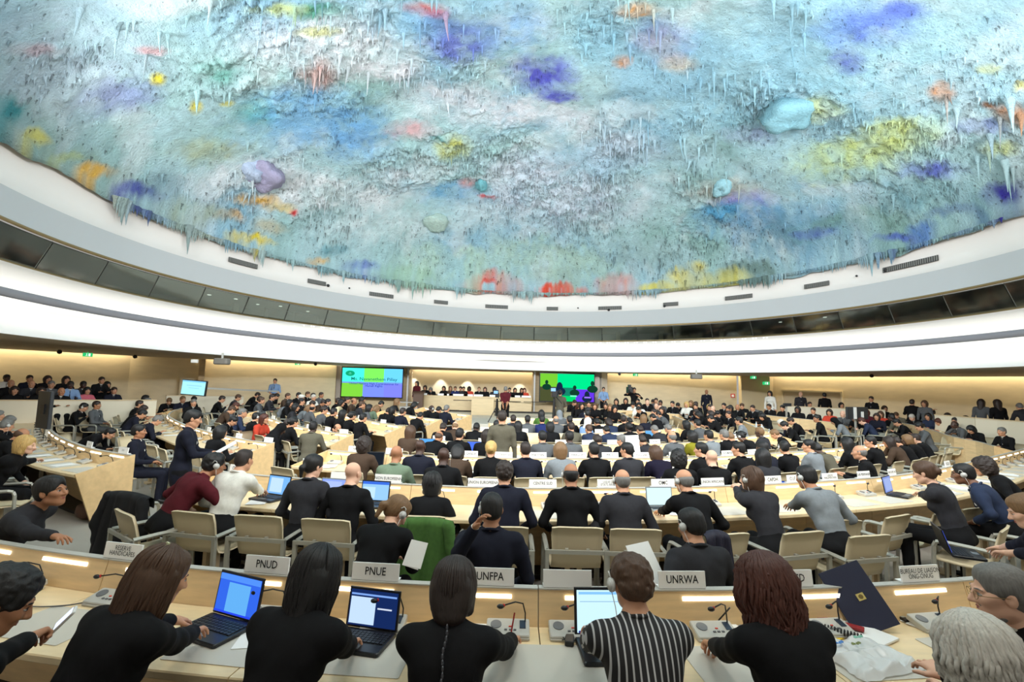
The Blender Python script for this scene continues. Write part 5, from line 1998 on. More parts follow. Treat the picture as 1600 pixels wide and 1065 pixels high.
common = dict(h=0.018, hh=0.0095)
for sx, n in (('m', ''), ('f', 'F')):
    ns = dict(sex=sx, neck_shirt=(sx == 'm'))
    pose('u' + n, lean=10, hunch=12, hp=6, L=(-.13, .43, DK), R=(.15, .42, DK), **ns)
    pose('ur' + n, lean=10, hunch=12, hp=4, hy=40, L=(-.13, .43, DK), R=(.15, .42, DK), **ns)
    pose('ul' + n, lean=12, hunch=10, hp=4, hy=-40, L=(-.13, .43, DK), R=(.15, .42, DK), **ns)
    pose('d' + n, lean=22, hunch=22, hp=38, L=(-.12, .50, DK), R=(.12, .46, DK), **ns)
    pose('t' + n, lean=20, hunch=20, hp=14, hy=-12, L=(-.12, .45, DK), R=(.03, .36, 1.02), ehR=(0.5, 0.9, -0.8), **ns)
    pose('b' + n, lean=-4, hunch=6, hp=2, L=(-.08, .26, .70), R=(.08, .27, .71), **ns)
    pose('s' + n, stand=True, lean=1, hunch=3, hp=6, coat=True, **ns)
pose('f', lean=46, hunch=28, hp=30, L=(-.12, .62, .55), R=(.12, .60, .55))
pose('h', lean=14, hunch=14, hp=24, L=(-.10, .40, .9), R=(.12, .40, .9))
pose('sc', stand=True, lean=0, hunch=2, hp=0, L=(-.1, .2, 1.02), R=(.1, .2, 1.02), bare=1.0)
pose('sb', stand=True, lean=0, hunch=2, hp=4, L=(-.05, -.2, .82), R=(.05, -.2, .80), ehL=(-1, -.3, 0), ehR=(1, -.3, 0), bare=1.0, neck_shirt=False)
pose('sp', stand=True, lean=6, hunch=4, hp=0, R=(.62, .10, 1.34), L=(-.12, .22, 1.32), ehL=(-.6, .2, -1), coat=True)
pose('sk', stand=True, lean=0, hunch=0, hp=0, L=(-.16, .3, 1.36), R=(.22, .15, 1.5), ehR=(1, -.2, -.6), ehL=(-1, 0, -.8), bare=.7, neck_shirt=False)
pose('sl', stand=True, lean=22, hunch=18, hp=30, L=(-.2, .4, 1.0), R=(.2, .42, 1.0), coat=True)
CACHE = {}


def get_pose(key):
    if key not in CACHE:
        kw = dict(common)
        kw.update(BOD[key])
        B = make_body('person', seed=len(CACHE) + 2, **kw)
        CACHE[key] = (body_mesh(B), B)
    return CACHE[key]


HN = {'S': 'short', 'M': 'messy', 'C': 'crop', 'F': 'fringe', 'B': 'bob', 'L': 'long', 'P': 'pony', 'N': 'bun', 'K': 'curly', 'W': 'longcurly', 'H': 'scarf', 'T': 'turban', 'A': 'back', 'Z': None}
HW = {'S': 'short', 'M': 'tousled', 'C': 'cropped', 'F': 'receding', 'B': 'bobbed', 'L': 'long', 'P': 'tied-back', 'N': 'pinned-up', 'K': 'curly', 'W': 'long curly', 'A': 'combed-back'}
CW = {'k': 'black', 'n': 'dark', 'b': 'brown', 'l': 'light brown', 'y': 'blond', 'g': 'grey', 'w': 'white', 'r': 'reddish', 'c': 'navy'}
TW = {'k': 'black', 'n': 'navy', 'c': 'charcoal', 'g': 'grey', 's': 'light grey', 'w': 'white', 'u': 'blue', 'l': 'pale blue', 'm': 'burgundy', 'r': 'orange-red', 'o': 'olive', 'e': 'green', 't': 'taupe', 'b': 'brown', 'p': 'pink', 'i': 'cream', 'q': 'teal', 'v': 'dark violet', 'd': 'slate blue', 'h': 'sage green'}


def set_slot(o, i, m):
    o.material_slots[i].link = 'OBJECT'
    o.material_slots[i].material = m


def place_person(key, x, y, z, rz, hair, hc, top, skin, ear=0, trous=None, name='person'):
    me, B = get_pose(key)
    o = ob(name, me, loc=(x, y, z), rz=rz, cat='person')
    set_slot(o, 0, SKIN[skin])
    set_slot(o, 1, CLOTH[top])
    set_slot(o, 2, CLOTH[trous or ('k' if top not in 'kncgt' else top)])
    if hc in HAIRC:
        set_slot(o, 6, HAIRC[hc if hc != 'w' else 'g'])
    if hair != 'Z' and HN[hair]:
        hm = hair_mesh(HN[hair], 0.0095)
        h = ob('hair' if hair not in 'HT' else 'headscarf', hm, o, mw=B['head'])
        h.material_slots[0].link = 'OBJECT'
        h.material_slots[0].material = HAIRC[hc] if hair not in 'HT' else (CLOTH[{'k': 'k', 'g': 's', 'w': 'w', 'c': 'n'}.get(hc, 'k')])
    if ear:
        e = ob('earphone', EARM, o)
        e.matrix_local = B['head'] @ Matrix.Translation((0.088 * ear, 0.0, 0.0)) @ (Matrix.Identity(4) if ear > 0 else Matrix.Rotation(PI, 4, 'Z'))
    return o


def head_local(key):
    t = get_pose(key)[1]['top']
    return np.array(t)


def words_of(hair, hc, top, stand=False):
    if hair == 'H':
        h = 'with a %s headscarf' % CW.get(hc, 'dark')
    elif hair == 'T':
        h = 'with a %s wrapped headcloth' % CW.get(hc, 'dark')
    elif hair == 'Z':
        h = 'with a bald head'
    else:
        h = 'with %s %s hair' % (HW[hair], CW.get(hc, 'dark'))
    return h


# every line: head top u v in the photograph, pose, hair+colour, top, skin, yaw (or -) , extras
CROWD = """
#left raised seats behind the parapet; floor .6
G 11 586 u Sk w d 110 .75
G 47 586 u Sn n m 115 .75
G 18 594 u Fg k m 110 .6
G 23 606 uF Bn k m 120 .45
G 50 595 u Fg c m 115 .6
G 65 608 uF Bn k m 125 .45
G 75 589 uF Bn k m 110 .75
G 81 593 u Sg g m 115 .6
G 97 603 u Zk k t 120 .45
G 104 589 uF Ln k m 115 .75
G 111 594 u Sk l d 125 .6
G 118 606 uF Bk p m 120 .45
G 131 594 u Sk c d 115 .6
G 135 587 u Sn k m 115 .75
G 143 604 uF Bb b m 125 .45
G 162 595 uF Lk k m 110 .6
G 179 603 u Sn n m 120 .45
#wing beside parapet
R 25 624 u Sn s m - 
R 20 632 d Sb k m - e
R 4 641 u Sg n m -
R 16 650 d Sg c m -
R 27 655 t Sg k m - e
R 50 670 d Fb k t -
N 117 630 h Sk k m 75 e
N 131 628 b Sn g t 80
N 128 640 f Sk r t 75 e
N 158 623 b Sk k m 85 e
N 176 669 f Sk k m 75
N 203 664 b Sk n t 70
#second wing row
R 212 638 d Sn k t -
R 228 617 uF Bk k m 60
R 236 622 u Sg k m 70
R 244 625 u Sn k m -
R 235 631 d Sn k m -
R 262 638 d Sk n m -
R 283 649 d Sg n m -
N 265 623 d Sl k m 140
N 276 624 u Sg k m 130
N 286 619 u Sl n m 120
N 305 620 d Sk k m 110
N 330 652 d Sk k m 80 
N 349 618 h Sn k m 60
N 374 616 hx Sb c m 70
N 366 634 d Sb b m 50
R 356 665 uF Bk k m - e
N 385 640 d Sk k m 40
N 391 637 u Sg d m 60
#far left
S 430 595 sc Sn l m 165 .42
N 405 613 d Sn k m 60
N 409 620 u Sb g m 70
N 406 628 d Sr g m 60
N 424 616 u Sn c m 80
N 428 620 t Sk k m 80
N 435 615 d Sk k m 80
N 450 614 u Sb b m 90
N 453 624 uF Bk k m 80
N 467 613 u Sk k m 100
N 472 617 u Tw k t 90
N 480 612 u Sb k m 100
N 485 617 u Sw w m 120
N 490 614 u Sn k t 110
N 501 613 u Sn g t 110
N 455 627 dF Bn s m 75
N 463 630 uF Bk c m 75
N 471 622 b Sk k m 80
N 491 626 d Sn n m 70
N 501 632 dF Bl s m 60
N 507 625 d Sn b t 80
N 513 623 u Sk n m 90
N 520 625 uF Kk i m 90
N 527 622 u Sn k t 90
N 538 621 u Sn k m 80
N 546 622 u Fb b t 90
N 560 620 uF Bk k m 60
N 565 626 u Sb c m 60
R 404 645 u Sk k m - e
N 415 647 uF Lr r m 100
N 410 664 d Hk k d 50
R 447 652 uF Nk k m -
R 490 658 u Sk t d - e
R 523 637 u Sk k m -
R 541 640 uF Lk k m -
R 571 641 uF Nk k m -
N 530 663 f Fb k m 100
N 585 633 uF Bk g m 60
R 597 642 u Sk k m -
R 610 638 u Sn n m -
R 594 633 dF Bl h m -
N 607 623 uF Ll k m 60
N 598 626 d Sk k m 50
N 588 628 d Sk k m 60
R 643 641 d Sn k m -
R 648 634 uF Bk k m -
R 660 640 d Sk k m -
R 677 627 dF Bk k m -
R 690 633 u Sg n m -
R 713 635 d Sk k m -
#centre far rows
R 646 668 uF Lb b m -
R 697 661 d Sn k m -
R 722 656 d Fl b p -
R 738 672 uF Bn k m -
R 757 656 d Sk k d -
R 768 648 u Sk k d -
R 801 643 u Sn c m -
R 796 656 d Fg k m -
R 812 660 uF Lk k m -
R 829 649 u Sk g d -
R 849 640 uF Lk e m -
R 835 653 u Sk u m -
R 841 670 u Sk g m -
R 870 650 u Fg g m -
R 875 641 u Hg g m -
R 891 647 u Fb k t -
R 877 657 uF Bk k m -
R 905 660 u Sn t m -
R 896 675 u Sk g d -
R 917 652 u Sk k m -
R 930 654 d Sk k m -
R 940 647 d Sk k m -
R 955 646 ur Sn k m -
R 974 659 dF Bn d t -
R 988 656 uF Nk k d -
R 981 665 d Sk d m -
R 1016 659 d Sg k m -
R 1030 664 d Sn k m -
R 1045 657 u Sk g m -
R 1068 657 uF Bk k m -
R 1066 667 d Sg c m -
R 1000 678 dr Sg k m -
R 1038 671 u Fg g m -
R 1054 672 uF Bk o m -
R 1089 672 u Sg k m -
R 783 686 uF Ny k m -
R 856 688 uF Bl s m -
R 737 688 dF Bk b m -
R 700 676 u Sk k m -
#third row
R 594 679 uF Kn b t -
R 661 683 d Fb k t -
R 703 691 u Zk n d -
R 848 692 u Sn n m -
R 919 692 u Sk k m -
R 976 691 ul Sk c m -
R 1028 697 tF Bb v m -
R 1067 689 d Sn c m -30 e
R 1108 693 ul Sk k m - f
R 1154 691 ul Sk k m - 
R 1191 690 u Sk n b -
R 1217 686 d Sk t d -
R 1264 684 ul Sk s m -
R 1288 680 uF Lk k m -
R 1322 678 ul Sk k m -
R 1362 672 t Sn k p -35
R 1125 675 u Sk s m -
R 1162 664 d Sl k m -60
#inner seats before second row
X 589 706 u Zk h t 5 e
X 681 706 u Zk k d 0 f
X 1157 722 uF Kk k m 0
X 1197 721 u Zk k p 0
X 1280 715 uF Lk c m -10
X 1424 704 u Fg k m -55
#far right crowd facing the camera
N 899 626 d Sk k m 150
N 909 629 uF Bk k m 170
N 906 633 dF Lr k m 150
N 920 627 u Sk k m 190
N 921 637 d Sk n m 100
N 915 647 u Hw l m 60
N 937 630 uF Bb k m 190
N 950 631 uF Ll k m 200
N 958 631 uF Bn k m 200
N 963 623 uF Bn k m 200
N 971 628 uF Kk w m 200
N 979 622 uF Bn k m 200
N 978 634 uF Kk k m 180
N 988 630 d Sk w m 200
N 994 623 u Sk n m 210
N 1007 623 u Sn k m 210
N 1013 625 u Fw k p 210
N 1020 625 d Sn k m 210
N 1025 622 u Sn g m 200
N 1022 632 d Zk k p 210
N 1033 633 u Zk k p 200
N 1038 626 u Sk g b 210
N 1050 627 u Sk k m 220
N 1058 628 uF By w m 220
N 1063 632 d Sk k m 220
N 1075 628 uF Ll b m 220
N 1083 632 u Sn k m 220
N 1092 628 u Sn k m 230
N 1096 634 dF By k m 220
N 1107 632 u Sn k m 230
N 1114 634 u Zk k p 230
N 1126 630 u Sk k m 230
N 1134 635 u Sn k t 230
N 1141 633 uF Bk k m 230
N 1150 630 u Zk k t 230
N 1168 631 u Sn k m 230
N 1174 636 d Sb g m 240
R 1193 633 u Sn k t -
R 1210 635 uF Nk k m -
R 1227 637 uF Bk k b -
R 1255 638 uF Bn r m -
R 1268 638 u Sn k m -
N 1004 638 ul Sn g m -70
N 1053 643 d Sk g m -70
N 1086 641 uF Bn c m -80
N 1100 645 dF Bk k m -60
N 1110 643 d Sk k m -60
N 985 636 d Sk k m 240
N 999 645 d Sk k m -40
N 1046 636 uF Bn k m 220
N 1070 645 d Sk k m -50
N 1144 641 u Sn k m 250
N 1156 645 dF Bk k m 250
N 1172 652 u Sk s m -60
N 1187 643 d Sk k b 250
N 1130 646 d Sk k m 240
N 1217 655 d Sw n m -60
N 1232 652 d Sn k m -70
N 1276 648 ul Sk k t -60
N 1288 640 u Fw g p 240
N 1300 652 dF Hk s m -60
N 1308 641 uF Br g m 230
N 1317 649 d Sn k t 240
N 1343 652 d Sr d p -50
N 1341 645 uF Bn n m 230
N 1363 641 uF Br m p 230
N 1380 646 u Sk t d -40
N 1391 642 uF Bb r m 230
N 1399 645 d Sb t m 240
N 1408 646 u Sk k b 240
R 1430 647 d Sw k p 250
N 1441 641 d Sb c p 240
N 1435 637 uF Bn k m 240
N 1457 640 u Sk k d 240
R 1452 650 u Sk k m 250 e
R 1466 645 uF Bk d m 250
N 1480 645 uF Bn g m 250
N 1410 655 d Sk k m -60
N 1441 660 hF Nk g m -65
R 1483 655 dF Br i m -95
N 1511 650 uF Ln k m 200
R 1541 666 dF Bk k m -95 f
R 1566 668 u Sg k m -95
N 1589 686 u Sk k m -90
N 1562 696 d Sk k m -80 e
N 1382 634 uF Bn k m 190
N 1314 629 uF Bk w m 190
N 1265 628 u Sn k m 190
#podium
P 716 0 0 0 0 0 0
#standing
S 943 609 sc Sn l m 190 .42
S 991 605 sk Sk k m 190 .42
S 1104 614 s Fb n t 195 .42
S 1203 618 sF Lk w m 230 .42
S 1251 616 s Fw c p 195 .42
S 1288 616 s Sk k m 20 .42
S 1361 617 s Sn k m 240 .42
S 1411 618 sp Sn k m 60 .42
S 1442 626 sF Bb g m 245 .42
S 1515 630 sF Ln g m 60 .42
S 1558 631 sF Ln k m 10 .42
S 1592 636 sl Sg c m 20 .42
S 790 611 sb Sg m t 5 .2
S 875 616 sc Sk t m 10 .2
S 785 642 s Sn t m 3 0
"""
BOD['hx'] = BOD['h']
BOD['hF'] = dict(BOD['h'], sex='f', neck_shirt=False)
BOD['dr'] = dict(BOD['d'], hy=-35, hp=20)
people = []       # (row, t or u, object, words)
occupied = []
persons_xy = []


def aisle_word(R):
    return 'aisle end'


DEPTH = {('S', k): d for k, d in ((430, 23), (943, 26), (991, 23), (1104, 25), (1203, 23), (1251, 23), (1288, 22.5), (1361, 20.5), (1411, 19), (1442, 18.5), (1515, 17), (1558, 16.5), (1592, 16), (790, 21), (875, 19.5), (785, 8.9))}
DEPTH.update({('G', 118): 15.4, ('G', 131): 16.4, ('G', 143): 16.2, ('G', 162): 17.0, ('G', 179): 16.7})


def try_place(typ, u, v, key, hr, top, skin, yaw, fz, ear):
    hl = head_local(key)
    p = GF(u, v, hl[2])
    if typ in 'GS':
        D = DEPTH.get((typ, int(u))) or {.75: 16.3, .6: 15.4, .45: 14.4}.get(fz, 14)
        p = EYE + ray(u, v) * D
    R = None
    rz = None
    if typ == 'R':
        best = None
        for r in ROWS:
            d, t, dist = r.nearest(p[:2])
            if dist - abs(d) > 0.45 or t < 0.2 or t > r.L - 0.2:
                continue
            sc = abs(d - 0.78)
            if best is None or sc < best[0]:
                best = (sc, r, d, t)
        if best and best[0] < 1.6:
            R = best[1]
            t = best[3]
            q, hrz = seatpos(R, t, 0.0)
            rz = hrz if yaw is None else -math.radians(yaw)
            dhip = 1.04
            q, _ = seatpos(R, t, dhip)
            return R, t, q, rz, FZ(q[1])
    rz = -math.radians(yaw if yaw is not None else 0)
    c, s = math.cos(rz), math.sin(rz)
    off = np.array([c * hl[0] - s * hl[1], s * hl[0] + c * hl[1]])
    q = p[:2] - off
    z = {.75: .84, .6: .68, .45: .5}[fz] if typ == 'G' else FZ(q[1])
    return None, u, q, rz, z


lst = []
for line in CROWD.strip().splitlines():
    if line.startswith('#') or line.startswith('P'):
        continue
    f = line.split()
    typ, u, v, key, hr, top, skin = f[0], float(f[1]), float(f[2]), f[3], f[4], f[5], f[6]
    yaw = None if len(f) < 8 or f[7] == '-' else float(f[7])
    ear, fz = 0, 0.0
    for x in f[8:]:
        if x == 'e':
            ear = 2
        elif x == 'f':
            ear = 1
        else:
            fz = float(x)
    lst.append((typ, u, v, key, hr, top, skin, yaw, fz, ear))
ar = []
for it in lst:
    R, t, q, rz, z = try_place(*it)
    # keep neighbours apart
    for _ in range(40):
        near = [w for w in persons_xy if np.linalg.norm(np.array(w[:2]) - q) < 0.5 and abs(w[2] - z) < 0.5]
        if not near:
            break
        w = min(near, key=lambda w: np.linalg.norm(np.array(w[:2]) - q))
        d = q - np.array(w[:2])
        if R is not None:
            p_, T, N = R.at(t)
            sgn = 1 if d @ T >= 0 else -1
            t = t + sgn * 0.06
            q, _ = seatpos(R, t, 1.04)
        else:
            # slide away from the camera or towards it, along the line of sight
            los = q / np.linalg.norm(q)
            q = q + (d / (np.linalg.norm(d) + 1e-6) * 0.04 + los * 0.05)
    # out of the desks
    if R is None and it[0] in 'NX':
        for r in ROWS:
            d, tt, dist = r.nearest(q)
            if it[0] == 'X' and r.name == 'c2':
                q = q + r.at(tt)[2] * (-0.5 - d)
            elif dist - abs(d) < 0.3 and -0.45 < d < 1.0:
                n = r.at(tt)[2]
                tgt = 1.04 if d > 0.25 else -0.5
                q = q + n * (tgt - d)
    if it[0] != 'G':
        z = FZ(q[1]) if not (it[0] == 'S' and it[1] > 1500) else 0.42
    persons_xy.append((q[0], q[1], z))
    ar.append((it, R, t, q, rz, z))
# the remaining places of the far rows, as densely taken as in the photograph
NP = len(ar) + 40
rf = np.random.default_rng(21)
fill = []
for r in ROWS:
    pr_ = {'c3': 0.5, 'c4': 0.8, 'c5': 0.9, 'c6': 0.95, 'c7': 0.95, 'l2': 0.35, 'l3': 0.6, 'l4': 0.7, 'l5': 0.7, 'l6': 0.7, 'r1': 0.45, 'r3': 0.7, 'r4': 0.8, 'r5': 0.6, 'r6': 0.8, 'r7': 0.8, 'r8': 0.8}.get(r.name, 0)
    for t in r.seats:
        if rf.uniform() < pr_ and 0.25 < t < r.L - 0.25:
            q, hrz = seatpos(r, t, 1.04)
            u, v = proj((q[0], q[1], 1.2))
            if -30 < u < 1620 and all(math.hypot(q[0] - w[0], q[1] - w[1]) > 0.55 for w in persons_xy):
                fill.append((r, t, q, hrz))
rf.shuffle(fill)
for r, t, q, hrz in fill[:max(0, 322 - NP)]:
    if any(math.hypot(q[0] - w[0], q[1] - w[1]) < 0.55 for w in persons_xy):
        continue
    fem = rf.uniform() < 0.38
    key = ['u', 'd', 'd', 't', 'ul', 'ur'][rf.integers(6)] + ('F' if fem else '')
    hr = ('BLNBLP'[rf.integers(6)] if fem else 'SSSMFC'[rf.integers(6)]) + 'kknnbgl'[rf.integers(7)]
    u, v = proj((q[0], q[1], 1.2))
    ar.append((('R', u, v, key, hr, 'kkkncgkdb'[rf.integers(9)], 'mmmptbd'[rf.integers(7)], None, 0.0, 2 if rf.uniform() < 0.25 else 0), r, t, q, hrz, FZ(q[1])))
    persons_xy.append((q[0], q[1], FZ(q[1])))
# settle everybody: nobody inside a desk or a neighbour
for _ in range(40):
    Q = np.array([a_[3] for a_ in ar])
    for i, (it, R, t, q, rz, z) in enumerate(ar):
        if it[0] in 'GS':
            continue
        d = Q[i] - Q
        dist = np.hypot(d[:, 0], d[:, 1])
        dist[i] = 9
        push = np.zeros(2)
        for j in np.argwhere(dist < 0.56).ravel():
            push += d[j] / (dist[j] + 1e-3) * (0.56 - dist[j]) * 0.5
        if R is not None:
            T = R.at(t)[1]
            t = min(max(t + float(push @ T), 0.3), R.L - 0.3)
            q = seatpos(R, t, 1.04)[0]
        else:
            q = Q[i] + push
            for r in ROWS:
                dd, tt, ds = r.nearest(q)
                if ds - abs(dd) < 0.25 and -0.42 < dd < 0.92:
                    q = q + r.at(tt)[2] * ((0.95 if dd > 0.3 else -0.45) - dd) * 0.6
        ar[i] = (it, R, t, q, rz, FZ(q[1]))
        Q[i] = q
persons_xy[:] = [(a_[3][0], a_[3][1], a_[5]) for a_ in ar]
# name and describe
per_row = {}
for i, (it, R, t, q, rz, z) in enumerate(ar):
    k = R.name if R else ('G' if it[0] == 'G' else ('S' if it[0] == 'S' else ('NL' if q[0] < -3.2 else ('NR' if q[0] > 3.0 and it[7] and it[7] > 100 else 'NM'))))
    per_row.setdefault(k, []).append((t, i))
NW = {'G': '%s in the raised parapet seats', 'NL': '%s loose sitter of the parapet wing', 'NR': '%s camera-facing sitter of the door wing', 'NM': '%s loose sitter between the desk rows'}
SW = ['arms folded against the wall by the parapet wing', 'red-brown polo, hands clasped behind, at the podium camera', 'grey suit with his back turned, standing among the middle rows']
sd_lab = {430: 'guard in light blue shirt standing against the wall by the small television', 943: 'guard in light blue shirt standing beside the green-screen television', 991: 'cameraman in black holding a camera on the shoulder against the stone wall', 1104: 'bearded man in dark suit with lanyard standing beside the pillar', 1203: 'long-haired woman in white standing before the beige door', 1251: 'balding man in charcoal jacket standing at the door wing desk', 1288: 'dark-haired man in black suit standing with back turned by the door wing', 1361: 'man in black suit standing alone behind the wide black monitor', 1411: 'man in black suit standing with one arm stretched out pointing', 1442: 'woman in grey standing before the pointing man', 1515: 'long-haired woman in grey coat standing with papers at the parapet', 1558: 'long-haired woman in black coat standing with her back turned', 1592: 'figure in charcoal jacket bending over the parapet at the picture edge', 790: 'cameraman in burgundy polo with hands clasped behind, before the podium', 875: 'man in olive shirt standing at the tripod camera', 785: 'man in grey-green suit standing among the middle rows, back turned'}
for k, L in per_row.items():
    L.sort()
    for n, (t, i) in enumerate(L):
        it, R, t, q, rz, z = ar[i]
        typ, u, v, key, hr, top, skin, yaw, fz, ear = it
        if ear == 2:
            ear = 1 if math.sin(-rz) > 0.4 else -1
        if z > 0 and not R:
            pass
        o = place_person(key, q[0], q[1], z, rz, hr[0], hr[1], top, skin, ear)
        if typ == 'S':
            o['label'] = sd_lab[int(u)].replace('man ', 'person ').replace('woman ', 'person ').replace('woperson', 'person')
            o['group'] = 'people standing in the hall'
        else:
            w = 'person %s in %s, ' % (words_of(hr[0], hr[1], top), TW[top])
            if R:
                w += '%s in the %s' % (ORD[min(n, 28)], R.words)
                o['group'] = 'people seated at the ' + R.words
            else:
                w += (NW[k] % ORD[min(n, 28)]) if n < 29 else (NW[k] % ('last-but-%d' % (len(L) - n)))
                o['group'] = {'G': 'people in the raised seats', 'NL': 'people loose in the parapet wing', 'NR': 'people facing the camera', 'NM': 'people between the desk rows'}[k]
            o['label'] = w
            if typ in 'NGX':
                put = (q[0], q[1], rz, z)
                occupied.append((q, R, t, put, n, k))
        if R:
            occupied.append((q, R, t, (q[0], q[1], rz, z), n, k))

# ------------------------------------------------------------------ the nearest people, each built for the photograph
def locks(style, zb, n, r0, wav, seed, spread=118, side_len=None, puff=0.0):
    """thin tapering strands from the crown over the hair and down"""
    rg = np.random.default_rng(seed)
    mb = MB()
    for i in range(n):
        phi = math.radians(rg.uniform(-spread, spread))
        t = 0.020 + puff
        pts, rr_ = [], []
        end = zb * rg.uniform(0.82, 1.06)
        ph = rg.uniform(0, 6)
        L = []
        for a in np.linspace(0.03, 1.5, 8):      # over the skull
            L.append((math.sin(a), math.cos(a)))
        o = rg.uniform(-0.002, 0.004)
        for k_, (s_, c_) in enumerate(L):
            ww = wav * 0.7 * math.sin(ph + k_ * 1.9) if wav > 0.008 else 0
            x = (0.078 + t + o + ww) * s_ * math.sin(phi + ww * 5)
            y = -0.018 - (0.096 + t + o) * s_ * math.cos(phi)
            z = 0.040 + (0.085 + t * 0.8 + o) * c_
            pts.append((x, y, z))
        x0, y0, z0 = pts[-1]
        m = 9
        for k in range(1, m + 1):
            f = k / m
            w = wav * math.sin(ph + f * 14) * (0.4 + f)
            xx = x0 * (1 - 0.10 * f + 0.10 * math.sin(PI * min(1, f * 1.5)) + puff * 2) + w
            yy = y0 * (1 - 0.06 * f + 0.07 * math.sin(PI * min(1, f * 1.5))) + 0.01 * f + wav * 0.6 * math.cos(ph * 2 + f * 11)
            pts.append((xx, yy, z0 + (end - z0) * f))
        K = len(pts)
        for k in range(K):
            f = k / (K - 1)
            rr_.append(r0 * (0.7 + 0.6 * math.sin(PI * min(1, f * 1.15))) * (1 if f < 0.8 else max(0.15, (1 - f) * 5)))
        mb.tube(pts, rr_, 0, 5, False)
    return np.array(mb.v), mb.f


def hero_hair(style, h=0.006, lk=None, seed=1):
    amp = {'short': .004, 'crop': .0015, 'messy': .010, 'fringe': .002, 'curly': .012, 'longcurly': .02}.get(style, .004)

    def dsp(P):
        if style in ('curly', 'longcurly', 'messy'):
            return (vnoise(P, 42, 5 + seed, 2) - 0.5) * amp * 2
        a = np.arctan2(P[:, 0], -P[:, 1] + 0.01)
        return (vnoise(np.stack([a * 6, P[:, 2] * 3, P[:, 1] * 5], 1), 4.0, 7 + seed, 3) - 0.5) * amp * 2.0
    V, F, L = hair_sdf(style).build(h, dsp)
    me = npmesh('hair', V, F, [HAIRC['k']], None)
    if lk:
        v2, f2 = locks(style, *lk)
        V = np.concatenate([V, v2])
        F = np.concatenate([F, np.array([f + tuple() for f in f2]) + len(me.vertices)])
        me = npmesh('hair', V, F, [HAIRC['k']], None)
    return me


def hero(u, v, D, yaw, hair, hc, top, skin, label, ear=0, trous='k', kw=None, lk=None, near=True, hands=None, hm=None, row=None, scale_hair=1.0, chair=True, group=None, topm=None):
    kw = dict(kw or {})
    kw.setdefault('sex', 'm')
    res = dict(h=0.0085, hh=0.0046, hhand=0.0044) if near else dict(h=0.013, hh=0.0068, hhand=0.0055)
    rz = -math.radians(yaw)
    c, s = math.cos(rz), math.sin(rz)
    Rz = np.array([[c, -s, 0], [s, c, 0], [0, 0, 1]])
    B0 = make_body('q', h=0.09, hh=0.09, **kw)
    topw = EYE + ray(u, v) * D
    fl0 = FZ(topw[1])
    kw['sit'] = 0.45 + float(np.clip(topw[2] - fl0 - B0['top'][2], -0.13, 0.14))
    off = Rz @ np.array(B0['top'])
    root = np.array([topw[0] - off[0], topw[1] - off[1], fl0])
    for key, hp_ in (hands or {}).items():
        if hp_[0] == 'px':
            w = G(hp_[1], hp_[2], hp_[3])
            if len(hp_) > 4:
                w = w + np.array(hp_[4])
            kw[key] = Rz.T @ (w - root)
    B = make_body('person', seed=int(u) % 97, **res, **kw)
    o = ob('person', body_mesh(B), loc=tuple(root), rz=rz, label=label, cat='person', group=group)
    set_slot(o, 0, SKIN[skin])
    set_slot(o, 1, topm or CLOTH[top])
    set_slot(o, 2, CLOTH[trous])
    set_slot(o, 6, HAIRC[hc])
    if hair:
        hmesh = hero_hair(hair, 0.0058 if near else 0.0075, lk, int(u) % 13)
        hh_ = ob('hair', hmesh, o, mw=B['head'])
        set_slot(hh_, 0, HAIRC[hc])
    if ear:
        e = ob('earphone', EARM, o)
        e.matrix_local = B['head'] @ Matrix.Translation(((0.090 if hair in (None, 'short', 'crop', 'fringe') else 0.103) * ear, 0.0, 0.0)) @ (Matrix.Identity(4) if ear > 0 else Matrix.Rotation(PI, 4, 'Z'))
    persons_xy.append((root[0], root[1], 0))
    if chair:
        best = min(ROWS, key=lambda r: abs(r.nearest(root[:2])[0] - 1.0) + (10 if r.name not in ('c1', 'c2') else 0))
        dx = -0.24 if int(u) == 492 else 0.0
        put_chair(root[0] + s * 0.06 + dx, root[1] - c * 0.06, rz, FZ(root[1]), 'beige armchair under the ' + ' '.join(label.split(',')[0].split()[:11]), 'armchairs under the nearest people', full=True)
        chair_xy.append((root[0], root[1]))
    HPOS[int(u)] = (root, rz)
    return o, B, root, rz


chair_xy = []
HPOS = {}
STR = bpy.data.materials.new('pinstripe_shirt')
STR.use_nodes = True
nt = STR.node_tree
b = nt.nodes['Principled BSDF']
b.inputs['Roughness'].default_value = 0.8
tc_ = nt.nodes.new('ShaderNodeTexCoord')
mp_ = nt.nodes.new('ShaderNodeMapping')
wv = nt.nodes.new('ShaderNodeTexWave')
wv.wave_type = 'BANDS'
wv.bands_direction = 'X'
wv.inputs['Scale'].default_value = 11
wv.inputs['Distortion'].default_value = 1.2
wv.inputs['Detail'].default_value = 1
wv.inputs['Detail Scale'].default_value = 0.25
cr = nt.nodes.new('ShaderNodeValToRGB')
cr.color_ramp.elements[0].position = 0.80
cr.color_ramp.elements[0].color = (0.012, 0.011, 0.012, 1)
cr.color_ramp.elements[1].position = 0.88
cr.color_ramp.elements[1].color = (0.5, 0.5, 0.5, 1)
nt.links.new(tc_.outputs['Object'], mp_.inputs[0])
nt.links.new(mp_.outputs[0], wv.inputs['Vector'])
nt.links.new(wv.outputs[0], cr.inputs[0])
nt.links.new(cr.outputs[0], b.inputs['Base Color'])

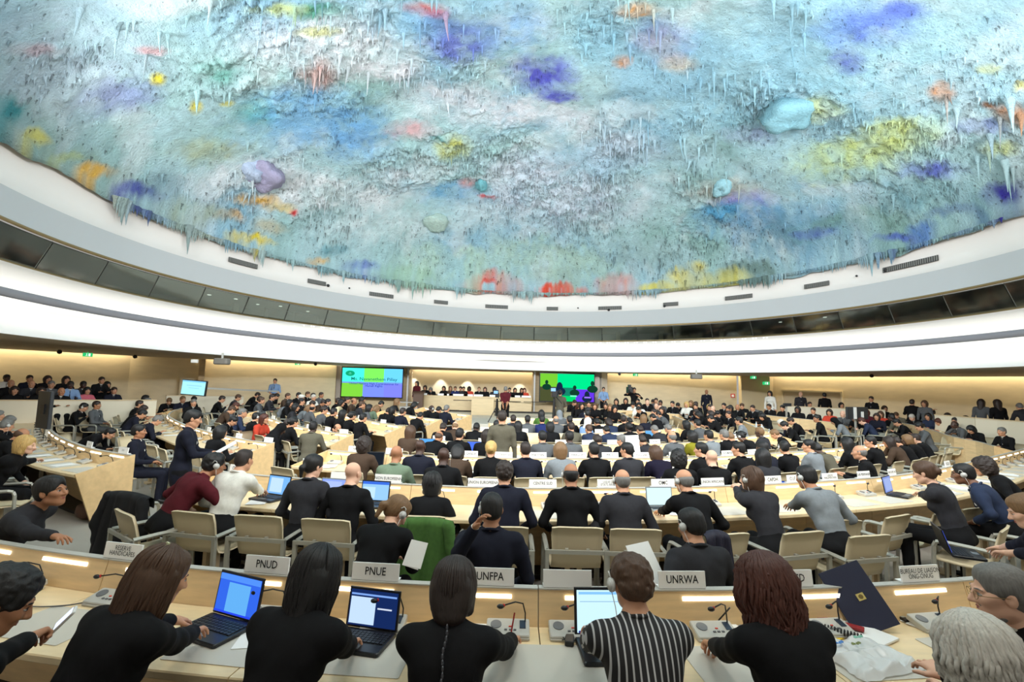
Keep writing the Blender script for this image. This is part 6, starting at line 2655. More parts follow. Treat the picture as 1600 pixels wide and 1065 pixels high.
# --- the nearest row
o, B, root1, rz1 = hero(33, 858, 1.95, 48, 'messy', 'k', 'k', 't', 'person with short black hair, glasses and stubble looking at a phone in hand', trous='n',
     kw=dict(lean=18, hunch=18, hp=30, hy=6, curl=(0.5, 0.9), thumb=0.5), hands=dict(R=('px', 72, 985, 0.98), L=('px', -60, 1010, 0.85)), hm=None)
HERO1 = o
o, B, *_ = hero(268, 848, 2.28, 22, 'clip', 'b', 'k', 'm', 'person with very long dark brown hair and a pale hair clip, typing on a laptop',
     kw=dict(sex='f', lean=24, hunch=18, hp=22, hy=18, neck_shirt=False, curl=0.45), lk=(-0.36, 150, 0.0052, 0.006, 3), hands=dict(R=('px', 322, 985, 0.80), L=('px', 300, 968, 0.80)))
c_ = ob('hair_clip', MB().rbox((0, 0, 0), (0.05, 0.014, 0.02), 0.006).rbox((0.01, 0.006, 0.012), (0.03, 0.012, 0.02), 0.005).mesh('hair_clip', mat('clip_green', (188, 190, 150), 0.4)), o)
c_.matrix_local = B['head'] @ Matrix.Translation((0.0, -0.055, 0.128))
o, B, *_ = hero(506, 857, 2.3, 16, 'long', 'k', 'k', 'm', 'person with shoulder-length straight black hair in a black jacket, at the PNUE plate',
     kw=dict(sex='f', lean=20, hunch=16, hp=18, hy=10, neck_shirt=False, curl=0.5, shoulders=1.05), lk=(-0.25, 150, 0.0055, 0.004, 5), hands=dict(R=('px', 552, 1005, 0.80), L=('px', 512, 985, 0.80)))
o, B, *_ = hero(712, 876, 2.38, 2, 'bob', 'n', 'k', 'm', 'person with a neat dark bob in a black dress zipped down the back, writing',
     kw=dict(sex='f', lean=18, hunch=14, hp=20, hy=2, neck_shirt=False, curl=0.8, thumb=0.8, shoulders=1.04), lk=(-0.11, 170, 0.0055, 0.0015, 7), hands=dict(R=('px', 800, 1000, 0.79), L=('px', 660, 985, 0.79)))
zp = MB()
for k in range(12):
    q = np.array(B['neck']) + (np.array(B['C']) - np.array(B['neck'])) * (k / 7.0) + B['Rc'] @ np.array([0, -0.128 + 0.03 * (1 - min(1, k / 4)), 0])
    zp.ball(q + np.array([0.004 * math.sin(k), -0.004, 0]), (0.006, 0.012, 0.017), 0, 8)
ob('zip', zp.mesh('zip', mat('zip_grey', (70, 70, 74), 0.4)), o)
o, B, *_ = hero(984, 869, 2.34, -2, 'messy', 'b', 'k', 'm', 'person with short brown hair in a black shirt with white pinstripes', ear=-1, topm=STR,
     kw=dict(lean=20, hunch=16, hp=16, hy=-12, neck_shirt=False, curl=0.5, shoulders=1.0, folds=0.006), hands=dict(L=('px', 918, 985, 0.79), R=('px', 1010, 978, 0.79)))
o, B, *_ = hero(1186, 872, 2.32, -8, 'longcurly', 'r', 'k', 'm', 'person with long curly reddish dark hair and an earphone, at the UNRISD plate', ear=-1,
     kw=dict(sex='f', lean=20, hunch=16, hp=20, hy=-6, neck_shirt=False, curl=0.8, thumb=0.8), lk=(-0.30, 230, 0.0065, 0.016, 11, 122, None, 0.012), hands=dict(L=('px', 1105, 1008, 0.79), R=('px', 1270, 990, 0.79)))
HB = ob('hair_band', MB().tube([(0.100 * math.cos(a), -0.03 + 0.01 * math.sin(a), 0.03 + 0.115 * math.sin(a)) for a in np.linspace(0.0, PI, 15)], 0.005, 0, 6).mesh('hair_band', BLACKP), o, mw=B['head'])
o, B, root7, rz7 = hero(1560, 848, 2.2, -62, 'grey_short', 'g', 'k', 'p', 'elderly person with grey hair, beard and thin glasses in black, at the frame edge',
     kw=dict(lean=16, hunch=18, hp=8, hy=-6, curl=0.8), hands=dict(L=('px', 1506, 962, 0.80), R=('px', 1545, 985, 0.80)))
HERO7 = (o, B)
o, B, *_ = hero(1508, 958, 1.72, -14, 'bob', 'w', 'k', 'p', 'person with wavy silver-grey hair reaching towards papers, lowest in the frame corner',
     kw=dict(sex='f', lean=20, hunch=20, hp=14, hy=-8, neck_shirt=False, curl=0.55), lk=(-0.13, 190, 0.0068, 0.012, 13, 128, None, 0.010), hands=dict(L=('px', 1418, 1006, 0.84), R=('px', 1478, 1056, 1.0)))

# glasses for two of them
def glasses(o, B, m):
    g = MB()
    for q in (-1, 1):
        g.tube([(q * 0.032 + 0.020 * math.cos(a), 0.106 - 0.004 * abs(math.cos(a)), 0.002 + 0.016 * math.sin(a)) for a in np.linspace(0, 2 * PI, 17)], 0.0014, 0, 5)
        g.tube([(q * 0.053, 0.103, 0.006), (q * 0.076, 0.06, 0.008), (q * 0.082, -0.01, 0.006)], 0.0014, 0, 5)
    g.tube([(-0.012, 0.108, 0.004), (0, 0.112, 0.007), (0.012, 0.108, 0.004)], 0.0014, 0, 5)
    ob('glasses', g.mesh('glasses', m), o, mw=B['head'])


glasses(HERO7[0], HERO7[1], mat('gold_wire', (170, 140, 90), 0.3, 0.8))
bd = SDF()
bd.rc((-0.04, 0.03, -0.088), (0, 0.072, -0.102), 0.02, 0.02, 0, 0.03)
bd.rc((0.04, 0.03, -0.088), (0, 0.072, -0.102), 0.02, 0.02, 0, 0.03)
bd.rc((-0.022, 0.088, -0.043), (0.022, 0.088, -0.043), 0.006, 0.006, 0, 0.01)
V, F, L_ = bd.build(0.005, lambda P: (vnoise(P, 160, 3, 2) - 0.5) * 0.006)
ob('beard', npmesh('beard', V, F, [HAIRC['g']]), HERO7[0], mw=HERO7[1]['head'])

# --- those between the nearest row and the second row
hero(77, 735, 3.95, 80, 'back', 'k', 'c', 't', 'person in charcoal jacket, black hair pinned back, one arm stretched along the rail',
     kw=dict(sex='f', lean=34, hunch=10, hp=-8, hy=8, neck_shirt=False, side=6), hands=dict(R=('px', 122, 850, 0.985), L=('px', 60, 800, 0.9)), ear=0, chair=True, group='people before the nearest panel')
hero(632, 779, 4.0, 14, 'pony', 'l', 'k', 'p', 'person with light brown ponytail and earphone bending over papers beside the green coat', ear=1,
     kw=dict(sex='f', lean=30, hunch=24, hp=44, hy=35, neck_shirt=False, scoop=True), hands=dict(R=('px', 640, 868, 0.75), L=('px', 622, 868, 0.75)), group='people before the nearest panel')
hero(769, 771, 3.75, 2, 'short', 'k', 'n', 't', 'person with short black hair in a navy suit and pale collar, hand at the ear', ear=-1,
     kw=dict(lean=6, hunch=10, hp=8, hy=-8, shoulders=1.08), hands=dict(L=('px', 742, 826, 1.22, (0, 0.05, 0))), group='people before the nearest panel')
hero(1077, 795, 3.7, -8, 'short', 'k', 'c', 'm', 'person with short black hair in charcoal suit, hooked earphone, behind the UNRWA plate', ear=-1,
     kw=dict(lean=12, hunch=14, hp=18, hy=-20), hands=dict(L=('px', 1040, 905, 0.8), R=('px', 1100, 900, 0.8)), group='people before the nearest panel')
o, B, rootL, rzL = hero(1594, 769, 3.75, -60, 'back', 'l', 'n', 'p', 'person with hair tied back and an earring, typing on a laptop held on the lap',
     kw=dict(sex='f', lean=12, hunch=16, hp=22, hy=0, neck_shirt=False, bare=0.6), hands=dict(L=('px', 1508, 872, 0.72), R=('px', 1532, 868, 0.72)), group='people before the nearest panel')

# --- second row
G2 = 'people in the second centre row'
R2L = [
    (337, 706, 5.35, 35, 'messy', 'k', 'm', 't', 'person in burgundy sweater with tousled black hair, hand at the mouth', 1, dict(lean=26, hunch=20, hp=10, hy=14, neck_shirt=False, side=8, R=(0.20, 0.50, 1.00), ehR=(0.5, 0.8, -1)), None),
    (383, 702, 5.45, 12, 'crop', 'n', 'w', 'm', 'person with cropped brown hair in a white shirt at a laptop', 0, dict(lean=16, hunch=14, hp=12), dict(R=('px', 415, 772, 0.8))),
    (492, 711, 5.3, 6, 'pony', 'k', 'c', 'p', 'person in dark waistcoat with black hair held by a white slide', 0, dict(sex='f', lean=8, hunch=12, hp=14, hy=24), None),
    (553, 722, 5.25, 6, None, 'k', 'k', 'p', 'shaven-headed person in black suit with pale blue collar between two laptops', 0, dict(lean=10, hunch=14, hp=12, hy=14), None),
    (676, 739, 5.5, 0, 'bob', 'k', 'k', 'm', 'person with chin-length black hair in black, elbow on the second row desk', 0, dict(sex='f', lean=16, hunch=14, hp=10, hy=-5, neck_shirt=False), None),
    (789, 721, 5.15, 0, 'messy', 'n', 'n', 'm', 'broad person with thick brown hair in navy suit behind UNION EUROPEENNE plate', 0, dict(lean=10, hunch=12, hp=10, shoulders=1.06), None),
    (892, 724, 5.2, 0, 'fringe', 'k', 'k', 't', 'balding person in black suit with earphone, beside the CENTRE SUD plate', -1, dict(lean=10, hunch=12, hp=14), None),
    (972, 733, 5.2, 0, 'fringe', 'g', 'c', 'm', 'person with thin grey hair in charcoal suit, earphone on, beside LIGUE DES ETATS ARABES', -1, dict(lean=12, hunch=12, hp=12, girth=1.05), None),
    (1067, 733, 5.2, -14, 'fringe', 'g', 'k', 'm', 'balding person in black suit leaning to a bright laptop, earphone on', -1, dict(lean=20, hunch=14, hp=14, hy=-10), dict(L=('px', 1030, 800, 0.8))),
    (1173, 731, 5.3, -16, 'bob', 'b', 'c', 'p', 'person with brown bobbed hair and glasses, both hands at the mouth', -1, dict(sex='f', lean=20, hunch=14, hp=6, hy=-22, neck_shirt=False), dict(L=('px', 1150, 762, 1.07), R=('px', 1158, 760, 1.07))),
    (1258, 728, 5.3, -14, 'short', 'k', 's', 't', 'person with short black hair in mid-grey suit leaning on one elbow, earphone on', -1, dict(lean=22, hunch=16, hp=14, hy=-8), dict(L=('px', 1225, 795, 0.8))),
    (1441, 717, 5.5, -38, 'bun', 'b', 'c', 'p', 'person with pinned brown hair in charcoal cardigan typing at a laptop', 0, dict(sex='f', lean=14, hunch=14, hp=16, neck_shirt=False), dict(L=('px', 1398, 770, 0.8), R=('px', 1402, 776, 0.8))),
    (1503, 709, 5.9, -42, 'short', 'k', 'd', 'b', 'person with short black hair in slate suit and large earphone, seen side-on', -1, dict(lean=26, hunch=16, hp=10, hy=-8), None),
    (1533, 704, 6.6, -48, 'curly', 'n', 'k', 'm', 'person with bushy brown curls in black near the second row end', 0, dict(sex='f', lean=26, hunch=16, hp=14, neck_shirt=False), None),
]
for (u, v, D, yaw, hair, hc, top, sk, lab, ear, kw, hd) in R2L:
    o, B, rt, rz = hero(u, v, D, yaw, hair, hc, top, sk, lab, ear=ear, kw=kw, near=False, hands=hd, group=G2, lk=(-0.11, 90, 0.0065, 0.002, int(u)) if hair == 'bob' else None)
    if u == 492:
        sl_ = ob('hair_slide', MB().ball((0, 0, 0), (0.032, 0.008, 0.014), 0, 12).mesh('hair_slide', WHITEP), o)
        sl_.matrix_local = B['head'] @ Matrix.Translation((-0.03, -0.115, 0.05)) @ Matrix.Rotation(0.5, 4, 'Y')
    if u == 1173:
        glasses(o, B, BLACKP)

glasses(HERO1, dict(head=HERO1.children[0].matrix_local.copy()), BLACKP)

# ------------------------------------------------------------------ coats hung over chair backs
def coat(x, y, rz, z, m, label, w=0.30, drop=0.62, front=0.25, seed=1, shift=0.0, sleeve=True):
    nx, ns = 40, 36
    V = []
    for j in range(ns + 1):
        s_ = -front + (drop + front) * j / ns           # arc length from the top: negative in front of the back
        for i in range(nx + 1):
            t = -1 + 2 * i / nx
            f = max(0, s_) / drop
            X = t * w * (1 + 0.18 * f) + shift
            if s_ < -0.03:
                Y, Z = -0.275 + 0.0, 0.915 + s_
            elif s_ < 0.03:
                a = (s_ + 0.03) / 0.06 * PI
                Y, Z = -0.315 + 0.04 * math.cos(a), 0.885 + 0.035 * math.sin(a)
            else:
                Y, Z = -0.365 - 0.05 * f, 0.885 - (s_ - 0.03)
            fold = math.sin(t * 9 + seed) * 0.6 + math.sin(t * 17 + seed * 2 + f * 2) * 0.4
            Y -= (0.02 + 0.035 * f) * (0.5 + 0.5 * fold) if s_ > 0 else 0
            Z -= 0.03 * t * t + (0.02 * math.sin(t * 5 + seed) * f if j > ns * 0.8 else 0)
            V.append((X, Y, Z))
    V = np.array(V)
    n = len(V)
    V2 = V + np.array([0, 0.012, -0.004])
    F = []
    for j in range(ns):
        for i in range(nx):
            a = j * (nx + 1) + i
            F.append((a, a + 1, a + nx + 2, a + nx + 1))
            F.append((n + a, n + a + nx + 1, n + a + nx + 2, n + a + 1))
    for i in range(nx):
        a = ns * (nx + 1) + i
        F.append((a, a + 1, n + a + 1, n + a))
    for j in range(ns):
        for i in (0, nx):
            a = j * (nx + 1) + i
            F.append((a, a + nx + 1, n + a + nx + 1, n + a))
    r = ob('coat', None, loc=(x, y, z), rz=rz, label=label, cat='coat')
    ob('coat_body', npmesh('coat_body', np.concatenate([V, V2]), np.array(F), [m]), r)
    if sleeve:
        for q in (-1, 1):
            S = SDF()
            S.rc((q * w * 0.85 + shift, -0.36, 0.85), (q * w * 1.12 + shift, -0.40, 0.55), 0.055, 0.06, 0, 0.02)
            S.rc((q * w * 1.12 + shift, -0.40, 0.55), (q * w * 1.05 + shift, -0.38, 0.30), 0.06, 0.05, 0, 0.02)
            v_, f_, _ = S.build(0.014, lambda P: (vnoise(P, 12, seed, 2) - 0.5) * 0.03)
            ob('sleeve', npmesh('sleeve', v_, f_, [m]), r)
    return r


BLACKCOAT = mat('coat_black', (14, 14, 16), 0.9)
GREENCOAT = mat('coat_green', (62, 98, 40), 0.95, var=0.12, vscale=30, bump=0.3, bscale=300)
NAVYCOAT = mat('coat_navy', (22, 20, 40), 0.7)
p = GF(240, 772, 0.875)
put_chair(p[0] - 0.1, p[1] + 0.22, -0.35, 0, 'beige armchair at the second row end, buried under the black coat', 'armchairs under the nearest people')
chair_xy.append((p[0] - 0.1, p[1] + 0.22))
coat(p[0] - 0.1, p[1] + 0.22, -0.35, 0, BLACKCOAT, 'long black coat spread over a chair beside the burgundy sweater', 0.33, 0.74, 0.12, 3)
rt, rz = HPOS[676]
coat(rt[0] + 0.1, rt[1] - 0.25, rz - 0.05, 0, GREENCOAT, 'moss green wool coat hung over a chair back', 0.26, 0.6, 0.2, 5)
put_chair(rt[0] + 0.1, rt[1] - 0.25, rz - 0.05, 0, 'beige armchair hidden beneath the moss green coat', 'armchairs under the nearest people')
chair_xy.append((rt[0] + 0.1, rt[1] - 0.25))
rt, rz = HPOS[1067]
coat(rt[0] + math.sin(rz) * 0.06, rt[1] - math.cos(rz) * 0.06, rz, 0, NAVYCOAT, 'dark navy coat thrown over the chair of the person with the bright laptop', 0.12, 0.5, 0.2, 7, shift=-0.14, sleeve=False)
hero(42, 682, 6.8, 66, 'bob', 'y', 'k', 'p', 'person with thick blond bobbed hair in black reaching over the first wing desk', kw=dict(sex='f', lean=22, hunch=14, hp=8, hy=6, neck_shirt=False), near=False, hands=dict(R=('px', 122, 716, 0.82)), lk=(-0.12, 110, 0.007, 0.004, 4), group='people at the first wing desk')
p = GF(8, 737, 0.875)
put_chair(p[0], p[1], -1.1, 0, 'beige armchair buried under a dark coat at the picture edge', 'armchairs under the nearest people')
chair_xy.append((p[0], p[1]))
coat(p[0], p[1], -1.1, 0, mat('coat_dark_olive', (26, 26, 22), 0.9), 'dark quilted coat over an armchair behind the blond bobbed person', 0.30, 0.7, 0.2, 6)
p = GF(197, 626, 0.875)
put_chair(p[0], p[1], -1.4, FZ(p[1]), 'beige armchair by the parapet with a dark red jacket over it', None)
chair_xy.append((p[0], p[1]))
coat(p[0], p[1], -1.4, FZ(p[1]), mat('jacket_wine', (92, 22, 40), 0.8), 'dark red jacket hung over an armchair by the parapet', 0.28, 0.4, 0.2, 2, sleeve=False)
# empty tall chairs by the parapet
for k, (u, v, yw) in enumerate(((184, 634, 70), (206, 636, 70), (219, 682, 95), (205, 706, 100))):
    p = GF(u, v, 0.875)
    put_chair(p[0], p[1], -math.radians(yw), FZ(p[1]), 'empty beige armchair inside the first parapet wing row, %s one inwards' % ORD[k], 'empty armchairs inside the wing')
    chair_xy.append((p[0], p[1]))
for k, (u, v, yw) in enumerate(((1462, 682, -75), (1478, 686, -80), (1383, 668, -60), (1446, 708, -50), (1330, 668, -60), (1025, 642, -60), (1013, 643, -60), (1033, 646, -60), (965, 643, -50), (975, 646, -50), (1043, 648, -60))):
    p = GF(u, v, 0.875)
    put_chair(p[0], p[1], -math.radians(yw), FZ(p[1]), 'empty pale armchair turned side-on in the door wing, %s one' % ORD[k], 'side-on empty armchairs of the door wing')
    chair_xy.append((p[0], p[1]))

# ------------------------------------------------------------------ chairs at every place of the desk rows, and under those sitting loose
KW = {'G': 'raised seats', 'NL': 'loose parapet wing seats', 'NR': 'camera-facing seats', 'NM': 'loose middle seats'}
SKIPROW = ()
pass
for R in ROWS:
    if R.name in SKIPROW:
        continue
    occ = [(t, q, pu) for (q, r_, t, pu, n, k) in occupied if r_ is R]
    n = 0
    cands = []
    for t, q, pu in occ:
        cands.append((t, True, pu))
    for t in ([] if R.name == 'c1' else R.seats):
        if all(abs(t - o[0]) > 0.56 for o in occ):
            cands.append((t, False, None))
    for t, oc, pu in sorted(cands, key=lambda c: c[0]):
        if oc:
            x, y, rz, z = pu
        else:
            q, rz = seatpos(R, t, 1.1)
            rz += 0.25 * math.sin(t * 7.3 + len(R.name))
            x, y, z = q[0], q[1], FZ(q[1])
            if any(math.hypot(x - a, y - b) < 0.5 for a, b, c in persons_xy) or any(math.hypot(x - a, y - b) < 0.5 for a, b in chair_xy):
                continue
            u, v = proj((x, y, 0.8))
            if not (-60 < u < 1660) or y < 1:
                continue
        n += 1
        chair_xy.append((x, y))
        put_chair(x, y, rz, z, 'beige armchair with grey frame, %s, %s along the %s' % ('someone in it' if oc else 'empty', ORD[min(n - 1, 28)], R.words), 'armchairs of the ' + R.words, full=(R.name in ('c2', 'c3', 'l1', 'l2')))
cnt = {}
for (q, r_, t, pu, n, k) in occupied:
    if r_ is None and k != 'G':
        if any(math.hypot(q[0] - a, q[1] - b) < 0.35 for a, b in chair_xy):
            continue
        chair_xy.append((q[0], q[1]))
        cnt[k] = cnt.get(k, 0) + 1
        put_chair(pu[0], pu[1], pu[2], pu[3], 'beige armchair with someone in it, %s of the %s' % (ORD[min(cnt[k] - 1, 28)] if cnt[k] < 30 else 'last-but-' + str(70 - cnt[k]), KW[k]), 'armchairs of the ' + KW[k], full=False)

# ------------------------------------------------------------------ parapets, raised floors, podium, monitors
PARW = mat('parapet_cream', (222, 212, 188), 0.6)


def parapet(name, pts, h_top, z0=0.0, kind='structure', m=PARW, th=0.1):
    """pts: plan points"""
    mb = MB()
    pts = [np.array(p, float) for p in pts]
    for a, b in zip(pts[:-1], pts[1:]):
        L = np.linalg.norm(b - a)
        ang = math.atan2(*(b - a)[::-1])
        c = (a + b) / 2
        mb.box((c[0], c[1], (z0 + h_top) / 2), (L + th * 0.9, th, h_top - z0), 0, rotm('Z', math.degrees(ang)))
        mb.box((c[0], c[1], h_top + 0.012), (L + th * 0.9, th + 0.05, 0.024), 1, rotm('Z', math.degrees(ang)))
    return ob(name, mb.mesh(name, [m, WOODW]), kind=kind)


pl = [EYE + ray(u, v) * D for u, v, D in ((-80, 626, 12.8), (0, 622, 13.4), (60, 620.5, 13.9), (120, 618.5, 14.5), (180, 617, 15.1), (243, 615.5, 15.8))]
parapet('wall_parapet', [p[:2] for p in pl], 1.45)
for k, (zz, D) in enumerate(((0.5, 0.25), (0.68, 1.1), (0.84, 1.95))):
    P = [p[:2] + np.array([-0.35, 0.94]) * D for p in pl]
    Q = [p[:2] + np.array([-0.35, 0.94]) * (D + 0.9 if k < 2 else 4.0) for p in pl]
    mb = MB()
    n = len(P)
    V = [(*p, zz) for p in P] + [(*q, zz) for q in Q] + [(*p, 0) for p in P]
    F = [(i, i + 1, n + i + 1, n + i) for i in range(n - 1)] + [(2 * n + i, 2 * n + i + 1, i + 1, i) for i in range(n - 1)]
    ob('floor_riser_%d' % (k + 1), mb.add(V, F).mesh('floor_riser', CARPET), kind='structure')
# second, lower parapet before the small television and the aisle wall
pl2 = [EYE + ray(u, v) * D for u, v, D in ((0, 629, 12.0), (57, 626, 12.4))]


def parapet_px(name, L):
    P = [EYE + ray(u, v) * D for u, v, D in L]
    mb = MB()
    for a, b in zip(P[:-1], P[1:]):
        t = (b - a)[:2] / np.linalg.norm((b - a)[:2])
        n_ = np.array([-t[1], t[0]]) * 0.05
        for off, zt_, zb_, m_ in ((1.0, 0.0, None, 0), (1.4, 0.022, 0.0, 1)):
            V = []
            for p in (a, b):
                for s_ in (-1, 1):
                    V += [(*(p[:2] + n_ * off * s_), 0.0 if zb_ is None else p[2] + zb_), (*(p[:2] + n_ * off * s_), p[2] + zt_)]
            mb.add(V, [(0, 1, 5, 4), (2, 6, 7, 3), (1, 3, 7, 5), (0, 4, 6, 2), (0, 2, 3, 1), (4, 5, 7, 6)], m_)
    return ob(name, mb.mesh(name, [PARW, WOODW]), kind='structure')


parapet_px('wall_parapet_right', ((1660, 664, 13.6), (1600, 659, 14.5), (1560, 656, 15.1), (1525, 653, 15.6), (1490, 650, 16.4), (1462, 648, 17.0)))
parapet_px('wall_parapet_far', ((1383, 640.5, 20.0), (1330, 639, 20.6), (1258, 635.5, 21.8), (1222, 634, 22.2)))
V = []
for u, D in ((1475, 17.2), (1525, 15.9), (1600, 14.8), (1700, 13.6)):
    p, q = EYE + ray(u, 640) * D, EYE + ray(u, 640) * (D + 4.5)
    V += [(p[0], p[1], 0.42), (q[0], q[1], 0.42)]
ob('floor_riser_4', MB().add(V, [(0, 1, 3, 2), (2, 3, 5, 4), (4, 5, 7, 6)]).mesh('floor_riser', CARPET), kind='structure')
pr = [EYE + ray(u, v) * D for u, v, D in ((378, 627, 20.5), (320, 619, 19.8), (262, 617, 18.9))]
parapet('wall_parapet_small', [p[:2] for p in pr], 1.5)

# podium: long curved desk with a projecting middle block, lectern, people
PW = mat('podium_maple', (224, 200, 158), 0.4, var=0.06, vscale=2, stretch=(1, 1, 6))
zt = 1.62
pod = ob('podium_desk', None, loc=(-0.9, 26.0, 0.8), label='long pale maple podium desk with projecting centre panel', cat='desk')
xl, xr = (656 - 800) / 755 * 26 - 0.05, (830 - 800) / 755 * 26 + 0.1
N_ = 20
V, F = [], []
pf = [(0, 0.07), (0, 0.82), (0.75, 0.82), (0.75, 0.78), (0.05, 0.78), (0.05, 0.07)]
for i in range(N_ + 1):
    x = xl + (xr - xl) * i / N_
    y = 26.0 + 0.3 * ((i / N_ - 0.5) * 2) ** 2
    for d, z in pf:
        V.append((x + 0.9, y + d - 26.0, z))
k = len(pf)
for i in range(N_):
    for q in range(k):
        a_, b_ = i * k + q, i * k + (q + 1) % k
        F.append((a_, b_, b_ + k, a_ + k))
F += [tuple(range(k)), tuple(range(N_ * k + k - 1, N_ * k - 1, -1))]
ob('front', MB().add(V, F).mesh('front', PW), pod)
xc = (757 - 800) / 755 * 25.2
ob('centre_block', MB().box((xc + 0.9, -0.45, 0.32), (1.15, 0.85, 0.86)).mesh('centre_block', PW), pod)
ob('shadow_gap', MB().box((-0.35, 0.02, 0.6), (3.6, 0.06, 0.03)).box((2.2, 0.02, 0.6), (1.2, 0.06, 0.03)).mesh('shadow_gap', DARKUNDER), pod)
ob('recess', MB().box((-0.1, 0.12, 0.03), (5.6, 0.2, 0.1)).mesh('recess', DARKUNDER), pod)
POD = [(716, 'f', 'Bn', 'k', 'd'), (650, 'F', 'Ln', 'm', 'm'), (666, 'f', 'Kn', 'k', 'm'), (677, 'd', 'Bg', 'k', 'm'), (696, 'f', 'Bk', 'k', 'm'), (705, 'f', 'Bl', 'b', 'm'), (713, 'm', 'Sb', 'u', 'm'), (722, 'f', 'Nn', 'c', 'm'), (727, 'f', 'Sk', 'k', 'm'), (735, 'f', 'Kk', 'r', 'd'), (750, 'm', 'Sl', 'k', 'p'), (760, 'f', 'Br', 'k', 'p'), (774, 'm', 'Kk', 'c', 'd'), (798, 'm', 'Sk', 'k', 'm'), (806, 'f', 'Bk', 'k', 'm'), (817, 'f', 'Ln', 'k', 'm'), (822, 'f', 'Br', 'r', 'p')]
n = 0
PX = []
for u, sx, hr, top, sk in POD[1:]:
    if u == 650:
        p = EYE + ray(650, 612) * 26.3
        o = place_person('sF', p[0] + 0.1, 26.2, 0.62, PI - 0.5, 'L', 'n', 'm', 'm')
        o['label'] = 'long-haired person in burgundy standing at the dark lectern by the podium'
        continue
    x = (u - 800) / 755 * 27.0
    o = place_person('d' if sx == 'd' else ('uF' if sx == 'f' else 'u'), x, 27.35, 0.8, PI + 0.12 * math.sin(u), hr[0], hr[1], top, sk)
    n += 1
    o['label'] = 'person %s in %s, %s along the podium desk' % (words_of(hr[0], hr[1], top), TW[top], ORD[n - 1])
    o['group'] = 'speakers at the podium'
    put_chair(x, 27.35, PI, 0.8, 'beige armchair behind the podium desk, %s along it' % ORD[n - 1], 'podium armchairs', full=False)
    if n % 2 == 1 or n in (4, 8, 12):
        r = ob('name_plate', None, loc=(x + 0.05, 26.16, 1.625), label='small white name plate on the podium desk before its %s speaker' % ORD[n - 1], cat='name plate', group='podium name plates')
        ob('card', MB().box((0, 0, 0.05), (0.5, 0.02, 0.1)).mesh('card', PLATE), r)
lec = ob('lectern', None, loc=((657 - 800) / 755 * 25.7, 25.75, 0.62), label='dark brown lectern at the end of the podium desk', cat='lectern')
ob('body', MB().box((0, 0, 0.55), (0.5, 0.35, 1.1)).mesh('body', mat('lectern_brown', (96, 72, 58), 0.5)), lec)
ob('reading_top', MB().box((0, 0, 1.14), (0.62, 0.45, 0.05), 0, rotm('X', 12)).mesh('reading_top', mat('lectern_brown', (96, 72, 58), 0.5)), lec)
st = ob('low_stand', MB().box((0, 0, 0.2), (0.9, 0.5, 0.4)).box((0, 0, 0.62), (1.0, 0.55, 0.04)).mesh('low_stand', [GREYP]), loc=((640 - 800) / 755 * 25.0, 25.6, 0.62), label='low grey stand beside the lectern', cat='stand')


# ---- monitors and cameras
def monitor(u, v, D, w, h, yaw, lab, back=True, floor=None, name='monitor'):
    p = EYE + ray(u, v) * D
    r = ob(name, None, loc=p, rz=yaw, label=lab, cat='monitor')
    ob('casing', MB().rbox((0, 0, 0), (w, 0.07, h), 0.02).mesh('casing', mat('monitor_dark', (38, 42, 46), 0.4)), r)
    zb = (FZ(p[1]) if floor is None else floor) - p[2]
    s_ = MB().box((0, 0.06, -h * 0.2), (w * 0.12, 0.05, h * 0.9)).box((0, 0.06, (zb - h / 2) / 2), (0.06, 0.05, -zb - h / 2 + 0.1)).box((0, 0.05, zb + 0.02), (w * 0.5, 0.4, 0.03))
    ob('stand', s_.mesh('stand', mat('stand_pale', (188, 186, 176), 0.4, 0.3)), r)
    return r


m = monitor(70, 640, 10.2, 0.62, 0.78, -0.5, 'large dark monitor seen from behind at the parapet wing desk end')
ob('rear_vent', MB().box((0.05, -0.045, 0.02), (0.16, 0.03, 0.2)).mesh('rear_vent', BLACKP), m)
m = monitor(1339, 645, 16.8, 1.05, 0.42, 0.35, 'wide black monitor pair seen from behind in the door wing')
ob('rear_panel', MB().box((-0.16, -0.05, 0), (0.12, 0.03, 0.4)).box((0.2, -0.05, -0.05), (0.1, 0.03, 0.2)).mesh('rear_panel', WHITEP), m)
m = monitor(1230, 632, 19.5, 0.34, 0.12, 0.1, 'small flat black screen on the parapet before the beige door')
for (u, v, D, s, lab, fl_) in ((866, 615, 19.0, 1.0, 'black television camera on a tall tripod before the green screen', 19.0), (777, 617, 21.3, 0.8, 'television camera with lit viewfinder before the podium', 21.3)):
    p = EYE + ray(u, v) * D
    r = ob('television_camera', None, loc=(p[0], p[1], FZ(p[1]) if u > 800 else 0.59), label=lab, cat='camera')
    z = p[2] - (FZ(p[1]) if u > 800 else 0.59)
    ob('camera_body', MB().rbox((0, 0, z), (0.22 * s, 0.5 * s, 0.26 * s), 0.03).box((0, 0.05, z + 0.2 * s), (0.1, 0.2, 0.14)).mesh('camera_body', BLACKP), r)
    ob('lens', MB().disc((0, 0.33 * s, z), 0.08, 0.18, R=rotm('X', 90)).mesh('lens', BLACKP), r)
    ob('viewfinder', MB().box((-0.06, -0.25 * s, z + 0.16 * s), (0.18, 0.04, 0.12)).mesh('viewfinder', emis('viewfinder_blue', (150, 200, 255), 1.2)), r)
    ob('pan_handle', MB().tube([(0.05, -0.1, z - 0.1), (0.25, -0.5, z - 0.35)], 0.015).mesh('pan_handle', BLACKP), r)
    ob('pedestal', MB().tube([(0, 0, z - 0.15), (0, 0, 0.3)], [0.04, 0.08]).mesh('pedestal', BLACKP), r)
    for a in (90, 210, 330):
        aa = math.radians(a)
        ob('leg', MB().tube([(0, 0, 0.75), (0.42 * math.cos(aa), 0.42 * math.sin(aa), 0.03)], 0.022).mesh('leg', BLACKP), r)
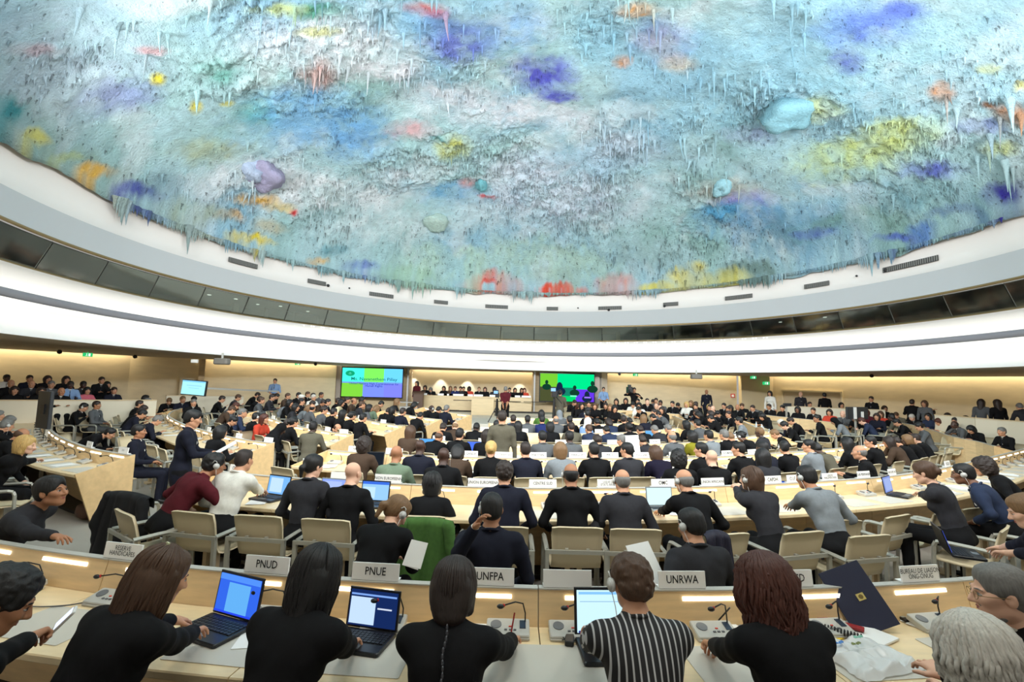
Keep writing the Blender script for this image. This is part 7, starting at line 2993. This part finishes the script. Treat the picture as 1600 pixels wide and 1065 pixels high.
p = EYE + ray(983.5, 609) * 22.8
r = ob('shoulder_camera', None, loc=p, rz=PI, label='black shoulder camera held by the cameraman by the wall', cat='camera')
ob('camera_body', MB().rbox((0, 0, 0), (0.22, 0.46, 0.3), 0.04).box((0, 0, 0.2), (0.12, 0.2, 0.1)).mesh('camera_body', BLACKP), r)
ob('lens', MB().disc((0, 0.3, -0.02), 0.08, 0.16, R=rotm('X', 90)).mesh('lens', BLACKP), r)

# ------------------------------------------------------------------ things on the desks
def onrow(p, d0=0.36):
    p = np.array(p)
    r_ = min(ROWS, key=lambda r: r.nearest(p[:2])[2])
    d_, t_, ds = r_.nearest(p[:2])
    if not 0.2 < d_ < 0.5 or ds - abs(d_) > 0.1:
        t_ = min(max(t_, 0.3), r_.L - 0.3)
        p[:2] = seatpos(r_, t_, d0)[0]
    return p




def laptop(x, y, z, rz, scr, label, w=0.34, tilt=18, pic=(), dark=True, near=True, roll=0.0, s=1.0):
    r = ob('laptop', None, loc=(x, y, z), rz=rz, label=label, cat='laptop')
    body = mat('laptop_black', (26, 28, 32), 0.35) if dark else mat('laptop_silver', (150, 158, 162), 0.35, 0.4)
    d, h = w * 0.72, w * 0.66
    base = ob('base', MB().rbox((0, 0, 0.012), (w, d, 0.024), 0.015).mesh('base', body), r)
    kb = MB()
    if near:
        for i in range(12):
            for j in range(5):
                kb.box((-w * 0.42 + i * w * 0.076, d * 0.30 - j * w * 0.068, 0.0265), (w * 0.064, w * 0.056, 0.005))
        ob('keyboard', kb.mesh('keyboard', mat('keys_dark', (34, 36, 42), 0.5)), base)
    else:
        ob('keyboard', MB().box((0, d * 0.12, 0.0255), (w * 0.9, d * 0.5, 0.004)).mesh('keyboard', mat('keys_dark', (34, 36, 42), 0.5)), base)
    ob('touchpad', MB().box((0, -d * 0.32, 0.0255), (w * 0.22, d * 0.2, 0.003)).mesh('touchpad', mat('touchpad_grey', (120, 126, 130), 0.4)), base)
    R_ = rotm('X', tilt)
    R_ = rotm('X', -tilt)
    o_ = np.array([0, d * 0.49, 0.024])
    lid = ob('lid', MB().rbox(o_ + R_ @ np.array([0, 0.006, h / 2]), (w, 0.012, h), 0.004, 0, R_).mesh('lid', body), r)
    mb = MB().box(o_ + R_ @ np.array([0, -0.002, h / 2]), (w * 0.92, 0.004, h * 0.88), 0, R_)
    ms = [emis('lcd_%d_%d_%d' % scr, scr, s)]
    for k, (x0, z0, x1, z1, c) in enumerate(pic):
        ms.append(emis('lcd_%d_%d_%d' % c, c, s))
        mb.box(o_ + R_ @ np.array([(-.46 + .92 * (x0 + x1) / 2) * w, -0.0045 - 0.0004 * k, h * (0.06 + 0.88 * (z0 + z1) / 2)]), (w * .92 * (x1 - x0), 0.003, h * .88 * (z1 - z0)), k + 1, R_)
    ob('screen', mb.mesh('screen', ms), lid)
    return r


doc = [(0.25, 0.05, 0.78, 0.8, (96, 170, 235)), (0, 0.85, 1, 1, (80, 140, 240)), (0.0, 0.0, 1, 0.05, (40, 70, 230))]
page = [(0.03, 0.9, 0.97, 0.96, (130, 190, 240)), (0.05, 0.72, 0.8, 0.74, (150, 190, 220)), (0.02, 0.0, 0.98, 0.05, (40, 60, 150))]


def lap_px(u, v, yaw, scr, lab, z=0.7555, **k):
    p = G(u, v, z)
    for r_ in ROWS[:2]:
        d_, t_, ds = r_.nearest(p[:2])
        if z > 0.74 and 0 < d_ < 0.9 and ds < 1:
            p[:2] += r_.at(t_)[2] * max(0, 0.33 - d_)
            k.setdefault('tilt', 10)
    return laptop(p[0], p[1], z, -math.radians(yaw), scr, lab, **k)


lap_px(350, 975, 22, (50, 100, 225), 'laptop with a blue desktop image, before the person with the hair clip', pic=doc, w=0.36)
lap_px(585, 975, 12, (20, 40, 90), 'black laptop with pale page and dark sidebar, beside the PNUE plate', pic=[(0.02, 0.05, 0.55, 0.8, (190, 215, 240)), (0.02, 0.85, 0.98, 0.9, (120, 160, 230)), (0.6, 0.5, 0.9, 0.54, (200, 210, 230))], w=0.32)
lap_px(944, 985, -3, (200, 236, 248), 'tall laptop with a near-white page, before the pinstriped shirt', pic=page, w=0.38)
lap_px(430, 776, 22, (120, 180, 245), 'laptop with light blue page, before the white shirt', pic=[(0.1, 0.1, 0.7, 0.9, (190, 220, 250))], w=0.36)
lap_px(522, 780, 12, (140, 165, 245), 'laptop with lilac-blue page, between the waistcoat and the shaven head', pic=[(0.1, 0.1, 0.8, 0.9, (170, 190, 250))], dark=False, w=0.36)
lap_px(584, 786, 8, (150, 200, 250), 'black laptop with light blue spreadsheet, before the shaven-headed person', pic=[(0, 0.85, 1, 1, (60, 110, 220)), (0.05, 0.1, 0.5, 0.7, (190, 225, 250))], w=0.36)
lap_px(1034, 795, -8, (215, 245, 252), 'pale laptop with a white-cyan page, before the LIGUE plate neighbour', dark=False, w=0.34)
lap_px(1226, 775, 10, (40, 90, 220), 'small black laptop with blue screen, before the mid-grey suit', w=0.26)
lap_px(1384, 770, -38, (130, 150, 215), 'laptop with grey-blue page, before the charcoal cardigan', pic=[(0.1, 0.1, 0.9, 0.9, (160, 178, 228))], w=0.36)
lap_px(1506, 866, -62, (60, 90, 220), 'laptop held on the lap, blue screen with a pale document', z=0.72, pic=[(0.25, 0.08, 0.8, 0.82, (130, 170, 240))], w=0.34)
for u, v, c, lab in ((709, 694, (90, 170, 250), 'small blue-lit laptop in the fourth centre row beside a black suit'), (757, 703, (80, 120, 240), 'small laptop with deep blue screen beside the blond pinned hair'), (803, 667, (150, 215, 250), 'tiny pale blue laptop screen beside the standing grey suit'), (992, 681, (110, 180, 240), 'small light blue laptop among the fourth centre row suits'), (612, 722, (30, 36, 44), 'dark laptop below the NOUVELLE ZELANDE plate')):
    p = onrow(GF(u, v, 0.757))
    laptop(p[0], p[1], FZ(p[1]) + 0.757, 0.0, c, lab, w=0.36, near=False, s=1.0)

# phone in the hand of the person with glasses
ph = ob('mobile_phone', None, loc=tuple(G(100, 968, 1.0)), label='white mobile phone with lit screen held by the bespectacled person', cat='phone')
ph.rotation_euler = (0.85, 0.15, -1.0)
ob('phone_body', MB().rbox((0, 0, 0), (0.062, 0.125, 0.012), 0.01).mesh('phone_body', WHITEP), ph)
ob('phone_screen', MB().box((0, 0.005, 0.0075), (0.052, 0.09, 0.002)).mesh('phone_screen', emis('phone_lit', (215, 230, 255), 1.3)), ph)


def on_desk(name, u, v, mb, m, label, cat, yaw=0, z=0.7555, group=None, smooth=False):
    p = G(u, v, z)
    return ob(name, mb.mesh(name, m, smooth), loc=(p[0], p[1], z), rz=-math.radians(yaw), label=label, cat=cat, group=group)


# dark blue portfolio standing open against the lit panel
p = G(1345, 935, 0.757)
r = ob('portfolio', None, loc=tuple(G(1374, 986, 0.757)), label='large dark blue portfolio with a gold crest leaning on the lit panel', cat='portfolio')
r.rotation_euler = (math.radians(-30), math.radians(-24), math.radians(-8))
ob('cover', MB().rbox((0, 0, 0.19), (0.26, 0.012, 0.38), 0.004).mesh('cover', mat('portfolio_blue', (34, 38, 62), 0.6)), r)
ob('crest', MB().box((0.02, -0.008, 0.19), (0.045, 0.003, 0.04)).ball((0.02, -0.0095, 0.19), (0.014, 0.002, 0.014), 1, 10).mesh('crest', [mat('crest_gold', (206, 186, 110), 0.4), mat('crest_dark', (120, 100, 50), 0.4)]), r)
# cords
def cord(u_pts, z, r_, m, label, cat='cord'):
    P = [tuple(G(u, v, z)) for u, v in u_pts]
    pts, _ = smooth_poly([np.array(q[:2]) for q in P], 0.01)
    return ob('cord', MB().tube([(a, b_, z + 0.002) for a, b_ in pts], r_, 0, 6).mesh('cord', m, True), label=label, cat=cat)


cord([(30, 946), (65, 948), (110, 945), (145, 938), (165, 931)], 0.760, 0.004, mat('cord_grey', (90, 90, 92), 0.5), 'grey cord lying in an arc on the maple desk by the RESERVE plate')
cord([(1078, 975), (1100, 982), (1135, 983), (1165, 973), (1182, 960)], 0.762, 0.004, mat('cord_pale', (150, 150, 150), 0.5), 'pale grey cord looping on the desk below the UNRWA plate')
cord([(1425, 950), (1455, 948), (1490, 942), (1510, 936)], 0.762, 0.0035, mat('cord_pale', (150, 150, 150), 0.5), 'pale grey cord between recorder and console by the elderly person')
rg = np.random.default_rng(5)
for k in range(5):
    c = np.array([882, 985]) + rg.normal(0, 7, 2)
    pts = [(c[0] + (14 + 8 * rg.uniform()) * math.cos(a + k), c[1] + (12 + 8 * rg.uniform()) * math.sin(a + k)) for a in np.linspace(0, 5, 7)]
    cord(pts, 0.760 + 0.004 * k, 0.0028, BLACKP, 'tangled black cable beside the tall laptop', 'cord')['group'] = 'tangled cables beside the tall laptop'
on_desk('power_adapter', 890, 1003, MB().rbox((0, 0, 0.016), (0.05, 0.11, 0.03), 0.01), BLACKP, 'black power adapter lying among tangled cables', 'adapter', 10)
on_desk('power_adapter', 418, 938, MB().rbox((0, 0, 0.02), (0.05, 0.09, 0.035), 0.012), WHITEP, 'white plug adapter behind the blue-image laptop', 'adapter', 20)
cord([(404, 945), (412, 925), (425, 920), (432, 932), (424, 944)], 0.765, 0.0028, BLACKP, 'black plug cable behind the blue-image laptop')
# papers near the front
PAP = MB().box((0, 0, 0.001), (0.21, 0.297, 0.002)).mesh('paper_sheet', PAPER)


def paper(u, v, yaw, label, z=0.758, group=None, h=None):
    p = G(u, v, z) if h is None else GF(u, v, h)
    zz = z if h is None else FZ(p[1]) + h
    return ob('paper_sheet', PAP, loc=(p[0], p[1], zz), rz=-math.radians(yaw), label=label, cat='paper', group=group)


paper(408, 990, -10, 'white paper sheets beside the person with the hair clip')
paper(772, 988, -18, 'white page under the hand of the neat dark bob')
r = ob('open_booklet', None, loc=tuple(G(1135, 985, 0.758)), rz=0.35, label='white note pad with dark blue edge under the curly-haired person hand', cat='note pad')
ob('pages', MB().box((0, 0, 0.006), (0.2, 0.26, 0.01)).mesh('pages', PAPER), r)
ob('cover_edge', MB().box((-0.105, 0, 0.004), (0.02, 0.27, 0.008)).mesh('cover_edge', mat('pad_navy', (50, 58, 90), 0.5)), r)
p = G(1120, 972, 0.775)
ob('pen', MB().tube([(0, 0, 0), (0.06, -0.05, 0.11)], 0.005, 0, 6).mesh('pen', BLACKP), loc=tuple(p), label='black pen in the hand of the curly-haired person', cat='pen')
p = G(798, 992, 0.775)
ob('pen', MB().tube([(0, 0, 0), (0.02, 0.03, 0.11)], 0.005, 0, 6).mesh('pen', mat('pen_red', (150, 30, 30), 0.4)), loc=tuple(p), label='dark red pen held by the person with the neat bob', cat='pen')
paper(1432, 962, 30, 'white printed sheets before the elderly person')
paper(1460, 975, 55, 'white sheet lying askew near the silver-grey hair')
r = ob('voice_recorder', None, loc=tuple(G(1411, 968, 0.757)), rz=0.15, label='small black recorder with silver face on the grey mat', cat='recorder')
ob('casing', MB().rbox((0, 0, 0.009), (0.04, 0.075, 0.018), 0.008).mesh('casing', BLACKP), r)
ob('face', MB().box((0, 0.01, 0.0195), (0.026, 0.036, 0.002)).mesh('face', METAL), r)
# spiral booklet, folders, umbrella-like black coil, plastic bag
r = ob('spiral_notebook', None, loc=tuple(G(1345, 988, 0.758)), rz=0.5, label='white spiral-bound report lying open near the silver-grey hair', cat='notebook')
ob('pages', MB().box((0, 0, 0.006), (0.22, 0.3, 0.011)).mesh('pages', PAPER), r)
sp_ = MB()
for k in range(24):
    sp_.tube([(-0.112 + 0.006 * math.cos(a), -0.14 + k * 0.012, 0.008 + 0.007 * math.sin(a)) for a in np.linspace(0, 2 * PI, 7)], 0.001, 0, 4)
ob('spiral_wire', sp_.mesh('spiral_wire', METAL), r)
on_desk('brochure', 1292, 985, MB().box((0, 0, 0.003), (0.13, 0.2, 0.006)), mat('brochure_yellow', (238, 200, 50), 0.5), 'bright yellow brochure beside the curly hair', 'brochure', -30)
on_desk('folder', 1310, 978, MB().rbox((0, 0, 0.02), (0.05, 0.26, 0.014), 0.004), mat('folder_red', (150, 34, 34), 0.5), 'narrow dark red folder lying on the report', 'folder', -52, z=0.765)
cb = MB()
for k in range(16):
    cb.tube([(0.016 * math.cos(a), -0.12 + 0.016 * k, 0.02 + 0.016 * math.sin(a)) for a in np.linspace(0, 2 * PI, 9)], 0.0045, 0, 5)
on_desk('binding_coil', 1307, 990, cb, BLACKP, 'black ribbed roll lying beside the dark red folder', 'roll', -52, z=0.765)
# translucent plastic bag, crumpled
BAG = bpy.data.materials.new('plastic_bag')
BAG.use_nodes = True
b = BAG.node_tree.nodes['Principled BSDF']
b.inputs['Base Color'].default_value = (0.86, 0.88, 0.88, 1)
b.inputs['Roughness'].default_value = 0.25
b.inputs['Alpha'].default_value = 0.75
nx, ny = 60, 50
c0 = G(1352, 1022, 0.78)
V = []
for j in range(ny + 1):
    for i in range(nx + 1):
        x, y = (i / nx - 0.5) * 0.44, (j / ny - 0.5) * 0.34
        V.append((x, y, 0))
V = np.array(V)
nzv = vnoise(V[:, :2] + 3, 9, 4, 3)
rid = 1 - np.abs(vnoise(V[:, :2] + 9, 7, 6, 2) - 0.5) * 4
V[:, 2] = 0.012 + 0.05 * np.clip(nzv - 0.35, 0, 1) + 0.028 * np.clip(rid, 0, 1)
ed = np.minimum(1, np.minimum(0.22 - np.abs(V[:, 0]), 0.17 - np.abs(V[:, 1])) / 0.03)
V[:, 2] *= 0.2 + 0.8 * ed
V[:, 0] += (nzv - 0.5) * 0.08
V[:, 1] += (rid - 0.5) * 0.02
i_ = (np.arange(ny)[:, None] * (nx + 1) + np.arange(nx)[None]).ravel()
F = np.stack([i_, i_ + 1, i_ + nx + 2, i_ + nx + 1], 1)
r = ob('plastic_bag', None, loc=tuple(c0 - np.array([0, 0, 0.022])), rz=0.35, label='crumpled clear white plastic bag with printed blue and green marks', cat='bag')
ob('bag_sheet', npmesh('bag_sheet', V, F, [BAG]), r)
pm_ = MB().box((-0.09, 0.07, 0.05), (0.07, 0.03, 0.002)).box((0.0, 0.03, 0.055), (0.03, 0.02, 0.002), 1).box((0.08, 0.09, 0.05), (0.05, 0.03, 0.002), 2)
for nm_, cc, loc in (('blue_print', (70, 130, 205), (-0.10, 0.07, 0.066)), ('olive_print', (120, 130, 70), (-0.02, 0.03, 0.068)), ('green_print', (120, 185, 160), (0.07, 0.08, 0.066))):
    bb = MB()
    for q in range(5):
        bb.box((0.014 * q - 0.03, 0.006 * math.sin(q * 2.1), 0), (0.013, 0.012 + 0.01 * (q % 2), 0.002), 0, rotm('Z', 20 * q))
    o_ = ob(nm_, bb.mesh(nm_, mat(nm_, cc, 0.5)), r)
    o_.location = loc
# sheets held by the standing delegate and others
def held_sheets(pt, rot, label, n=3, s=1.0):
    mb = MB()
    for k in range(n):
        mb.box((0.01 * k, 0.006 * k, 0.003 * k), (0.21 * s, 0.297 * s, 0.0015), 0, rotm('Z', 4 * k))
    o = ob('held_papers', mb.mesh('held_papers', PAPER), loc=tuple(pt), label=label, cat='paper')
    o.rotation_euler = rot
    return o


# the delegate standing by the wing rows, reading
o, B, rt, rz = hero(305, 631, 6.9, 62, 'short', 'k', 'n', 'm', 'person in navy suit standing with papers between the wing rows', kw=dict(stand=True, lean=3, hunch=6, hp=14, coat=True, R=(0.10, 0.36, 1.12), L=(-0.12, 0.36, 1.12)), near=False, chair=False, trous='k')
c_, s_ = math.cos(rz), math.sin(rz)
held_sheets((rt[0] - s_ * 0.48, rt[1] + c_ * 0.48, rt[2] + 1.17), (0.55, 0.1, rz), 'white papers held by the person standing between the wing rows', 3, 1.25)
held_sheets(G(1008, 882, 0.92), (0.9, 0.0, 0.4), 'white pages on the knee of the person behind the UNRWA plate', 2)
held_sheets(G(648, 866, 0.95), (1.1, 0.2, -0.2), 'white folded pages in the hands of the ponytailed person', 2, 0.6)
p = GF(988, 695, 1.05)
held_sheets(tuple(p), (1.35, 0, 0.0), 'large open white newspaper held up in the fourth centre row', 2, 1.3)
# bags on the floor
bg = SDF()
bg.el((0, 0, 0.13), (0.17, 0.09, 0.12), 0, 0.03)
bg.rc((-0.1, 0, 0.2), (0.1, 0, 0.2), 0.04, 0.04, 0, 0.04)
v_, f_, _ = bg.build(0.014, lambda P: (vnoise(P, 14, 2, 2) - 0.5) * 0.03)
for (u, v, m, lab, s_) in ((137, 812, mat('bag_brown', (92, 62, 44), 0.5), 'brown leather handbag standing beneath the wing desk end panel', 1.0), (1348, 884, BLACKP, 'black bag lying on the carpet behind the leaning portfolio', 1.15), (1300, 868, BLACKP, 'black bag beneath the chairs near the leaning portfolio', 0.9), (262, 865, BLACKP, 'black bag on the floor beside the black coat', 0.6)):
    p = G(u, v, 0.0)
    r = ob('handbag', None, loc=(p[0], p[1], 0.0), rz=0.4, label=lab.replace('left of', 'near'), cat='bag')
    r.scale = (s_, s_, s_)
    ob('bag_body', npmesh('bag_body', v_, f_, [m]), r)
    ob('handle', MB().tube([(-0.08, 0, 0.22), (-0.07, 0, 0.32), (0.07, 0, 0.32), (0.08, 0, 0.22)], 0.009, 0, 6).mesh('handle', m), r)
# scattered papers along the rows
rg = np.random.default_rng(9)
BUN = MB()
for k in range(3):
    BUN.box((0.02 * k - 0.02, 0.015 * k, 0.0015 + 0.003 * k), (0.21, 0.297, 0.002), 0, rotm('Z', (k - 1) * 9))
BUNM = BUN.mesh('paper_stack', PAPER)
for R in ROWS:
    if R.name == 'c1':
        continue
    n = 0
    for t in R.seats:
        if rg.uniform() < 0.62:
            q, rz_ = seatpos(R, t + rg.uniform(-0.12, 0.12), rg.uniform(0.40, 0.48))
            if not (-60 < proj((q[0], q[1], 0.8))[0] < 1660) or q[1] < 1:
                continue
            n += 1
            ob('paper_stack', BUNM if rg.uniform() < 0.6 else PAP, loc=(q[0], q[1], FZ(q[1]) + 0.7575), rz=rz_ + rg.uniform(-0.5, 0.5), label='white papers lying on the worktop, %s along the %s' % (ORD[min(n - 1, 28)], R.words), cat='paper', group='papers on the ' + R.words)
# head-worn band earphones on the second row console, bottle, glasses
on_desk('headset', 1352, 767, MB().tube([(0.07 * math.cos(a), 0.06 * math.sin(a), 0.01) for a in np.linspace(0, 5.4, 18)], 0.006, 0, 6).disc((0.06, 0.03, 0.015), 0.03, 0.02).disc((-0.05, -0.05, 0.015), 0.03, 0.02), BLACKP, 'black headset lying on the desk before the laptop with grey-blue page', 'headset')
BOT = MB().tube([(0, 0, 0), (0, 0, 0.15), (0, 0, 0.18), (0, 0, 0.22)], [0.032, 0.032, 0.014, 0.013], 0, 12)
bm_ = BOT.mesh('bottle', mat('clear_plastic', (214, 226, 230), 0.1, alpha=0.6), True)
for k, (u, v) in enumerate(((1180, 672), (1193, 677), (1202, 681), (1511, 714), (1170, 668))):
    p = onrow(GF(u, v, 0.757))
    ob('bottle', bm_, loc=(p[0], p[1], FZ(p[1]) + 0.757), label='clear water bottle in the door wing, %s counting from the stone wall' % ORD[k], cat='bottle', group='bottles in the door wing')
print('PERSONS', sum(1 for o in bpy.data.objects if o.get('category') == 'person'), 'FILL', len(fill))
